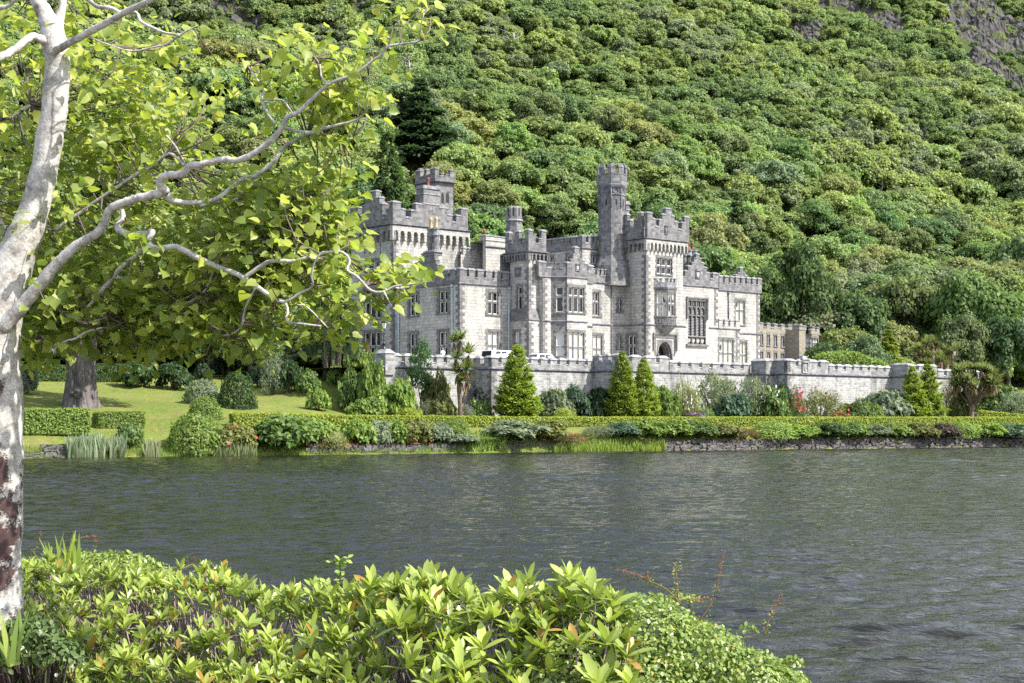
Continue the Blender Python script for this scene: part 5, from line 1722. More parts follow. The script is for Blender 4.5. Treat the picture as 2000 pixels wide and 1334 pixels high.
# ---- left lawn: bushes
sh_v(52, 770, 708, 46, 'lumpy', 'silver', 'grey-green shrub beside the pale trunk, left of the old stump-like tree', 'grey_shrub')
sh_v(463, 796, 727, 76, 'clipped', 'dark', 'dark green clipped round bush on the lawn, biggest of the round ones', 'round_bush', 'bush')
sh_v(396, 789, 740, 78, 'clipped', 'silver', 'pale round bush on the lawn left of the dark clipped round bush', 'round_bush', 'bush')
sh_v(401, 817, 774, 70, 'clipped', 'bright', 'bright green round bush in front of the pale round bush', 'round_bush', 'bush')
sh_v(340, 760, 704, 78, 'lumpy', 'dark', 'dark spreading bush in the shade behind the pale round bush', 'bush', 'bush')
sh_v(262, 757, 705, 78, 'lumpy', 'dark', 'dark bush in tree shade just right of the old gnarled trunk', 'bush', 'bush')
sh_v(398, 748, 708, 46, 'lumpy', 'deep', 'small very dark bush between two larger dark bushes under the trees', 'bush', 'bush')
sh_v(602, 768, 722, 56, 'lumpy', 'mid', 'mid-green bush on the lawn under the dark yew', 'bush', 'bush')
sh_v(621, 801, 756, 52, 'leafy', 'bright', 'bright leafy bush alone on the lawn below the yew', 'bush', 'bush')
sh_v(655, 755, 716, 36, 'leafy', 'bright', 'small pale-leaved bush at the foot of the yew trunk', 'bush', 'bush')
sh_v(252, 875, 825, 66, 'lumpy', 'mid', 'rounded shrub by the reeds, right of the clipped lawn hedges', 'shrub', 'shrub')
sh_v(566, 768, 700, 54, 'lumpy', 'dark', 'dark bush behind the silver weeping shrub', 'bush', 'bush')
sh_v(533, 772, 690, 62, 'loose', 'silver', 'silvery weeping shrub at the edge of the trees left of the yew', 'weeping_shrub', 'shrub')
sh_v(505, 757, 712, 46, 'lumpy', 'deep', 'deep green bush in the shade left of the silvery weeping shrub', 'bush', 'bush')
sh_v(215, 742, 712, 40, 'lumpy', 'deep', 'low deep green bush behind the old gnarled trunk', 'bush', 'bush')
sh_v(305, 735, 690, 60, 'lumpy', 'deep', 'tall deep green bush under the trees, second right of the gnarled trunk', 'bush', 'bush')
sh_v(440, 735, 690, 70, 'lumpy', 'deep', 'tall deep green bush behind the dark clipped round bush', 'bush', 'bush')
# ---- slope below the castle's left end
sh_s(696, 34, 680, 50, 'leafy', 'bright', 'tall bright bush against the dark yew, left of the lamp pier', 'bush', 'bush')
sh_s(688, 22, 716, 60, 'leafy', 'mid', 'leafy bush below the lamp pier at the top of the rough bank', 'bush', 'bush')
sh_s(728, 18, 702, 62, 'leafy', 'bright', 'broad bright leafy bush directly below the lamp pier', 'bush', 'bush')
sh_s(772, 15, 736, 92, 'leafy', 'bright', 'largest leafy bright bush on the slope left of the twisted palm', 'bush', 'bush')
sh_s(716, 13, 774, 84, 'leafy', 'bright', 'low wide leafy bush behind the long hedge at the slope foot', 'bush', 'bush')
sh_s(800, 12.5, 796, 66, 'clipped', 'lime', 'lime-green clipped mound rising just behind the long hedge', 'clipped_mound', 'bush')
sh_s(724, 38, 684, 36, 'leafy', 'bright', 'clipped bright hedge bush left of the lamp pier under the castle window', 'bush', 'bush')
sh_s(716, 39, 660, 16, 'loose', 'bronze', 'thin red-leaved shrub in front of the castle window', 'red_shrub', 'shrub', flowers=((.25, .06, .06), 30, .09, .2))
sh_s(852, 16.5, 722, 62, 'lumpy', 'olive', 'tall yellow-green rhododendron left of the twisted palm', 'rhododendron', 'shrub')
sh_s(862, 14.5, 768, 68, 'lumpy', 'olive', 'lower yellow-green rhododendron in front of the tall one', 'rhododendron', 'shrub')
sh_s(832, 14.5, 778, 40, 'loose', 'grey', 'grey twiggy shrub left of the yellow-green rhododendron', 'shrub')
sh_s(935, 15, 778, 60, 'leafy', 'mid', 'low leafy shrub at the wall foot right of the twisted palm', 'shrub')
sh_s(910, 14, 790, 36, 'loose', 'grey', 'small grey-green shrub at the foot of the twisted palm', 'shrub', flowers=((.32, .1, .5), 14, .12, .5))
sh_s(790, 30, 690, 90, 'clipped', 'lime', 'clipped lime hedge on the terrace beside the lamp pier', 'clipped_hedge', 'hedge', depth=2.0)
# ---- bed under the terrace wall
bed = [
 (1080, 15.5, 762, 62, 'lumpy', 'grey', 'grey-green shrub at the wall right of the single conifer'),
 (1122, 15.5, 756, 58, 'lumpy', 'blue', 'bluish-green shrub below the terrace wall between two conifers'),
 (1168, 15, 760, 58, 'lumpy', 'deep', 'very dark shrub in the wall corner left of the conifer pair'),
 (1102, 12, 796, 52, 'clipped', 'lime', 'golden clipped mound above the long hedge between the conifers'),
 (1300, 15, 758, 48, 'leafy', 'bright', 'bright leafy shrub just right of the conifer pair'),
 (1340, 15.5, 748, 58, 'loose', 'pale', 'white-flowering shrub in the bed right of the conifer pair'),
 (1398, 16.5, 732, 84, 'loose', 'grey', 'grey feathery shrub against the wall right of the white-flowering one'),
 (1432, 14, 774, 62, 'leafy', 'blue', 'blue-green fern-like shrub in the middle of the wall bed'),
 (1378, 12, 797, 46, 'clipped', 'mid', 'small clipped dome behind the hedge beside the purple flowers'),
 (1358, 11.6, 806, 50, 'lumpy', 'purple', 'purple-flowering low plant just behind the long hedge'),
 (1466, 15.5, 742, 72, 'loose', 'grey', 'tall straggly mauve-flowered shrub left of the bastion'),
 (1504, 14.5, 758, 64, 'leafy', 'mid', 'green shrub with white flowers at the bastion corner'),
 (1528, 15.5, 752, 30, 'lumpy', 'deep', 'dark narrow ivy bush in the bastion shade'),
 (1556, 13.5, 776, 36, 'loose', 'mid', 'dark shrub with red flowers at the bastion face'),
 (1602, 14, 768, 84, 'loose', 'olive', 'wide olive-green shrub with some red flowers under the bastion'),
 (1640, 12.3, 804, 54, 'loose', 'bronze', 'low red-flowering plant behind the hedge under the bastion'),
 (1670, 14, 790, 60, 'lumpy', 'mid', 'low green shrub right of the low red-flowering plant'),
 (1728, 15, 766, 84, 'lumpy', 'silver', 'broad grey-green shrub left of the right-hand conifers'),
 (1700, 13, 792, 44, 'lumpy', 'bright', 'small bright shrub at the hedge left of the right-hand conifers'),
 (1826, 12.5, 794, 46, 'clipped', 'bright', 'bright low clipped bush at the foot of the right-hand conifers'),
 (1856, 15.5, 752, 40, 'loose', 'pale', 'pale shrub with pink flowers between right-hand conifers and palm'),
 (1882, 14.5, 768, 46, 'lumpy', 'olive', 'yellow-green shrub at the foot of the branching palm'),
 (1950, 22, 756, 90, 'lumpy', 'mid', 'wide green shrub behind the branching palm at the right edge'),
 (1990, 17, 770, 70, 'loose', 'silver', 'silvery shrub at the right edge above the low hedge'),
]
fl = {1340: ((.8, .8, .75), 160, .07, .3), 1358: ((.28, .12, .55), 60, .22, .3), 1466: ((.45, .3, .5), 60, .06, .4), 1504: ((.8, .8, .75), 40, .09, .4), 1556: ((.5, .05, .1), 40, .14, .35),
      1602: ((.5, .06, .1), 30, .08, .3), 1640: ((.5, .04, .05), 110, .13, .3), 1856: ((.6, .2, .25), 30, .1, .4)}
for (u, s, vt, w, k, t, lab) in bed:
    sh_s(u, s, vt - (0 if s < 13 else 8), w*(1.05 if s < 13 else 1.3), k, t, lab, 'flowering_shrub' if u in fl else 'shrub', flowers=fl.get(u))
# ---- waterside bank shrubs in front of the long hedge
bank = [
 (380, 3.6, 808, 74, 'clipped', 'bright', 'tall clipped block bush at the water edge left of the mixed shrub'),
 (456, 3.2, 824, 66, 'lumpy', 'olive', 'mixed shrub with reddish sprigs at the water, right of the tall clipped block'),
 (548, 4.0, 806, 104, 'leafy', 'mid', 'largest dark leafy bush on the bank below the left end of the long hedge'),
 (612, 5.5, 814, 66, 'lumpy', 'bright', 'bright bush on the bank just right of the largest leafy bush'),
 (650, 2.0, 842, 52, 'loose', 'pale', 'pale straggly bush at the water below the gap in the hedge'),
 (700, 4.6, 816, 58, 'leafy', 'bright', 'bright bank bush right of the gap where the white car shows'),
 (738, 4.2, 818, 44, 'lumpy', 'silver', 'grey-leaved bank bush, first grey one right of the white car'),
 (772, 4.2, 818, 46, 'leafy', 'bright', 'bright bank bush between two grey-leaved ones'),
 (812, 4.4, 816, 58, 'lumpy', 'olive', 'olive bank bush below the lime-green clipped mound'),
 (852, 4.2, 824, 52, 'lumpy', 'silver', 'second grey-leaved bank bush, below the rhododendrons'),
 (888, 5.6, 816, 42, 'clipped', 'bright', 'neat square-topped bush at the open strip of grass'),
 (905, 2.2, 846, 54, 'lumpy', 'silver', 'low silver plant hanging over the stones below the twisted palm'),
 (958, 2.2, 850, 60, 'loose', 'bright', 'bright arching grassy shrub at the water below the twisted palm'),
 (1012, 3.6, 817, 98, 'lumpy', 'grey', 'large rounded grey-green bush at the water below the single conifer'),
 (1072, 4.2, 818, 66, 'lumpy', 'olive', 'olive bank bush right of the large rounded grey-green one'),
 (1108, 2.6, 842, 60, 'loose', 'bronze', 'bronze twiggy bush low on the bank below the golden mound'),
 (1168, 3.6, 828, 54, 'loose', 'grey', 'grey twiggy bush on the bank left of the conifer pair'),
 (1216, 3.8, 822, 62, 'lumpy', 'blue', 'blue-grey bush on the bank below the conifer pair'),
 (1262, 3.8, 818, 62, 'leafy', 'bright', 'bright bank bush below the right of the conifer pair'),
 (1312, 3.8, 818, 66, 'leafy', 'bright', 'wide bright bank bush below the white-flowering shrub'),
 (1362, 3.6, 820, 60, 'lumpy', 'mid', 'mid-green bank bush below the purple flowers'),
 (1408, 3.6, 824, 56, 'lumpy', 'olive', 'olive bank bush below the fern-like shrub'),
 (1450, 3.0, 834, 58, 'loose', 'bronze', 'feathery brown-green bush spreading over the stones below the bastion'),
 (1508, 3.8, 822, 66, 'clipped', 'bright', 'rounded bright bank bush below the bastion corner'),
 (1560, 3.6, 826, 56, 'leafy', 'bright', 'bright bank bush right of the rounded one below the bastion'),
 (1610, 3.4, 824, 62, 'leafy', 'dark', 'dark bank bush below the olive shrub of the bastion'),
 (1658, 3.4, 824, 62, 'lumpy', 'mid', 'mid-green bank bush below the low red-flowering plant'),
 (1702, 3.4, 826, 52, 'lumpy', 'grey', 'greyish bank bush below the broad grey-green shrub'),
 (1745, 3.4, 824, 52, 'leafy', 'bright', 'bright bank bush left of the right-hand conifers'),
 (1795, 3.4, 822, 58, 'lumpy', 'olive', 'olive bank bush below the right-hand conifers'),
 (1842, 3.2, 824, 50, 'lumpy', 'purple', 'purple-leaved dark bank bush near the right end'),
 (1880, 3.4, 822, 44, 'clipped', 'bright', 'bright green ball-shaped bank bush below the branching palm'),
 (1926, 3.2, 824, 64, 'leafy', 'bright', 'bright bank bush right of the ball-shaped one'),
 (1975, 2.6, 826, 70, 'lumpy', 'blue', 'dark blue-green bush hanging to the water at the right edge'),
]
for (u, s, vt, w, k, t, lab) in bank:
    sh_s(u, max(.8, s*.45), vt, w*1.5, k, t, lab, 'bank_shrub', flowers=((.5, .04, .05), 14, .1, .2) if u in (456, 1108, 1450, 1842) else None)
for u, s, w, vt in ((1575, .9, 24, 866), (1748, .7, 34, 859), (1876, .8, 14, 866), (1592, .8, 16, 868)):
    sh_s(u, s, vt, w, 'loose', 'lime', {1575: 'bright weed tuft on the bank stones below the bastion', 1748: 'largest bright tuft growing from the stones at the water', 1876: 'tiny bright tuft on the stones near the right end', 1592: 'small bright tuft right beside another on the bank stones'}[u], 'grass_tuft', 'tuft', stems=False)

# ---- hedges: leaves over long clipped boxes
def hedge(name, pts, w, hts, label, tone, dens=110, leaf=.13, seed=0, jag=.06):
    """pts: ground points along the middle; hts: top heights (world z)."""
    rng = np.random.default_rng(seed)
    P, Nn = [], []
    box = MB()
    for (a, b), (ha, hb) in zip(zip(pts, pts[1:]), zip(hts, hts[1:])):
        a, b = Vector(a), Vector(b)
        d = Vector((b.x-a.x, b.y-a.y, 0)); L = d.length; d.normalize(); n = Vector((-d.y, d.x, 0))
        hz = max(ha - a.z, .3)
        for area, kind in ((L*w, 't'), (L*hz, 'f'), (L*hz*.3, 'k'), (w*hz, 'e0'), (w*hz, 'e1')):
            m = max(6, int(area*dens)); f = rng.random(m); g = rng.random(m)
            j = rng.normal(size=m)*jag
            lump = np.array([noise.noise(Vector((a.x + d.x*L*x, a.y + d.y*L*x, y*2))) for x, y in zip(f*1.0, g)])*.08
            zb = a.z + (b.z-a.z)*f; zt = ha + (hb-ha)*f
            if kind == 't': al, ac, z = f*L, (g-.5)*w, zt + lump + j*.5; nn = (0, 0, 1)
            elif kind == 'f': al, ac, z = f*L, -w/2 - lump + j, zb + (zt-zb)*g; nn = (-n.x, -n.y, .25)
            elif kind == 'k': al, ac, z = f*L, w/2 + j, zb + (zt-zb)*g; nn = (n.x, n.y, .25)
            elif kind == 'e0': al, ac, z = j, (g-.5)*w, a.z + (ha-a.z)*f; nn = (-d.x, -d.y, .2)
            else: al, ac, z = L + j, (g-.5)*w, b.z + (hb-b.z)*f; nn = (d.x, d.y, .2)
            X = a.x + d.x*al + n.x*ac; Y = a.y + d.y*al + n.y*ac
            P.append(np.stack([X, Y, z], 1)); Nn.append(np.tile(np.array(nn), (m, 1)) + rng.normal(size=(m, 3))*.5)
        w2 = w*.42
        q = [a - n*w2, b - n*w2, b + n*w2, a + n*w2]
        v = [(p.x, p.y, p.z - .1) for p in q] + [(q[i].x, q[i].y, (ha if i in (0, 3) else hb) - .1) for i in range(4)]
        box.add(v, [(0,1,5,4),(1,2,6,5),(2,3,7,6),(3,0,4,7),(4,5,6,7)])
    P, Nn = np.concatenate(P), np.concatenate(Nn)
    c = Vector(pts[0])
    r = empty(name, c); tag(r, label, 'hedge')
    me = leaf_mesh(name + '_leaves', P - np.array(c), Nn, rng.uniform(leaf*.7, leaf*1.25, len(P)), M['leaf'], 'clump', seed=seed)
    o = link('foliage', me, r); o.color = (*TONE[tone], 1)
    ib = box.build('twigs', [M['hedgecore']], r); ib.matrix_parent_inverse = r.matrix_world.inverted(); ib.location = -c
    ib.matrix_parent_inverse.identity()
    return r
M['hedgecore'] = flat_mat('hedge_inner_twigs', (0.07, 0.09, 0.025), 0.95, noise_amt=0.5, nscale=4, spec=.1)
def hp(us, s, vtop):
    pts, hs = [], []
    for i, u in enumerate(us):
        p = at_s(u, s[i] if isinstance(s, (list, tuple)) else s); v = vtop[i] if isinstance(vtop, (list, tuple)) else vtop
        pts.append(tuple(p)); hs.append(EYE + (HV - v) * p.y / F)
    return pts, hs
us = list(range(640, 2061, 71))
pts, hs = hp(us, 9.0, [811 + min(4, (u-640)/100) for u in us]); hedge('long_hedge', pts, 1.3, hs, 'long low clipped hedge running along the bank below the terrace wall', 'lime', seed=1)
us = [452, 510, 570, 636]
pts, hs = hp(us, 9.0, [807, 807, 809, 811]); hedge('clipped_hedge', pts, 1.3, hs, 'clipped hedge forming the left end of the long hedge, by the lawn', 'lime', seed=2)
def hedge_v(u0, u1, vb, vt, w, label, tone, seed, **kw):
    a, b = hit(u0, vb), hit(u1, vb)
    k = a.y / F
    hedge('clipped_hedge', [tuple(a), tuple((a+b)/2), tuple(b)], w, [EYE + (HV - vt) * p.y / F for p in (a, (a+b)/2, b)], label, tone, seed=seed, **kw)
hedge_v(46, 172, 848, 799, 2.0, 'large square clipped hedge on the lawn beside the pale trunk', 'bright', 3)
hedge_v(186, 276, 836, 805, 1.5, 'smaller clipped hedge on the lawn right of the large square one', 'bright', 4)
hedge_v(58, 136, 744, 714, 1.6, 'dark clipped hedge at the back of the lawn left of the old trunk', 'dark', 5)
hedge_v(183, 268, 746, 712, 1.6, 'dark clipped hedge at the back of the lawn right of the old trunk', 'dark', 6)
p0, p1 = at_s(1905, 14), at_s(2040, 10.5)
hedge('clipped_hedge', [tuple(p0), tuple((p0+p1)/2), tuple(p1)], 1.2, [EYE + (HV-v)*p.y/F for v, p in ((801, p0), (808, (p0+p1)/2), (814, p1))], 'short hedge slanting down from the branching palm to the right edge', 'lime', seed=7)
p0, p1 = at_s(1598, 30), at_s(1722, 27)
hedge('clipped_hedge', [tuple(p0), tuple((p0+p1)/2), tuple(p1)], 4.0, [EYE + (HV-v)*p.y/F for v, p in ((694, p0), (690, (p0+p1)/2), (712, p1))], 'big rounded bright hedge behind the right part of the terrace wall', 'bright', seed=8, dens=60, leaf=.22, jag=.3)

# ---- conifers of the garden
P, n, D, s = conifer_leaves(31, 11000, 34, -.35, .62, .1, .36, (.05, .085), .25, z0=.0)
CYP = leaf_mesh('clipped_cypress_crown', P, n, s, M['leaf'], 'spray', dirs=D + np.array([0, 0, .8]), seed=5)
P, n, D, s = conifer_leaves(32, 6500, 26, -.35, .66, .22, .36, (.06, .1), .25, z0=.0)
CYP2 = leaf_mesh('open_cypress_crown', P, n, s, M['leaf'], 'spray', dirs=D + np.array([0, 0, .6]), seed=6)
def conif(u, s, vt, wpx, crown, tone, label, name='cypress_tree'):
    p = at_s(u, s); k = p.y/F; h = EYE + (HV - vt)*k - p.z
    w = wpx*k/.72
    r = place_tree(name, crown, CON_TRUNK, (p.x, p.y, p.z-.05), (w, w, h), TONE[tone], label, 'conifer', rz=grng.uniform(0, 6))
    return r
conif(1010, 12.8, 674, 92, CYP, 'conifer', 'single dense pyramid conifer standing in front of the terrace wall')
conif(1216, 12.6, 687, 70, CYP, 'conifer', 'taller left conifer of the close pair before the terrace wall')
conif(1257, 12.6, 701, 66, CYP, 'conifer', 'shorter right conifer of the close pair before the terrace wall')
conif(1783, 12.8, 714, 62, CYP2, 'conifer', 'narrow thin conifer at the left of the right-hand pair')
conif(1812, 13.2, 710, 74, CYP2, 'conifer', 'wider open conifer at the right of the right-hand pair')
p = at_s(1072, 26); r = place_tree('potted_conifer', CYP, CON_TRUNK, (p.x, p.y, TERR_Z+.35), (.9, .9, 1.5), TONE['conifer'], 'tiny pointed conifer in a pot on the terrace by the cars', 'conifer')
pot = MB(); pot.lathe((0, 0, -.25), [(.22, 0), (.3, .26)], 12); pot.build('pot', [M['terracotta']], r)
# small tree by the lamp pier
p = at_s(822, 17.0); k = p.y/F
P, n = blob_crown(77, 60, 3600, 1.0, (.14, .3), .75)
me = leaf_mesh('small_tree_crown', P*np.array([1, 1, 1.35]) + np.array([0, 0, 1.6]), n, np.random.default_rng(2).uniform(.07, .13, len(P)), M['leaf'], 'oval', seed=2)
h = EYE + (HV-660)*k - p.z
place_tree('small_tree', me, trunk_mesh('small_tree_trunk', 1.2, .06, 5), tuple(p), (27*k, 27*k, h/3.0), (0.085, 0.16, 0.065), 'small upright green tree in front of the terrace wall right of the lamp pier', 'tree')

# ---- yew
rg = np.random.default_rng(51)
P, Nn, D = [], [], []
for k in range(190):
    a = rg.uniform(0, 6.28); r0 = rg.uniform(.25, 1) ** .7
    top = .98 - .5 * r0**2 + rg.uniform(-.06, .04); L = rg.uniform(.12, .26)
    cx, cy_ = math.cos(a)*r0, math.sin(a)*r0
    for _ in range(3):
        m = 26
        f = rg.random(m); t = rg.uniform(0, 6.28, m)
        rad = .07*np.sqrt(1-f*.95)
        P.append(np.stack([cx*(1-.0*f) + rad*np.cos(t), cy_ + rad*np.sin(t), top - L + L*f], 1)); Nn.append(np.stack([np.cos(t), np.sin(t), np.full(m, .4)], 1) + rg.normal(size=(m, 3))*.3); D.append(np.stack([np.cos(t)*.2, np.sin(t)*.2, np.ones(m)], 1))
        top -= L*.75
P, Nn, D = map(np.concatenate, (P, Nn, D)); keep = P[:, 2] > .02
me = leaf_mesh('yew_crown', P[keep], Nn[keep], rg.uniform(.05, .085, keep.sum()), M['leaf'], 'spray', dirs=D[keep], seed=9)
p = hit(646, 740); k = p.y/F
r = empty('yew_tree', tuple(p)); tag(r, 'dark upright yew with plume-like branches left of the castle', 'yew')
c = link('crown', me, r, (0, 0, 30*k)); c.scale = (54*k, 54*k, 150*k); c.color = (0.05, 0.088, 0.04, 1)
t = MB(); 
for dx in (-.5, .2, .7): t.tube([(dx, 0, -.2), (dx*1.1, .1, 30*k), (dx*1.6, .1, 80*k)], [.38, .3, .2], 8)
t.build('trunk', [M['bark']], r)

# ---- palms
M['palmbark'] = flat_mat('brown_palm_trunk', (0.14, 0.105, 0.08), .95, noise_amt=.5, nscale=5, spec=.1)
def palm_head(seed, n=95, dead=26):
    r = np.random.default_rng(seed)
    d = r.normal(size=(n, 3)); d[:, 2] = np.abs(d[:, 2])*1.1 - .12; d /= np.linalg.norm(d, axis=1, keepdims=True)
    nr = np.stack([-d[:, 0]*d[:, 2], -d[:, 1]*d[:, 2], 1 - d[:, 2]**2 + .05], 1)
    live = leaf_mesh('palm_head_leaves', d*.05, nr, r.uniform(.75, 1.05, n), M['leaf'], 'sword', dirs=d, seed=seed)
    d2 = r.normal(size=(dead, 3)); d2[:, 2] = -np.abs(d2[:, 2]) - .5; d2 /= np.linalg.norm(d2, axis=1, keepdims=True)
    dd = leaf_mesh('palm_dead_leaves', d2*.05 - np.array([0, 0, .1]), np.stack([d2[:, 0], d2[:, 1], np.full(dead, .3)], 1), r.uniform(.6, .95, dead), M['leaf'], 'sword', dirs=d2, seed=seed+1)
    return live, dd
PH = [palm_head(61+3*i) for i in range(3)]
def palm(name, base, label, trunk_pts, heads, k, tone=(0.16, 0.21, 0.075)):
    r = empty(name, tuple(base)); tag(r, label, 'palm tree')
    t = MB()
    for pts, rad in trunk_pts: t.tube([Vector(q)*k for q in pts], [x*k for x in rad], 9)
    t.build('trunk', [M['palmbark']], r)
    for i, (hx, hy, hz, sc) in enumerate(heads):
        lv, dd = PH[i % 3]
        o = link('leaf_head', lv, r, (hx*k, hy*k, hz*k)); o.scale = (sc*k,)*3; o.rotation_euler = (0, 0, i*1.3); o.color = (*tone, 1)
        q = link('dead_leaves', dd, o); q.color = (.26, .2, .13, 1)
        q.matrix_parent_inverse.identity()
p = at_s(897, 13.0); k = p.y/F; b = HV - (p.z-EYE)/k
palm('cabbage_palm', p, 'tall twisted cabbage palm with shaggy heads before the terrace wall', [([(0,0,-4),(2,0,40),(-1,0,75),(4,0,110)], [5.5,4.5,4.5,3.5]), ([(2,0,40),(12,4,62),(16,2,85)], [3.5,3,2.5])],
     [(2,0,b-662,30),(18,6,b-690,28),(-10,-6,b-668,22),(-6,-5,b-700,27),(14,-6,b-722,30),(-4,4,b-728,27),(6,-8,b-745,24),(16,5,b-740,22)], k)
p = at_s(1897, 12.6); k = p.y/F; b = HV - (p.z-EYE)/k
hd = []
pr_ = random.Random(8)
for i in range(36):
    a = pr_.uniform(0, 6.28); e = pr_.uniform(-.15, 1.0); R = 36
    hd.append((math.cos(a)*R*math.cos(e*1.2)*1.1 + 6, math.sin(a)*R*math.cos(e*1.2), b - 752 + 36*math.sin(e*1.2), pr_.uniform(19, 25)))
tp = [([(0,0,-4),(0,0,18),(2,0,40)], [6.5,5.5,5.5])] + [([(2,0,36),(h_[0]*.5, h_[1]*.5, (36+h_[2])/2-4),(h_[0], h_[1], h_[2])], [3.5,2.4,1.6]) for h_ in hd[::2]]
palm('cabbage_palm', p, 'round-headed branching cabbage palm near the right end of the hedge', tp, hd, k, (0.2, 0.235, 0.115))
for i, (u, s, vt) in enumerate(((1795, 34, 664), (1822, 36, 656), (1850, 38, 668), (1838, 33, 684), (1808, 33, 684))):
    p = at_s(u, s); k = p.y/F; b = HV - (p.z-EYE)/k
    hd = [(pr_.uniform(-16, 16), pr_.uniform(-14, 14), b - vt - pr_.uniform(4, 30), 15) for _ in range(7)]
    palm('cabbage_palm', p, ['leftmost palm of the clump behind the right terrace wall', 'tallest palm of the clump behind the right terrace wall', 'rightmost palm of the clump, beside the right lamp', 'low palm in front at the right of the clump behind the wall', 'low palm in front at the left of the clump behind the wall'][i],
         [([(0,0,-4),(0,0,20),(1,0,b-vt-20)], [4,3,2.5])], hd, k, (0.17, 0.2, 0.085))
    bpy.data.objects[-1]['group'] = 'palms behind the wall' if False else ''
for o in bpy.data.objects:
    if 'group' in o and o['group'] == '': del o['group']

# ---- larger trees round the castle, each its own
def big_tree(u, y, vt, wpx, tone, label, var=0, vb=None, name='broadleaf_tree', sc=None):
    x = (u-CX)/F*y; z = ground_z(x, y); k = y/F
    H_ = EYE + (HV - vt)*k - z; R = wpx*k/2
    place_tree(name, BROAD[var % 5][0], BROAD[var % 5][1], (x, y, z-.2), (R, R, H_/1.85), tone, label, 'tree', rz=var*1.3)
G = PAL
big_tree(1560, 262, 470, 150, (0.1, 0.16, 0.055), 'large dark tree directly above the low rear building', 0)
big_tree(1660, 262, 545, 150, (0.095, 0.15, 0.06), 'large dark tree right of the low rear building', 1)
big_tree(1500, 262, 520, 110, (0.12, 0.19, 0.06), 'tree tucked behind the right end of the castle', 2)
big_tree(1760, 272, 500, 170, (0.15, 0.19, 0.08), 'broad pale tree above the bright conifer behind the right wall', 3)
big_tree(1905, 262, 520, 190, (0.125, 0.2, 0.06), 'biggest green tree at the right edge above the branching palm', 4)
big_tree(1965, 246, 590, 140, (0.095, 0.165, 0.07), 'dark green tree at the right edge below the biggest one', 1)
big_tree(1880, 244, 612, 110, (0.15, 0.2, 0.09), 'pale feathery tree behind the right lamp', 2)
big_tree(1620, 236, 640, 90, (0.1, 0.16, 0.065), 'low dark tree at the right corner of the low rear building', 3)
big_tree(1690, 226, 650, 100, (0.13, 0.19, 0.1), 'low grey-green tree behind the big rounded hedge', 0)
big_tree(560, 196, 590, 120, (0.14, 0.2, 0.095), 'grey-green tree left of the yew', 1)
big_tree(490, 190, 600, 120, (0.085, 0.145, 0.05), 'dark tree behind the dark clipped round bush', 2)
big_tree(400, 186, 610, 130, (0.08, 0.14, 0.045), 'dark tree behind the pale round bush', 3)
big_tree(300, 184, 600, 140, (0.07, 0.125, 0.04), 'dark tree behind the bushes right of the old trunk', 4)
big_tree(90, 184, 600, 150, (0.075, 0.13, 0.04), 'dark tree behind the back lawn hedge at the left', 0)
big_tree(200, 190, 590, 140, (0.07, 0.125, 0.04), 'dark tree directly behind the old gnarled trunk', 1)
big_tree(640, 236, 420, 150, (0.14, 0.21, 0.06), 'green tree left of the left castle tower', 2)
big_tree(620, 250, 330, 130, (0.13, 0.19, 0.09), 'grey-green tree high left of the left castle tower', 3)
def conif_y(u, y, vt, wpx, crown, tone, label, name):
    x = (u-CX)/F*y; z = ground_z(x, y); k = y/F
    h = EYE + (HV - vt)*k - z; w = wpx*k/.66
    place_tree(name, crown, CON_TRUNK, (x, y, z-.2), (w, w, h), tone, label, 'conifer', rz=u*.1)
conif_y(757, 258, 255, 130, CYPRESS_TALL, (0.075, 0.135, 0.045), 'tall dense dark conifer rising behind the left castle tower', 'cypress_tree')
conif_y(822, 298, 150, 165, SPRUCE, (0.045, 0.08, 0.04), 'tallest very dark ragged fir above the stair tower', 'fir_tree')
conif_y(1735, 236, 640, 110, SPRUCE, (0.2, 0.26, 0.05), 'bright yellow-green conifer behind the right terrace wall', 'golden_conifer')
conif_y(1440, 290, 372, 90, SPRUCE, (0.085, 0.13, 0.055), 'dark conifer on the slope above the gabled wing', 'fir_tree')
conif_y(1735, 330, 432, 80, SPRUCE, (0.095, 0.13, 0.06), 'lone dark conifer on the slope above the right terrace wall', 'fir_tree')
conif_y(1840, 345, 420, 90, SPRUCE, (0.12, 0.15, 0.07), 'lone thin conifer on the slope at the far right', 'fir_tree')
conif_y(445, 300, 130, 120, SPRUCE, (0.06, 0.1, 0.045), 'dark spreading conifer on the slope seen through the pale tree', 'fir_tree')
conif_y(1000, 300, 330, 60, SPRUCE, (0.1, 0.15, 0.06), 'slim conifer on the slope above the flue turret', 'fir_tree')
# bare dead trees on the slope
def dead_tree(u, v, hpx, label, seed):
    p = hit(u, v, 200); k = p.y/F; rr = random.Random(seed); t = MB(); h = hpx*k
    t.tube([(0,0,-.3),(.1*h,0,h*.5),(.05*h,0,h)], [.09*h*.4,.06*h*.4,.01*h], 6)
    for i in range(16):
        z = h*rr.uniform(.25, .95); a = rr.uniform(0, 6.28); L = h*rr.uniform(.2, .5)
        t.tube([(.05*h,0,z),(L*.5*math.cos(a), L*.5*math.sin(a), z+L*.35),(L*math.cos(a)*.9+rr.uniform(-.1,.1)*h, L*math.sin(a)*.9, z+L*rr.uniform(.4,.9))], [.012*h,.008*h,.003*h], 4)
    r = empty('dead_tree', (p.x, p.y, p.z+1.5)); tag(r, label, 'dead tree'); t.build('trunk', [M['deadwood']], r)
dead_tree(1000, 135, 62, 'bare grey dead tree high on the slope above the flue turret', 1)
dead_tree(795, 185, 60, 'pale bare dead tree left of the tallest dark fir', 2)
dead_tree(1580, 315, 45, 'small bare dead tree on the slope above the low rear building', 3)
dead_tree(505, 125, 40, 'bare twiggy dead tree on the slope seen past the pale tree', 4)
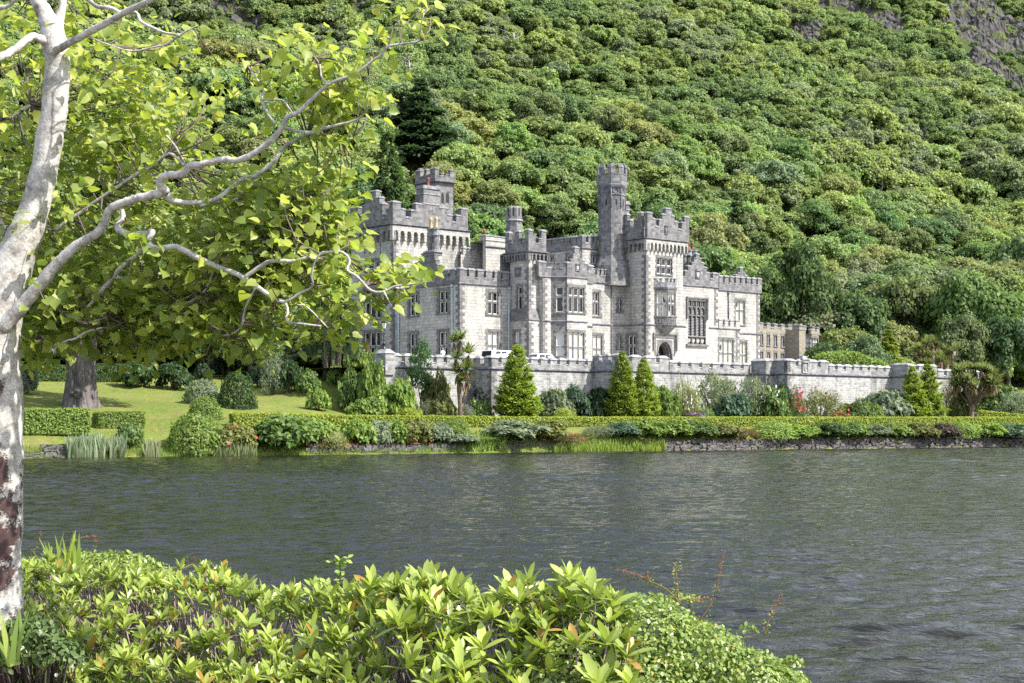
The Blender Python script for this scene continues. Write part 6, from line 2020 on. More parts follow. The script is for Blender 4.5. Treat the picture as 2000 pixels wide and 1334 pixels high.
dead_tree(1720, 395, 40, 'bare dead tree on the slope above the right terrace wall', 5)

# ---- old gnarled tree on the lawn
p = hit(158, 795); k = p.y/F
r = empty('old_tree', tuple(p)); tag(r, 'old tree with a massive gnarled grey trunk and sawn stumps on the left lawn', 'tree')
M['gnarl'] = None
m, nt, b_ = new_mat('furrowed_grey_bark')
tc = N(nt, 'ShaderNodeTexCoord'); mp = N(nt, 'ShaderNodeMapping'); mp.inputs['Scale'].default_value = (3, 3, .5); nt.links.new(tc.outputs['Object'], mp.inputs[0])
nz = N(nt, 'ShaderNodeTexNoise', i_Scale=1.6, i_Detail=7.0, i_Roughness=.7, i_Distortion=.6); nt.links.new(mp.outputs[0], nz.inputs['Vector'])
rr_ = ramp(nt, nz.outputs[0], [(.35, (.03, .026, .026)), (.6, (.17, .15, .145))]); nt.links.new(rr_.outputs[0], b_.inputs['Base Color']); b_.inputs['Roughness'].default_value = .95
bp = N(nt, 'ShaderNodeBump', i_Strength=1.0, i_Distance=.25); nt.links.new(nz.outputs[0], bp.inputs['Height']); nt.links.new(bp.outputs[0], b_.inputs['Normal'])
M['gnarl'] = m
vs, fs = [], []
NR, NZ = 40, 26
for j in range(NZ+1):
    f = j/NZ; zz_ = f*150*k - .4
    base = (27 + 13*math.exp(-f*9) + 8*max(0, f-.75)*2)*k
    for i in range(NR):
        a = 2*math.pi*i/NR
        fl_ = 1 + .16*math.sin(a*5+1)*math.exp(-f*3) + .09*math.sin(a*9+f*3) + .12*noise.noise(Vector((math.cos(a)*1.5, math.sin(a)*1.5, f*3)))
        vs.append((math.cos(a)*base*fl_, math.sin(a)*base*fl_, zz_))
fs = [(j*NR+i, j*NR+(i+1) % NR, (j+1)*NR+(i+1) % NR, (j+1)*NR+i) for j in range(NZ) for i in range(NR)]
tk = MB(); tk.add(vs, fs, 0, True)
for (dx, dz, rad) in ((-10, 22, 8), (2, 24, 9), (-1, 16, 6)):
    tk.tube([(dx*k, -18*k, dz*k), (dx*k, -34*k, (dz+9)*k)], [rad*k, rad*k*.85], 12, 0)
for a, L, h0 in ((2.9, 110, 100), (.3, 120, 110), (1.4, 90, 140), (4.2, 80, 130), (5.3, 100, 120), (3.4, 90, 145)):
    tk.tube([(0,0,h0*k), (math.cos(a)*L*.4*k, math.sin(a)*L*.4*k, (h0+50)*k), (math.cos(a)*L*k, math.sin(a)*L*k, (h0+110)*k)], [14*k, 9*k, 3*k], 8)
tk.build('trunk', [M['gnarl']], r)
P, n = blob_crown(88, 130, 15000, .62, (.1, .24), .86, low=-.5)
me = leaf_mesh('old_tree_crown', P, n, np.random.default_rng(4).uniform(.03, .055, len(P)), M['leaf'], 'clump', seed=4)
c = link('crown', me, r, (20*k, 0, 215*k)); c.scale = (215*k, 170*k, 215*k); c.color = (0.13, 0.2, 0.05, 1)

# ---- climbing plants on the terrace wall
def climber(f, u0, u1, v0, v1, n, tone, label, seed, flowers=None):
    rg = np.random.default_rng(seed); P = []
    for _ in range(n):
        q = rg.random()
        u = u0 + (u1-u0)*rg.random(); v = v1 + (v0-v1)*rg.random()**1.3*(.5 + .5*noise.noise(Vector((u*.05, seed, 0)))+.3)
        s = f.s(u); a, b_, z = f.pt(s, f.z(u, v), .05 + rg.random()*.22); w = loc2w(a, b_); P.append((w.x, w.y, z + ZB))
    P = np.array(P); c = P.mean(0); c[2] = P[:, 2].min()
    me = leaf_mesh('climber_leaves', P-c, rg.normal(size=P.shape)*.6 + np.array([.5, -.7, .3]), rg.uniform(.14, .3, n), M['leaf'], 'oval', seed=seed)
    o = link('climbing_plant', me, None, tuple(c)); o.color = (*TONE[tone], 1); tag(o, label, 'climber')
    st = MB(); 
    for i in range(4):
        u = u0 + (u1-u0)*(i+.5)/4; a, b_, z0 = f.pt(f.s(u), f.z(u, v1), .05); w = loc2w(a, b_); z1 = f.z(u, v0 + (v1-v0)*.2)
        st.tube([(w.x-c[0], w.y-c[1], z0+ZB-c[2]), (w.x-c[0]+.2, w.y-c[1], (z0+z1)/2+ZB-c[2]), (w.x-c[0]+.05, w.y-c[1], z1+ZB-c[2])], [.03,.025,.01], 5)
    st.build('stems', [M['bark']], o)
    if flowers:
        q = P[rg.choice(n, flowers[1])] - c + np.array([.1, -.15, .05])
        fo = link('flowers', leaf_mesh('climber_flowers', q, rg.normal(size=q.shape), .3, M['petal'], 'clump', seed=2), o); fo.color = (*flowers[0], 1)
climber(tf3, 1390, 1434, 722, 800, 620, 'olive', 'yellow-green ivy climbing the terrace wall left of the bastion', 1)
climber(tf5, 1544, 1566, 752, 815, 220, 'mid', 'red rose climbing the sunny face of the bastion', 2, ((.4, .08, .14), 26))
climber(tB1, 928, 958, 742, 805, 260, 'deep', 'dark ivy in the shaded corner right of the twisted palm', 3)
climber(FB(a5), 1743, 1760, 750, 812, 180, 'deep', 'dark ivy streak on the shaded wall end by the right-hand conifers', 4)
climber(tf4, 1496, 1530, 742, 812, 260, 'deep', 'dark creeper in the inner corner of the bastion', 5)
climber(tf5, 1585, 1630, 745, 815, 200, 'grey', 'thin grey creeper on the bastion right of the red rose', 6)

# ---- dry stone bank walls, reeds and shore grass
def stones(mb, q0, q1, rows, s_of, rg, w=(.3, .8), h=(.14, .3), zb=-.1):
    z = zb
    for rI in range(rows):
        q = q0 + rg.uniform(0, .4); hh = rg.uniform(*h)
        while q < q1:
            L = rg.uniform(*w); s0 = s_of(rI) + rg.uniform(-.12, .12)
            p = SH0 + SD*q + SN*s0; zz_ = z + rg.uniform(-.05, .05)
            wob = .7*noise.noise(Vector((q*.11, 3.1, 0))) + .3*noise.noise(Vector((q*.5, 7.7, 0)))
            p = p - SN*wob
            d = rg.uniform(.3, .55); c = []
            for dz in (0, hh):
                for (a, b_) in ((0, -d/2), (L, -d/2), (L, d/2), (0, d/2)):
                    qv = p + SD*(a + rg.uniform(-.07, .07)) + SN*(b_ + rg.uniform(-.08, .08)); c.append((qv.x, qv.y, zz_ + dz + rg.uniform(-.04, .04)))
            mb.add(c, [(0,3,2,1),(4,5,6,7),(0,1,5,4),(1,2,6,5),(2,3,7,6),(3,0,4,7)], 0)
            q += L*rg.uniform(.95, 1.25)
        z += hh*.92
def q_of(u, s=0): return sq(*at_s(u, s)[:2])[1]
rgs = random.Random(31)
sw = MB(); stones(sw, q_of(1290), q_of(2080), 6, lambda r_: .15 + .16*r_, rgs); o = sw.build('stone_bank_wall', [M['shorestone']]); tag(o, 'rough dry stone wall along the water on the right half of the far shore', 'wall')
sw = MB(); stones(sw, q_of(600), q_of(1100), 4, lambda r_: .6 + .2*r_, rgs, zb=.1); o = sw.build('stone_bank_wall', [M['shorestone']]); tag(o, 'overgrown dry stone wall showing in gaps below the middle bank bushes', 'wall')
sw = MB(); stones(sw, q_of(20), q_of(130), 3, lambda r_: .0 + .35*r_, rgs, (.5, 1.6), (.16, .3), -.08); stones(sw, q_of(85), q_of(130), 3, lambda r_: .9 + .2*r_, rgs, (.5, 1.5), (.16, .3), .5); o = sw.build('stone_ledge', [M['shorestone']]); tag(o, 'stepped dark stone ledge at the water beside the pale trunk', 'stone ledge')
def blades(name, n, fpos, hgt, tone, label, cat, seed, lean=.25, kind=None, wide=1.0, mat='leaf'):
    rg = np.random.default_rng(seed); P = np.array([fpos(rg) for _ in range(n)])
    d = np.stack([rg.normal(size=n)*lean, rg.normal(size=n)*lean, np.ones(n)], 1)
    nr = np.stack([rg.normal(size=n)*.6, -np.ones(n), np.full(n, .1)], 1)
    me = leaf_mesh(name, P, nr, rg.uniform(hgt*.6, hgt*1.1, n), M[mat], 'blade', dirs=d, seed=seed)
    o = link(name, me); o.color = (*(TONE[tone] if isinstance(tone, str) else tone), 1)
    tag(o, label, cat, kind=kind); return o
def shore(u0, u1, s0, s1):
    def f(rg):
        u = rg.uniform(u0, u1); p = at_s(u, rg.uniform(s0, s1)); return (p.x, p.y, max(p.z, -.05))
    return f
blades('reed_clump', 700, shore(132, 204, -.6, .9), 1.7, (.2, .25, .15), 'pale upright reeds in the water right of the stone ledge', 'reeds', 1, .1)
blades('reed_clump', 260, shore(214, 242, -.2, .9), 1.6, (.2, .25, .15), 'smaller stand of pale reeds left of the lakeside shrub', 'reeds', 2, .1)
blades('reed_clump', 380, shore(420, 500, -.5, .6), 1.2, (.22, .27, .12), 'grassy reeds at the water below the mixed shrub', 'reeds', 3, .15)
blades('reed_clump', 200, shore(284, 312, -.4, .5), 1.5, (.22, .25, .13), 'thin reeds left of the tall clipped block bush', 'reeds', 7, .12)
blades('reed_clump', 900, shore(1080, 1300, -.3, .7), .8, (.26, .36, .06), 'long bright strip of fresh reeds at the water below the conifer pair', 'reeds', 4, .22)
blades('reed_clump', 420, shore(920, 990, -.2, 1.2), .9, (.22, .32, .07), 'bright grassy reeds below the twisted palm', 'reeds', 5, .3)
blades('shore_grass', 9000, shore(40, 1300, -.1, 2.6), .42, (.19, .27, .06), 'rough grass along the far waterline', 'grass', 6, .35, 'stuff')
blades('lawn_grass', 9000, shore(40, 640, 2.0, 14.0), .16, (.17, .22, .06), 'tufts in the left lawn', 'grass', 8, .5, 'stuff')
rfl = np.random.default_rng(9)
P = np.array([shore(600, 860, .6, 1.6)(rfl) for _ in range(70)]) + np.array([0, 0, .55])
o = link('red_flowers', leaf_mesh('red_flowers', P, rfl.normal(size=P.shape), .22, M['petal'], 'clump', seed=3)); o.color = (.5, .05, .03, 1); tag(o, 'red flowers dotted along the waterline below the bank bushes', 'flowers', kind='stuff')

# ---- lamps
def lamp(loc, h, label):
    r = empty('street_lamp', loc); tag(r, label, 'lamp')
    p = MB(); p.lathe((0,0,0), [(.26,0),(.26,.12),(.17,.2),(.15,.55),(.2,.6),(.1,.7),(.07,.95),(.1,1.0),(.055,1.06),(.05,h-.95),(.09,h-.92),(.05,h-.88),(.14,h-.84)], 10, 0, True)
    for a in (0, math.pi): p.tube([(0,0,h*.5),(math.cos(a)*.18,math.sin(a)*.18,h*.5+.12),(math.cos(a)*.24,math.sin(a)*.24,h*.5+.05)], [.03,.025,.015], 5)
    p.build('post', [M['iron']], r)
    g = MB(); g.lathe((0,0,h-.82), [(.14,0),(.27,.56)], 4, 0, rot=.5); ln = g.build('lantern', [M['lampglass']], r)
    c = MB(); c.lathe((0,0,h-.26), [(.34,0),(.36,.05),(.14,.24),(.07,.28),(.09,.34),(.02,.42)], 4, 0, rot=.5)
    for k_ in range(4):
        a = .5 + k_*math.pi/2; c.tube([(.145*math.cos(a),.145*math.sin(a),h-.82),(.275*math.cos(a),.275*math.sin(a),h-.26)], [.014,.014], 4)
    c.build('lantern_frame', [M['iron']], ln)
a, b_, z = PIER_TOP; w = loc2w(a, b_); y = w.y
lamp((w.x, w.y, ZB+z-.05), (690-633)/F*y, 'black lamp with white lantern on the pier in front of the left tower')
q = tf6.pt(tf6.s(1868), tf6.z(1868, 728), -.25); w = loc2w(q[0], q[1])
lamp((w.x, w.y, ZB+q[2]), (730-684)/F*w.y, 'lamp standing above the right end of the terrace wall')

# ---- cars
M['carwhite'] = flat_mat('white_car_paint', (.75, .76, .78), .25); M['carsilver'] = flat_mat('silver_blue_car_paint', (.45, .53, .6), .25, .3); M['cardark'] = flat_mat('dark_car_paint', (.02, .02, .025), .25)
M['carglass'] = flat_mat('car_window_glass', (.02, .025, .03), .06); M['tyre'] = flat_mat('tyre_rubber', (.015, .015, .015), .8); M['rim'] = flat_mat('wheel_rim', (.5, .5, .52), .3, .8); M['teal'] = flat_mat('turquoise_stripe', (.1, .55, .5), .4)
M['lamphead'] = flat_mat('car_headlight', (.7, .72, .75), .1); M['lamptail'] = flat_mat('car_tail_light', (.4, .02, .02), .2)
def car(loc, rz, paint, label, h=1.5, L=4.4, van=False, stripe=False):
    r = empty('parked_car', loc, rz); tag(r, label, 'car')
    W = .9
    prof = [(-L/2, .35), (-L/2, .85), (-L/2+.9 if not van else -L/2+.7, .98), (-L*.2 if not van else -L*.3, h-.03), (-L*.1, h), (L*.22 if not van else L*.44, h), (L*.36 if not van else L*.5, .98), (L/2, .9), (L/2, .35)]
    m_ = MB(); n = len(prof)
    v = []
    for sgn in (-1, 1):
        for x, z in prof: v.append((x, sgn*(W if z < 1.0 else W*.82), z))
    m_.add(v, [tuple(range(n)), tuple(range(2*n-1, n-1, -1))] + [(i, i+n, (i+1) % n + n, (i+1) % n) for i in range(n)])
    b = m_.build('body', [M[paint]], r)
    bv = b.modifiers.new('bevel', 'BEVEL'); bv.width = .05; bv.segments = 2
    def sidewin(x0, x1, x2, x3, sgn):
        g = MB(); y0, y1 = sgn*(W*.965), sgn*(W*.835)
        g.add([(x0, y0+.012*sgn, 1.03), (x1, y0+.012*sgn, 1.03), (x2, y1+.012*sgn, h-.12), (x3, y1+.012*sgn, h-.12)], [(0,1,2,3)]); g.build('side_window', [M['carglass']], r)
    for sgn in (-1, 1):
        sidewin(-L*.24, 0, 0, -L*.16, sgn); sidewin(.08, L*.28, L*.2, .08, sgn)
    def scr(i, j, nm):
        (x0, z0), (x1, z1) = prof[i], prof[j]; d = .015 if i < 4 else .015
        sx = -d if i < 4 else d
        g = MB(); g.add([(x0+(x1-x0)*.1+sx, -W*.8, z0+(z1-z0)*.1+d), (x0+(x1-x0)*.1+sx, W*.8, z0+(z1-z0)*.1+d), (x0+(x1-x0)*.9+sx, W*.74, z0+(z1-z0)*.9+d), (x0+(x1-x0)*.9+sx, -W*.74, z0+(z1-z0)*.9+d)], [(0,1,2,3)]); g.build(nm, [M['carglass']], r)
    scr(2, 3, 'windscreen'); scr(6, 5, 'rear_window')
    for sx in (-1, 1):
        for sy in (-1, 1):
            w_ = MB(); w_.tube([(0, -.1*1, 0), (0, .1, 0)], [.32, .32], 18); wo = w_.build('wheel', [M['tyre']], r, (sx*L*.31, sy*(W-.08), .32))
            ri = MB(); ri.tube([(0, -.115, 0), (0, .115, 0)], [.19, .19], 14); ri.build('rim', [M['rim']], wo)
            hl = MB(); hl.box(sx*L/2-.02, sx*L/2+.02, sy*W*.85-.16, sy*W*.85+.16*0+.05, .68, .82); hl.build('headlight' if sx < 0 else 'tail_light', [M['lamphead' if sx < 0 else 'lamptail']], r)
    if stripe:
        s_ = MB()
        for sgn in (-1, 1): s_.box(-L*.45, L*.45, sgn*W*.985-.02, sgn*W*.985+.02, .62, .8)
        s_.box(-.5, -.2, -W*.7, W*.7, h-.0, h+.03); s_.build('stripe', [M['teal']], r)
    return r
def car_at(u, b_, rz, *a, **kw):
    f = FA(b_); q = loc2w(f.s(u), b_); return car((q.x, q.y, TERR_Z), ANG + rz, *a, **kw)
car_at(968, b2+3.2, .1, 'carwhite', 'white van-like car behind the wall left of the single conifer', h=1.95, van=True)
car_at(1056, b2+3.4, -.1, 'carwhite', 'white car with a turquoise stripe behind the wall right of the single conifer', h=1.75, stripe=True)
car_at(1088, b2+6.5, 1.2, 'cardark', 'dark car parked behind the tiny potted conifer on the terrace', h=1.75)
p = at_s(643, 6.4); gx = empty('garden_box', tuple(p), .2); tag(gx, 'small white box-like object with dark edges in a gap below the long hedge', 'box')
b_ = MB(); b_.add([(-.42,-.3,.1),(.42,-.3,.1),(.42,.3,.1),(-.42,.3,.1),(-.24,-.2,.72),(.22,-.2,.72),(.22,.2,.72),(-.24,.2,.72)], [(0,3,2,1),(4,5,6,7),(0,1,5,4),(1,2,6,5),(2,3,7,6),(3,0,4,7)]); b_.build('panel', [M['carwhite']], gx)
b_ = MB(); b_.box(-.3,.28,-.25,.25,.72,.8); b_.tube([(-.44,-.32,.05),(-.26,-.22,.74)],[.03,.03],5); b_.tube([(.44,-.32,.05),(.24,-.22,.74)],[.03,.03],5); b_.build('trim', [M['cardark']], gx)

# ---- seated man on the parapet
M['shirt'] = flat_mat('white_shirt_cloth', (.72, .72, .76), .85); M['skin'] = flat_mat('skin', (.5, .3, .22), .6); M['hair'] = flat_mat('grey_hair', (.22, .2, .19), .8); M['trouser'] = flat_mat('blue_denim', (.06, .08, .14), .9)
def skin_body(name, joints, edges, parent, mat_of, root=0):
    me = bpy.data.meshes.new(name); me.from_pydata([j[0] for j in joints], edges, [])
    o = link(name, me, parent)
    sk = o.modifiers.new('skin', 'SKIN')
    for i, j in enumerate(joints):
        d = me.skin_vertices[0].data[i]; d.radius = (j[1], j[2] if len(j) > 2 else j[1]); d.use_root = (i == root)
    o.modifiers.new('smooth', 'SUBSURF').levels = 2; o.modifiers[-1].render_levels = 2
    me.materials.append(M[mat_of]); return o
u = 868.5; sI = tf1.s(u); q = tf1.pt(sI, tf1.z(u, 697), -.3); w = loc2w(q[0], q[1])
man = empty('person', (w.x, w.y, ZB+q[2]), ANG); tag(man, 'grey-haired person in a white shirt sitting on the parapet with their back turned', 'person')
J = [((0,0,.1), .17, .13), ((0,.0,.3), .165, .12), ((0,-.02,.48), .19, .12), ((0,-.01,.58), .11, .09), ((0,.02,.66), .055, .06), ((0,.03,.76), .085, .1), ((0,.035,.86), .07, .085),
     ((-.2,0,.54), .065), ((-.29,.02,.3), .05), ((-.22,.24,.12), .04), ((.2,0,.54), .065), ((.29,.02,.3), .05), ((.22,.24,.12), .04),
     ((-.1,.1,.08), .095), ((-.12,.48,.06), .075), ((-.12,.5,-.36), .05), ((-.12,.6,-.42), .04), ((.1,.1,.08), .095), ((.12,.48,.06), .075), ((.12,.5,-.36), .05), ((.12,.6,-.42), .04)]
E = [(0,1),(1,2),(2,3),(3,4),(4,5),(5,6),(3,7),(7,8),(8,9),(3,10),(10,11),(11,12),(0,13),(13,14),(14,15),(15,16),(0,17),(17,18),(18,19),(19,20)]
skin_body('body', J, E, man, 'skin')
Js = [((0,0,.04), .185, .145), ((0,.0,.3), .185, .135), ((0,-.02,.48), .205, .135), ((0,-.01,.59), .12, .1), ((-.2,0,.55), .08), ((-.26,.01,.38), .07), ((.2,0,.55), .08), ((.26,.01,.38), .07)]
skin_body('shirt', Js, [(0,1),(1,2),(2,3),(3,4),(4,5),(3,6),(6,7)], man, 'shirt')
skin_body('trousers', [((0,.03,.06), .18, .12), ((-.1,.1,.08), .105), ((-.12,.48,.06), .088), ((-.12,.5,-.3), .066), ((.1,.1,.08), .105), ((.12,.48,.06), .088), ((.12,.5,-.3), .066)], [(0,1),(1,2),(2,3),(0,4),(4,5),(5,6)], man, 'trouser')
hm = MB(); hm.lathe((0, .015, .76), [(.092,-.02),(.105,.04),(.098,.1),(.06,.155),(.0,.17)], 12, 0, True); hm.build('hair', [M['hair']], man)
for sgn in (-1, 1):
    e = MB(); e.tube([(sgn*.09,.03,.74),(sgn*.1,.02,.8)], [.02,.022], 6); e.build('ear', [M['skin']], man)
# ================================================================ near bank
def near_z(x, y):
    # distance inland of the near shoreline, which runs from right-near to left-far
    a, b = Vector((2.1, 8.4)), Vector((-6.0, 17.2))
    d = (b - a).normalized(); n = Vector((-d.y, d.x))
    s = -(Vector((x, y)) - a).dot(n) if n.y > 0 else (Vector((x, y)) - a).dot(n)
    s = -s if False else s
    base = 1.2 + .05*noise.noise(Vector((x*.7, y*.7, 0)))
    s += .25*noise.noise(Vector((x*1.3, y*1.3, 2)))
    if s >= .9: return base
    return -.5 + (base + .5) * sstep(-.9, .9, s)
xs = [-14 + k*.3 for k in range(0, 66)]; ys = [-4 + k*.35 for k in range(0, 66)]
vs = [(x, y, near_z(x, y)) for y in ys for x in xs]
# orientation check of the shoreline side: land is towards the viewer
if near_z(0, 3) < 1: raise RuntimeError('near bank inverted')
nx_ = len(xs)
me = bpy.data.meshes.new('near_bank'); me.from_pydata(vs, [], [(j*nx_+i, j*nx_+i+1, (j+1)*nx_+i+1, (j+1)*nx_+i) for j in range(len(ys)-1) for i in range(nx_-1)])
me.polygons.foreach_set('use_smooth', [True]*len(me.polygons)); me.materials.append(flat_mat('dark_garden_soil', (.06, .05, .03), .95, noise_amt=.5, nscale=5, spec=.1)); me.update()
tag(link('near_bank', me), kind='structure')
M['path'] = flat_mat('pinkish_gravel', (.3, .25, .23), .95, noise_amt=.4, nscale=40, spec=.1)
pm_ = MB(); pts = [(-6,-3),(-2.9,-3),(-3.0,6),(-3.2,10.4),(-3.45,11.05),(-3.75,11.3),(-6,11.4)]
pm_.add([(x, y, near_z(x, y)+.03) for x, y in pts], [tuple(range(len(pts)))]); tag(pm_.build('path', [M['path']]), kind='structure')

# ---------------------------------------------------------------- pale-barked tree
def bark_mat():
    m, nt, b = new_mat('pale_mottled_bark')
    tc = N(nt, 'ShaderNodeTexCoord')
    n1 = N(nt, 'ShaderNodeTexNoise', i_Scale=9.0, i_Detail=8.0, i_Roughness=.75); n2 = N(nt, 'ShaderNodeTexNoise', i_Scale=2.3, i_Detail=7.0, i_Roughness=.62); n3 = N(nt, 'ShaderNodeTexNoise', i_Scale=60.0, i_Detail=4.0)
    for n in (n1, n2, n3): nt.links.new(tc.outputs['Object'], n.inputs['Vector'])
    r1 = ramp(nt, n1.outputs[0], [(.3, (.14, .125, .11)), (.44, (.33, .31, .29)), (.56, (.5, .48, .45)), (.7, (.6, .58, .55))])
    r3 = ramp(nt, n3.outputs[0], [(.3, (.72, .72, .72)), (.6, (1.08, 1.08, 1.08))])
    c = mixc(nt, 1.0, r1.outputs[0], r3.outputs[0], 'MULTIPLY')
    # moss and dark lichen: its own patches, thicker on the side away from the light and towards the foot
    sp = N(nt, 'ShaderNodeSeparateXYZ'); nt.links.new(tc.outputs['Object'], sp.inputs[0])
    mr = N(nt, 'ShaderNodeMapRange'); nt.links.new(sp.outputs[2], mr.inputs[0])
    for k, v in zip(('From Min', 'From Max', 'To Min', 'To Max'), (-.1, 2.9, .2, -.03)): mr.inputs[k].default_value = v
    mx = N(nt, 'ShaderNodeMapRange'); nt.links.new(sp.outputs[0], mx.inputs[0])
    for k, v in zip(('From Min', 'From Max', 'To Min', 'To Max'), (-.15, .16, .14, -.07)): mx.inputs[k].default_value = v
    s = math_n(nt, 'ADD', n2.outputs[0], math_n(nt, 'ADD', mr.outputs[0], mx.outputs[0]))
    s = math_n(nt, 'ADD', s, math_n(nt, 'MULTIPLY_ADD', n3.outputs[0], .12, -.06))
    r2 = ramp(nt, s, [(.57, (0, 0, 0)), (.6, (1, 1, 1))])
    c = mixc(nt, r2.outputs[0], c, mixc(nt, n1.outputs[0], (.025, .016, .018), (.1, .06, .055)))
    n4 = N(nt, 'ShaderNodeTexNoise', i_Scale=3.1, i_Detail=6.0); mp = N(nt, 'ShaderNodeMapping'); mp.inputs['Location'].default_value = (5, 3, 1); nt.links.new(tc.outputs['Object'], mp.inputs[0]); nt.links.new(mp.outputs[0], n4.inputs['Vector'])
    r4 = ramp(nt, n4.outputs[0], [(.66, (0, 0, 0)), (.7, (.8, .8, .8))])
    c = mixc(nt, r4.outputs[0], c, (.09, .075, .02))
    nt.links.new(c, b.inputs['Base Color']); b.inputs['Roughness'].default_value = .85; b.inputs['Specular IOR Level'].default_value = .2
    bp = N(nt, 'ShaderNodeBump', i_Strength=.8, i_Distance=.015); nt.links.new(math_n(nt, 'ADD', n1.outputs[0], r2.outputs[0]), bp.inputs['Height']); nt.links.new(bp.outputs[0], b.inputs['Normal'])
    return m
M['palebark'] = bark_mat()
D0 = 10.6
tree_base = at(-8, 1290, D0); tree_base.z = near_z(tree_base.x, tree_base.y)
ptree = empty('pale_tree', tuple(tree_base)); tag(ptree, 'pale-barked tree with mottled trunk and bright leafy branches reaching over the lake', 'tree')
def crv(pts, n=5):
    """Catmull-Rom through (u, v, r, d) points."""
    P = [np.array(p, float) for p in pts]; P = [2*P[0]-P[1]] + P + [2*P[-1]-P[-2]]; out = []
    for i in range(1, len(P)-2):
        for k in range(n):
            t = k/n
            out.append(.5*((2*P[i]) + (P[i+1]-P[i-1])*t + (2*P[i-1]-5*P[i]+4*P[i+1]-P[i+2])*t*t + (3*P[i]-P[i-1]-3*P[i+1]+P[i+2])*t**3))
    out.append(P[-2]); return out
BR = []       # sampled branch points for hanging twigs
def limb(mb, pts, d0=0, d1=None, nseg=9, jit=1.2, seed=0):
    d1 = d0 if d1 is None else d1
    n = len(pts); rr = random.Random(seed)
    q = [(u, v, r, D0 + d0 + (d1-d0)*i/(n-1)) for i, (u, v, r) in enumerate(pts)]
    c = crv(q)
    P, R = [], []
    for i, (u, v, r, d) in enumerate(c):
        w = at(u + rr.uniform(-jit, jit)*min(1, r*.12), v + rr.uniform(-jit, jit)*min(1, r*.12), d)
        P.append(w - tree_base); R.append(max(.0035, r*d/F*(1 + rr.uniform(-.05, .05))))
        if r < 14: BR.append((w, r))
    mb.tube(P, R, nseg)
tm = MB()
limb(tm, [(-8,1330,66),(-8,1240,56),(-8,1100,50),(-7,950,50),(-4,800,49),(-8,680,46),(2,590,45),(30,505,38),(60,432,31),(84,345,27),(100,255,26),(109,185,25),(112,125,24),(106,80,25),(97,45,20),(78,10,15),(62,-40,13),(45,-120,10)], nseg=22, seed=1)
tm.build('trunk', [M['palebark']], ptree)
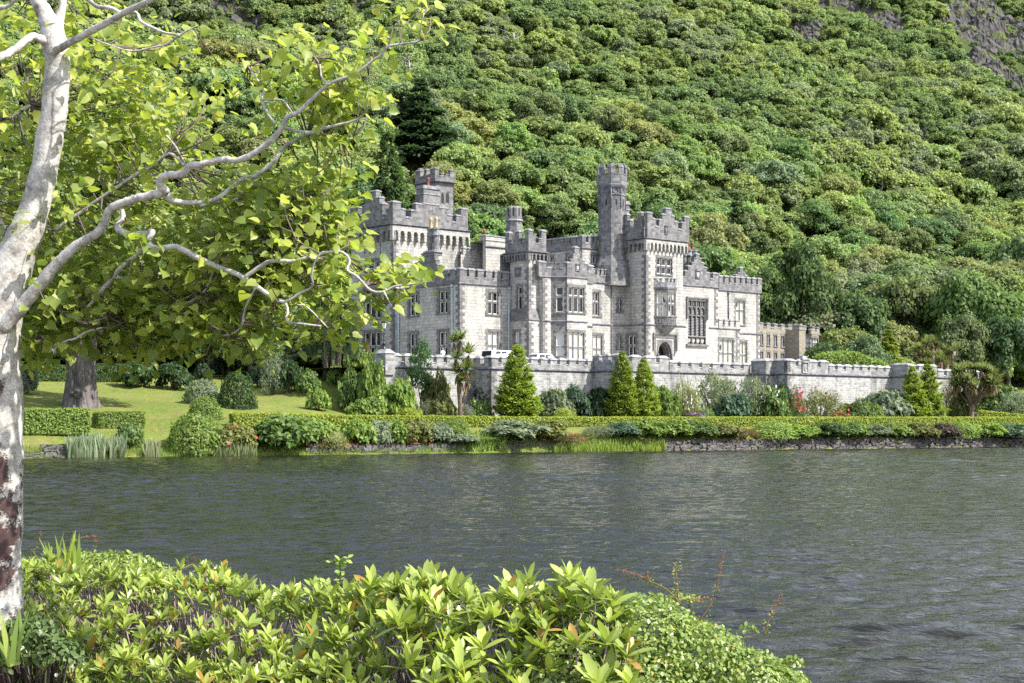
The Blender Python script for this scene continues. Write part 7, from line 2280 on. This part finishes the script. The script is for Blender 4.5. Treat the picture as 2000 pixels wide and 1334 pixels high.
br_ = [
 ([(108,95,15),(114,55,12),(121,15,9),(126,-30,8),(140,-110,6)], 0, .1),
 ([(-14,640,34),(-20,570,26),(-6,500,18),(3,465,14),(-8,420,11),(-40,330,8)], .1, .3),
 ([(88,80,11),(62,72,9),(32,94,9),(0,112,10),(-40,125,9)], -.05, -.4),
 ([(108,100,9),(135,84,8),(180,60,8),(240,26,7.5),(292,2,6),(350,-30,5)], -.1, -.6),
 ([(5,640,20),(40,602,17),(64,574,16),(88,544,15),(112,514,13),(138,490,12),(165,470,11),(190,456,10),(206,430,9.5),(216,408,9.5),(236,398,9.5),(266,388,9.5),(300,380,10),(325,373,10)], -.1, -.5),
 ([(325,376,10),(314,363,9),(315,349,8.5),(331,341,8.5),(357,340,8.5),(371,325,8),(400,320,7.5),(438,311,7.5),(466,313,7),(502,296,7),(538,266,6.5),(555,240,6),(563,227,5.5),(583,219,5),(617,186,4.5),(650,160,4),(693,145,3.5),(731,116,3.2),(744,110,3),(754,94,2.8),(767,88,2.6),(795,85,2.4),(820,79,3),(824,69,2),(822,51,1.5),(828,25,1.2)], -.5, -1.1),
 ([(327,380,8),(335,391,6.5),(365,396,5.5),(400,395,5),(432,383,5),(470,352,5),(500,343,5),(532,318,5),(553,290,4.5),(578,273,4),(600,262,3)], -.5, -.3),
 ([(390,402,4),(420,393,4),(450,392,3.5),(464,388,3)], -.45, -.35),
 ([(556,250,4),(578,255,4),(609,259,4),(640,248,3.5),(688,237,2.5),(712,222,1.5),(722,200,1.2)], -.6, -.9),
 ([(600,262,3),(640,262,3),(662,275,2),(690,270,1.5)], -.4, -.5),
 ([(538,242,3.5),(520,217,3.2),(512,194,3),(515,178,3),(507,163,2.5),(492,140,1.6),(484,128,1.2)], -.7, -.6),
 ([(512,194,2.5),(530,195,2.2),(552,196,2),(565,212,2.2),(575,226,2.5)], -.7, -.75),
 ([(643,165,2.5),(628,150,2),(625,128,1.5),(615,112,1.2)], -.9, -.8),
 ([(236,400,6),(240,425,6),(229,445,7.5),(255,458,8),(285,457,8),(298,453,7.5),(290,473,7),(306,486,7.5),(344,483,7.5),(382,501,7),(420,519,6.5),(459,534,6.5),(480,545,6),(516,570,5.5),(535,583,4),(556,590,3.5),(562,610,3),(559,621,3),(567,630,2.8),(594,633,2.5),(627,637,1.8)], -.3, -.8),
 ([(478,542,5.5),(505,523,5),(530,510,5),(573,510,4.5),(610,500,4),(643,492,3.8),(670,494,3.5),(683,510,3.4),(678,527,3.2),(697,540,3),(724,567,3),(748,570,2.8),(772,559,2.4),(798,556,2),(818,553,1.4),(826,545,1)], -.6, -.9),
 ([(542,588,3.5),(560,588,3.5),(589,572,3.2),(610,559,3),(608,537,2.6),(613,516,2.2),(625,495,1.5)], -.75, -.9),
 ([(750,570,2),(758,585,1.5),(765,598,1)], -.85, -.9),
 ([(290,474,6),(270,495,5),(245,515,5),(230,530,6),(222,545,5),(205,560,6),(190,580,5),(170,600,3)], -.2, .2),
 ([(95,458,4.5),(150,420,4.5),(200,385,4),(240,358,4),(270,338,4),(290,330,4),(310,320,2.5)], .2, 0),
 ([(285,335,3.5),(330,300,3.2),(362,325,3),(345,290,2.2),(325,265,1.8)], 0, -.2),
 ([(225,540,4),(255,548,3),(280,545,2.6),(310,560,2.6),(335,580,2.2),(370,600,1.6)], -.1, .3),
 ([(110,600,5),(140,620,4),(170,630,3.5),(210,618,2.6)], .4, .3),
 ([(108,690,3),(110,672,3),(125,668,3),(150,660,3),(170,648,2.5),(200,640,1.5)], .2, .0),
 ([(108,690,2.6),(98,678,3),(90,665,2.5),(80,655,2)], .2, .3),
 ([(170,-5,5),(190,12,5),(215,15,4.5),(240,26,4.2),(266,25,4),(275,42,3.5),(300,55,3.5),(320,63,3),(350,68,2.8),(365,60,2),(385,50,1.3)], -.3, -.5),
 ([(350,68,2),(330,85,2),(300,92,2),(260,100,2),(220,90,1.6),(180,75,1.4)], -.5, -.2),
 ([(-30,12,6),(10,14,5),(30,0,4),(50,-20,4)], -.4, -.5),
 ([(-40,238,6),(0,233,5.5),(28,226,4),(60,205,3)], .2, .3),
 ([(500,560,3),(480,600,3),(470,640,2.5),(440,655,2),(420,648,1.5)], -.5, -.2),
 ([(420,520,3),(405,560,2.6),(380,585,2.2),(340,600,1.6)], -.3, .1),
 ([(545,480,3.5),(520,470,3),(500,495,4),(470,488,4),(445,478,3.5),(420,490,3)], -.3, -.2),
 ([(570,510,2),(582,470,2),(580,440,1.8),(560,420,1.6),(555,390,1.2)], -.5, -.3),
 ([(640,640,1.5),(600,600,1.6),(580,595,1.8)], -.7, -.7),
]
for i, (pts, a, b_) in enumerate(br_):
    mb = MB(); limb(mb, [(u, v, r*.86) for u, v, r in pts], a, b_, 10 if pts[0][2] > 7 else 6, seed=i+3); mb.build('branch', [M['palebark']], ptree)
# moss knobs
mb = MB()
for (u, v, r, d) in ((507,166,6,D0-.65), (824,73,6,D0-1.1)):
    c = at(u, v, d) - tree_base; mb.tube([c - Vector((0,0,.02)), c, c + Vector((0,0,.022))], [r*.5*d/F, r*d/F, r*.6*d/F], 8)
mb.build('moss', [flat_mat('yellow_green_moss', (.16, .17, .02), .95, noise_amt=.4, nscale=60)], ptree)
# leaves in clusters on twigs
blobs = [  # u, v, ru, rv, clusters, depth offset, depth spread, yellow
 (150,110,190,85,62,.3,.9,.7),(60,60,80,60,20,.3,.9,.7),(110,250,160,95,92,.4,.9,.6),(280,180,60,70,20,.3,.7,.8),(270,300,130,60,52,.2,.9,.45),(40,400,70,110,44,.5,.8,.35),(190,420,150,60,50,.4,.8,.35),
 (120,520,110,70,58,.5,.8,.15),(230,560,180,85,120,.3,1.,.1),(390,560,150,85,110,.0,1.,.15),(420,440,140,75,88,-.2,.9,.35),(545,420,110,70,66,-.3,.9,.4),(560,350,60,40,14,-.3,.7,.4),(615,470,70,55,44,-.5,.8,.4),(610,400,50,50,22,-.5,.6,.45),
 (560,520,110,60,58,-.4,.8,.3),(590,585,80,40,20,-.6,.6,.3),(90,630,60,60,34,.4,.7,.1),(270,640,150,45,58,.3,.8,.08),(420,650,110,40,34,.1,.7,.15),(490,610,60,70,22,-.2,.7,.2),(510,670,22,22,5,-.2,.4,.25),(300,695,60,16,7,.3,.5,.1),(470,360,80,40,16,-.2,.8,.4),
 (768,548,48,20,17,-.9,.3,.4),(715,592,34,16,6,-.9,.3,.3),(640,650,34,24,9,-.8,.3,.3),(600,640,30,14,4,-.8,.3,.3),(668,430,22,35,5,-.7,.5,.5),(690,300,0.1,0.1,0,0,0,0),
 (612,95,52,28,17,-.9,.5,.7),(600,145,34,14,6,-.8,.4,.7),(690,185,58,42,27,-.9,.5,.6),(655,205,45,25,10,-.8,.5,.6),(390,205,42,26,14,-.2,.5,.6),(485,142,42,26,11,-.6,.4,.7),(555,190,34,12,5,-.7,.4,.7),(725,95,28,22,5,-1.,.3,.8),(745,72,12,12,2,-1.,.2,.8),
 (830,28,12,22,4,-1.1,.2,.8),(785,30,22,12,3,-1.1,.2,.8),(595,262,46,16,7,-.6,.4,.6),(668,258,34,22,8,-.7,.4,.5),(330,90,40,40,7,-.2,.5,.8),(60,690,60,16,9,.4,.5,.1),(470,245,30,20,2,-.3,.5,.9),(430,285,50,30,4,0,.6,.8),(330,262,40,40,8,.1,.6,.7),(670,345,24,24,4,-.6,.3,.5),(640,350,40,20,6,-.6,.4,.5)]
rg = np.random.default_rng(404)
LP, LN, LD, LS, LT = [], [], [], [], []
tw_mb = MB()
brp = np.array([tuple(w) for w, r in BR])
for (u0, v0, ru, rv, nc, dd, ds, yl) in blobs:
    for _ in range(int(round(nc*(.8 if u0 < 300 and v0 < 350 else .66 if v0 < 350 else .85)))):
        a = rg.uniform(0, 6.28); r = math.sqrt(rg.random())
        d = D0 + dd + .38 + rg.normal()*ds*.42
        c = np.array(at(u0 + ru*r*math.cos(a), v0 + rv*r*math.sin(a), d))
        dist = np.linalg.norm(brp - c, axis=1); j = int(dist.argmin()); src = brp[j]
        L = dist[j]
        if .03 < L and (L < .5 or rg.random() < .3):
            if L > .75: src = c + (src - c)/L*.6
            mid = (src + c)/2 + rg.normal(size=3)*L*.08 + np.array([0, 0, -.06*L])
            tw_mb.tube([Vector(src - np.array(tree_base)), Vector(mid - np.array(tree_base)), Vector(c - np.array(tree_base))], [.006, .0045, .003], 4)
        m = int(rg.integers(6, 11))
        off = rg.normal(size=(m, 3)) * np.array([.085, .1, .06])
        P = c + off
        out = off/ (np.linalg.norm(off, axis=1, keepdims=True)+1e-6)
        LP.append(P); LD.append(out*1.0 + np.array([.15, -.2, -.55]) + rg.normal(size=(m, 3))*.35)
        LN.append(np.array([.25, -.35, .9]) + rg.normal(size=(m, 3))*.55); LS.append(rg.uniform(.046, .088, m)); LT.append(np.clip(rg.random(m)*.75 + yl*.3, 0, 1))
tw_mb.build('twigs', [flat_mat('grey_brown_twig', (.13, .1, .085), .9, noise_amt=.3)], ptree)
LP = np.concatenate(LP) - np.array(tree_base)
M['limeleaf'] = leaf_mat('bright_lime_leaf', .5, 1.35, .03, .55, .42, fixed=(.33, .4, .085), rnd=0, spec=.4, yellow=(.5, .42, .05), ycut=.965)
me = leaf_mesh('crown', LP, np.concatenate(LN), np.concatenate(LS), M['limeleaf'], 'lime', tone=np.concatenate(LT), dirs=np.concatenate(LD), seed=3)
link('crown', me, ptree)
print('tree leaves', len(LP))

# ---------------------------------------------------------------- rhododendrons along the near bank
M['rholeaf'] = leaf_mat('glossy_rhododendron_leaf', .5, 1.35, .012, .36, .3, fixed=(.33, .41, .09), rnd=.06, spec=.55, yellow=(.3, .12, .03), ycut=.975)
M['rhostem'] = flat_mat('grey_pink_stem', (.24, .19, .17), .9, noise_amt=.35, nscale=20, spec=.1)
VT = [(-40,1120),(35,1112),(105,1105),(200,1118),(245,1116),(300,1128),(360,1120),(437,1128),(490,1150),(518,1166),(577,1163),(623,1160),(670,1170),(705,1152),(750,1160),(786,1137),(834,1132),(860,1150),(882,1149),(924,1168),(960,1182),(984,1160),(1032,1152),(1060,1170),(1100,1140),(1150,1142),(1185,1160),(1240,1250)]
vtop = lambda u: interp(u, VT)
def dep(u, v):
    top = interp(u, [(-60, 13.4), (300, 12.4), (600, 11.0), (800, 9.9), (1250, 9.1)])
    bot = interp(u, [(-60, 10.9), (300, 10.4), (600, 9.6), (800, 9.0), (1250, 8.5)])
    t = min(1.15, max(0, (v - vtop(u))/(1334 - vtop(u))))
    return top + (bot - top)*t**.8
def rhododendron(u0, u1, n, label, seed):
    r = np.random.default_rng(seed); q = random.Random(seed)
    bc_ = at((u0+u1)/2, 1300, dep((u0+u1)/2, 1300)); bc_.z = near_z(bc_.x, bc_.y)
    root = empty('rhododendron', tuple(bc_)); tag(root, label, 'rhododendron')
    P, Nn, D, S, TN = [], [], [], [], []
    st = MB()
    made = 0
    while made < n:
        u = r.uniform(u0, u1); f = r.random()
        t = r.random()
        v = vtop(u) + r.normal()*7 + (8 + 44*f*f if t < .42 else 45 + 185*r.random())
        if t >= .42 and 250 < u < 720 and 1195 < v < 1285 and r.random() < .25: continue
        d = dep(u, v) + r.normal()*.12 + (.55*r.random() if t < .25 else 0)
        c = np.array(at(u, v, d)); made += 1
        gz = near_z(c[0], c[1])
        m = int(r.integers(6, 12)); wt = r.random(); sz = r.uniform(.095, .14) * interp(u, [(0, .95), (500, 1.05), (800, 1.3)])
        tilt = r.normal(size=2)*.22
        ax = np.array([tilt[0]+.12, tilt[1]-.1, 1.0]); ax /= np.linalg.norm(ax)
        e1 = np.cross(ax, [0, 1, 0]); e1 /= np.linalg.norm(e1); e2 = np.cross(ax, e1)
        for k in range(m):
            a = 2.39996*k + r.normal()*.15; el = 1.15 - .95*k/m*1.1 + r.normal()*.1
            rad = e1*math.cos(a) + e2*math.sin(a)
            dr = ax*math.sin(el) + rad*math.cos(el); nn = ax*math.cos(el) - rad*math.sin(el)
            P.append(c + ax*(.012*(m-k)/m)); D.append(dr); Nn.append(nn + r.normal(size=3)*.12); S.append(sz*r.uniform(.65, 1.1)); TN.append(min(1, max(0, .55*wt + .5*r.random() - .25*k/m)) if r.random() > .025 else .99)
        foot = Vector((c[0] + r.normal()*.12, c[1] + abs(r.normal())*.15 + .1, gz - .02)); cv = Vector(c)
        mid = (foot + cv)/2 + Vector((r.normal()*.05, r.normal()*.04, .03))
        st.tube([foot - bc_, mid - bc_, cv - bc_], [.0075, .006, .0045], 5)
    # bare inner stems
    for _ in range(int(n*.45)):
        u = r.uniform(u0, u1); v = vtop(u) + r.uniform(45, 110); d = dep(u, v) + r.uniform(-.05, .4); c = at(u, v, d)
        foot = Vector((c.x + r.normal()*.16, c.y + r.normal()*.1, near_z(c.x, c.y) - .02))
        st.tube([foot - bc_, (foot+c)/2 - bc_ + Vector((r.normal()*.05, 0, 0)), c - bc_], [.007, .006, .003], 4)
    st.build('stems', [M['rhostem']], root)
    me = leaf_mesh('leaves', np.array(P) - np.array(bc_), np.array(Nn), np.array(S), M['rholeaf'], 'lance', dirs=np.array(D), tone=np.array(TN), seed=seed)
    link('foliage', me, root)
rhododendron(-60, 300, 300, 'rhododendron at the foot of the pale trunk, leftmost of the glossy near bushes', 1)
rhododendron(300, 690, 280, 'middle glossy rhododendron with many bare grey stems showing', 2)
rhododendron(690, 1075, 185, 'tall bright rhododendron in the middle foreground left of the small-leaved mound', 3)
rhododendron(1075, 1235, 40, 'rhododendron shoots growing in front of and through the small-leaved mound', 4)

# small-leaved mound on the right
M['smallleaf'] = leaf_mat('small_glossy_leaf', .65, 1.3, .015, .4, .33, fixed=(.25, .335, .09), rnd=0, spec=.5, yellow=(.34, .3, .06), ycut=.94)
M['brambleleaf'] = leaf_mat('bramble_leaf', .6, 1.2, .015, .35, .5, fixed=(.11, .17, .055), rnd=0, spec=.3)
def mound(name, ells, d0, n, size, label, mat, seed, tmpl='oval', cat='shrub', depth=.9):
    r = np.random.default_rng(seed); P, Nn = [], []
    k = d0/F
    w = np.array([e[2]*e[3] for e in ells], float); w /= w.sum()
    E = np.array([(*at(u, v, d0 + dz), ru*k, rv*k) for u, v, ru, rv, dz in ells])
    for _ in range(n):
        e = E[r.choice(len(ells), p=w)]
        dv = r.normal(size=3); dv /= np.linalg.norm(dv)
        if dv[2] < -.3: dv[2] *= -1
        q = e[:3] + dv*np.array([e[3], min(e[3], depth*e[4]*1.3), e[4]])*r.uniform(.82, 1.06)*(1 + .12*noise.noise(Vector(tuple(dv*4 + seed))))
        P.append(q); Nn.append(dv + r.normal(size=3)*.55 + np.array([0, 0, .2]))
    P, Nn = np.array(P), np.array(Nn)
    b = Vector(E[0][:3]); b.z = near_z(b.x, b.y)
    root = empty(name, tuple(b)); tag(root, label, cat)
    link('foliage', leaf_mesh(name + '_leaves', P - np.array(b), Nn, r.uniform(*size, n), M[mat], tmpl, dirs=Nn + r.normal(size=Nn.shape)*.8 + np.array([0, 0, .5]), seed=seed), root)
    st = MB()
    for i in range(60):
        t = Vector(P[r.integers(0, n)]); f = Vector((t.x*.6 + b.x*.4, t.y*.6 + b.y*.4 + .1, near_z(t.x, t.y) - .1 if near_z(t.x, t.y) > .2 else 1.0))
        st.tube([f - b, (f + t)/2 - b + Vector((r.normal()*.03, 0, .03)), t - b], [.008, .006, .003], 4)
    st.build('stems', [M['bark']], root)
    return root
mound('small_leaved_shrub', [(1140,1262,100,112,.2),(1250,1282,140,118,.15),(1360,1318,120,100,.1),(1455,1350,95,82,.05),(1110,1350,130,110,-.05),(1240,1370,150,100,-.1),(1520,1362,70,60,0),(1546,1300,22,16,.1),(1490,1290,22,14,.1),(1460,1232,18,10,.2),(1330,1175,40,14,.25)], 9.1, 19000, (.02, .036), 'broad mound of small glossy leaves at the water edge in the right foreground', 'smallleaf', 11)
mound('fine_leaved_shrub', [(230,1128,95,48,.3),(290,1140,55,34,.2),(160,1120,50,40,.3),(330,1150,40,24,.2)], 14.2, 3600, (.03, .055), 'fine-leaved low shrub behind the leftmost rhododendron', 'smallleaf', 12)
mound('bramble', [(60,1255,60,50,-.2),(110,1285,50,40,-.3),(25,1290,40,36,-.3)], 10.6, 900, (.035, .06), 'dark low bramble with rounded leaves beside the trunk foot', 'brambleleaf', 13)

def shoots(lines, d, label, name='twig', red=True, seed=0, leafy=.013, tint=None):
    r = np.random.default_rng(seed)
    b = at(lines[0][0][0], lines[0][0][1], d); root = empty(name, tuple(b)); tag(root, label, 'twig')
    st = MB(); P, T = [], []
    for ln in lines:
        c = crv([(u, v, 1, d) for u, v in ln], 8); W = [at(u, v, dd) for u, v, _, dd in c]
        st.tube([w - b for w in W], [.005 - .0035*i/len(W) for i in range(len(W))], 5)
        for i, w in enumerate(W):
            if i < 2: continue
            for _ in range(2): P.append(np.array(w - b) + r.normal(size=3)*.01); T.append(i/len(W))
    st.build('stem', [flat_mat('reddish_twig', (.16, .08, .06), .8)], root)
    P, T = np.array(P), np.array(T)
    for sel, nm, col in ((T > .55, 'red_leaves', (.26, .13, .07)), (T <= .55, 'leaves', (.26, .3, .06))):
        if sel.sum():
            o = link(nm, leaf_mesh(nm, P[sel], r.normal(size=(sel.sum(), 3)), r.uniform(leafy*.8, leafy*1.5, sel.sum()), M['leaf'], 'oval', seed=seed), root); o.color = (*(tint or col), 1)
shoots([[(1330,1180),(1300,1150),(1262,1132),(1240,1120),(1208,1112)],[(1272,1138),(1264,1130),(1264,1116)]], 9.2, 'arching thin shoot leaning left above the small-leaved mound', seed=1)
shoots([[(1324,1170),(1323,1140),(1320,1118),(1322,1098)]], 9.25, 'short upright yellowish shoot on top of the small-leaved mound', seed=2, tint=(.3, .3, .08))
shoots([[(1366,1212),(1388,1180),(1400,1148),(1407,1112),(1414,1080)]], 9.2, 'tall red-tipped shoot standing over the small-leaved mound', seed=3)
shoots([[(1336,1172),(1350,1169),(1366,1170),(1386,1167)]], 9.2, 'short red horizontal twig at the mound top before the water', seed=4)
shoots([[(1494,1240),(1500,1215),(1512,1190),(1523,1162)]], 9.2, 'rightmost red-tipped shoot on the mound', seed=5)
shoots([[(318,1125),(340,1112),(362,1098),(382,1088)],[(340,1120),(370,1108),(402,1106)]], 13.6, 'thin red twig reaching over the water right of the fine-leaved shrub', seed=6)
shoots([[(120,1092),(150,1056),(175,1048),(200,1050)],[(180,1080),(188,1062),(182,1046)],[(60,1090),(75,1060),(80,1036)]], 14, 'reddish twigs among the sword leaves by the trunk', seed=7)
# upright leafy seedling
r_ = np.random.default_rng(77); d = 10.6; b = at(664, 1185, d); root = empty('seedling', tuple(b)); tag(root, 'slender upright seedling with paired leaflets against the water', 'plant')
st = MB(); st.tube([Vector((0,0,-.2)), at(666,1140,d)-b, at(664,1095,d)-b], [.006,.005,.002], 5); st.tube([Vector((0,0,-.05)), at(648,1150,d)-b, at(622,1130,d)-b], [.004,.003,.0015], 4); st.build('stem', [M['bark']], root)
P, D = [], []
for (ua, va, ub_, vb_, m) in ((666,1170,664,1094,11),(660,1165,624,1130,7),(664,1100,645,1098,4),(664,1100,680,1090,4)):
    for i in range(m):
        t = i/(m-1); c = np.array(at(ua+(ub_-ua)*t, va+(vb_-va)*t, d) - b)
        for sg in (-1, 1): P.append(c); D.append((sg*(1.0 - .3*t) + r_.normal()*.2, r_.normal()*.5, .25 + r_.normal()*.2))
o = link('leaflets', leaf_mesh('leaflets', np.array(P), np.array([.2, -.5, .8]) + r_.normal(size=(len(P), 3))*.3, r_.uniform(.03, .055, len(P)), M['leaf'], 'oval', dirs=np.array(D), seed=1), root); o.color = (.24, .33, .08, 1)

# sword leaves and grasses
def swords(u0, u1, v0, d, n, size, lean, label, seed, name='iris_clump', tone=(.25, .33, .06), tm_='blade'):
    r = np.random.default_rng(seed)
    P = np.array([at(r.uniform(u0, u1), v0 + r.uniform(-8, 8), d + r.normal()*.15) for _ in range(n)])
    dd = np.stack([r.normal(size=n)*.3 + lean, r.normal(size=n)*.25, np.ones(n)], 1); nr = np.stack([r.normal(size=n)*.5, -np.ones(n), np.full(n, .15)], 1)
    c = P.mean(0); o = link(name, leaf_mesh(name, P - c, nr, r.uniform(size*.6, size*1.1, n), M['leaf'], tm_, dirs=dd, seed=seed), None, tuple(c)); o.color = (*tone, 1); tag(o, label, 'plant')
swords(95, 175, 1150, 13.2, 46, .44, -.25, 'tall arching sword-leaved clump beside the pale trunk', 1)
swords(175, 330, 1150, 13.0, 16, .3, 0, 'scattered sword leaves over the leftmost rhododendron', 2)
swords(-5, 40, 1295, 10.3, 26, .36, -.2, 'sword-leaved tuft at the bottom left corner by the path', 3, tone=(.2, .28, .07))
def near_grass(rg):
    while True:
        x, y = rg.uniform(-4.5, -2.0), rg.uniform(10.2, 12.6)
        if near_z(x, y) > .6 and not (y < 11.35 and x < -3.3 - .2*rg.random()): return (x, y, near_z(x, y) - .01)
blades('near_grass', 5000, near_grass, .16, (.16, .24, .06), 'grass under the near bushes', 'grass', 21, .55, 'stuff')
r_ = np.random.default_rng(5); P = np.array([at(u, v, 10.2) for u, v in ((45,1265),(78,1232),(140,1300),(42,1268),(80,1236),(52,1272),(143,1304),(110,1318))])
o = link('white_flowers', leaf_mesh('white_flowers', P, r_.normal(size=P.shape) + np.array([0,-1,.5]), .025, M['petal'], 'clump', seed=1)); o.color = (.8, .8, .76, 1); tag(o, 'tiny white flowers among the brambles by the trunk', 'flowers', kind='stuff')
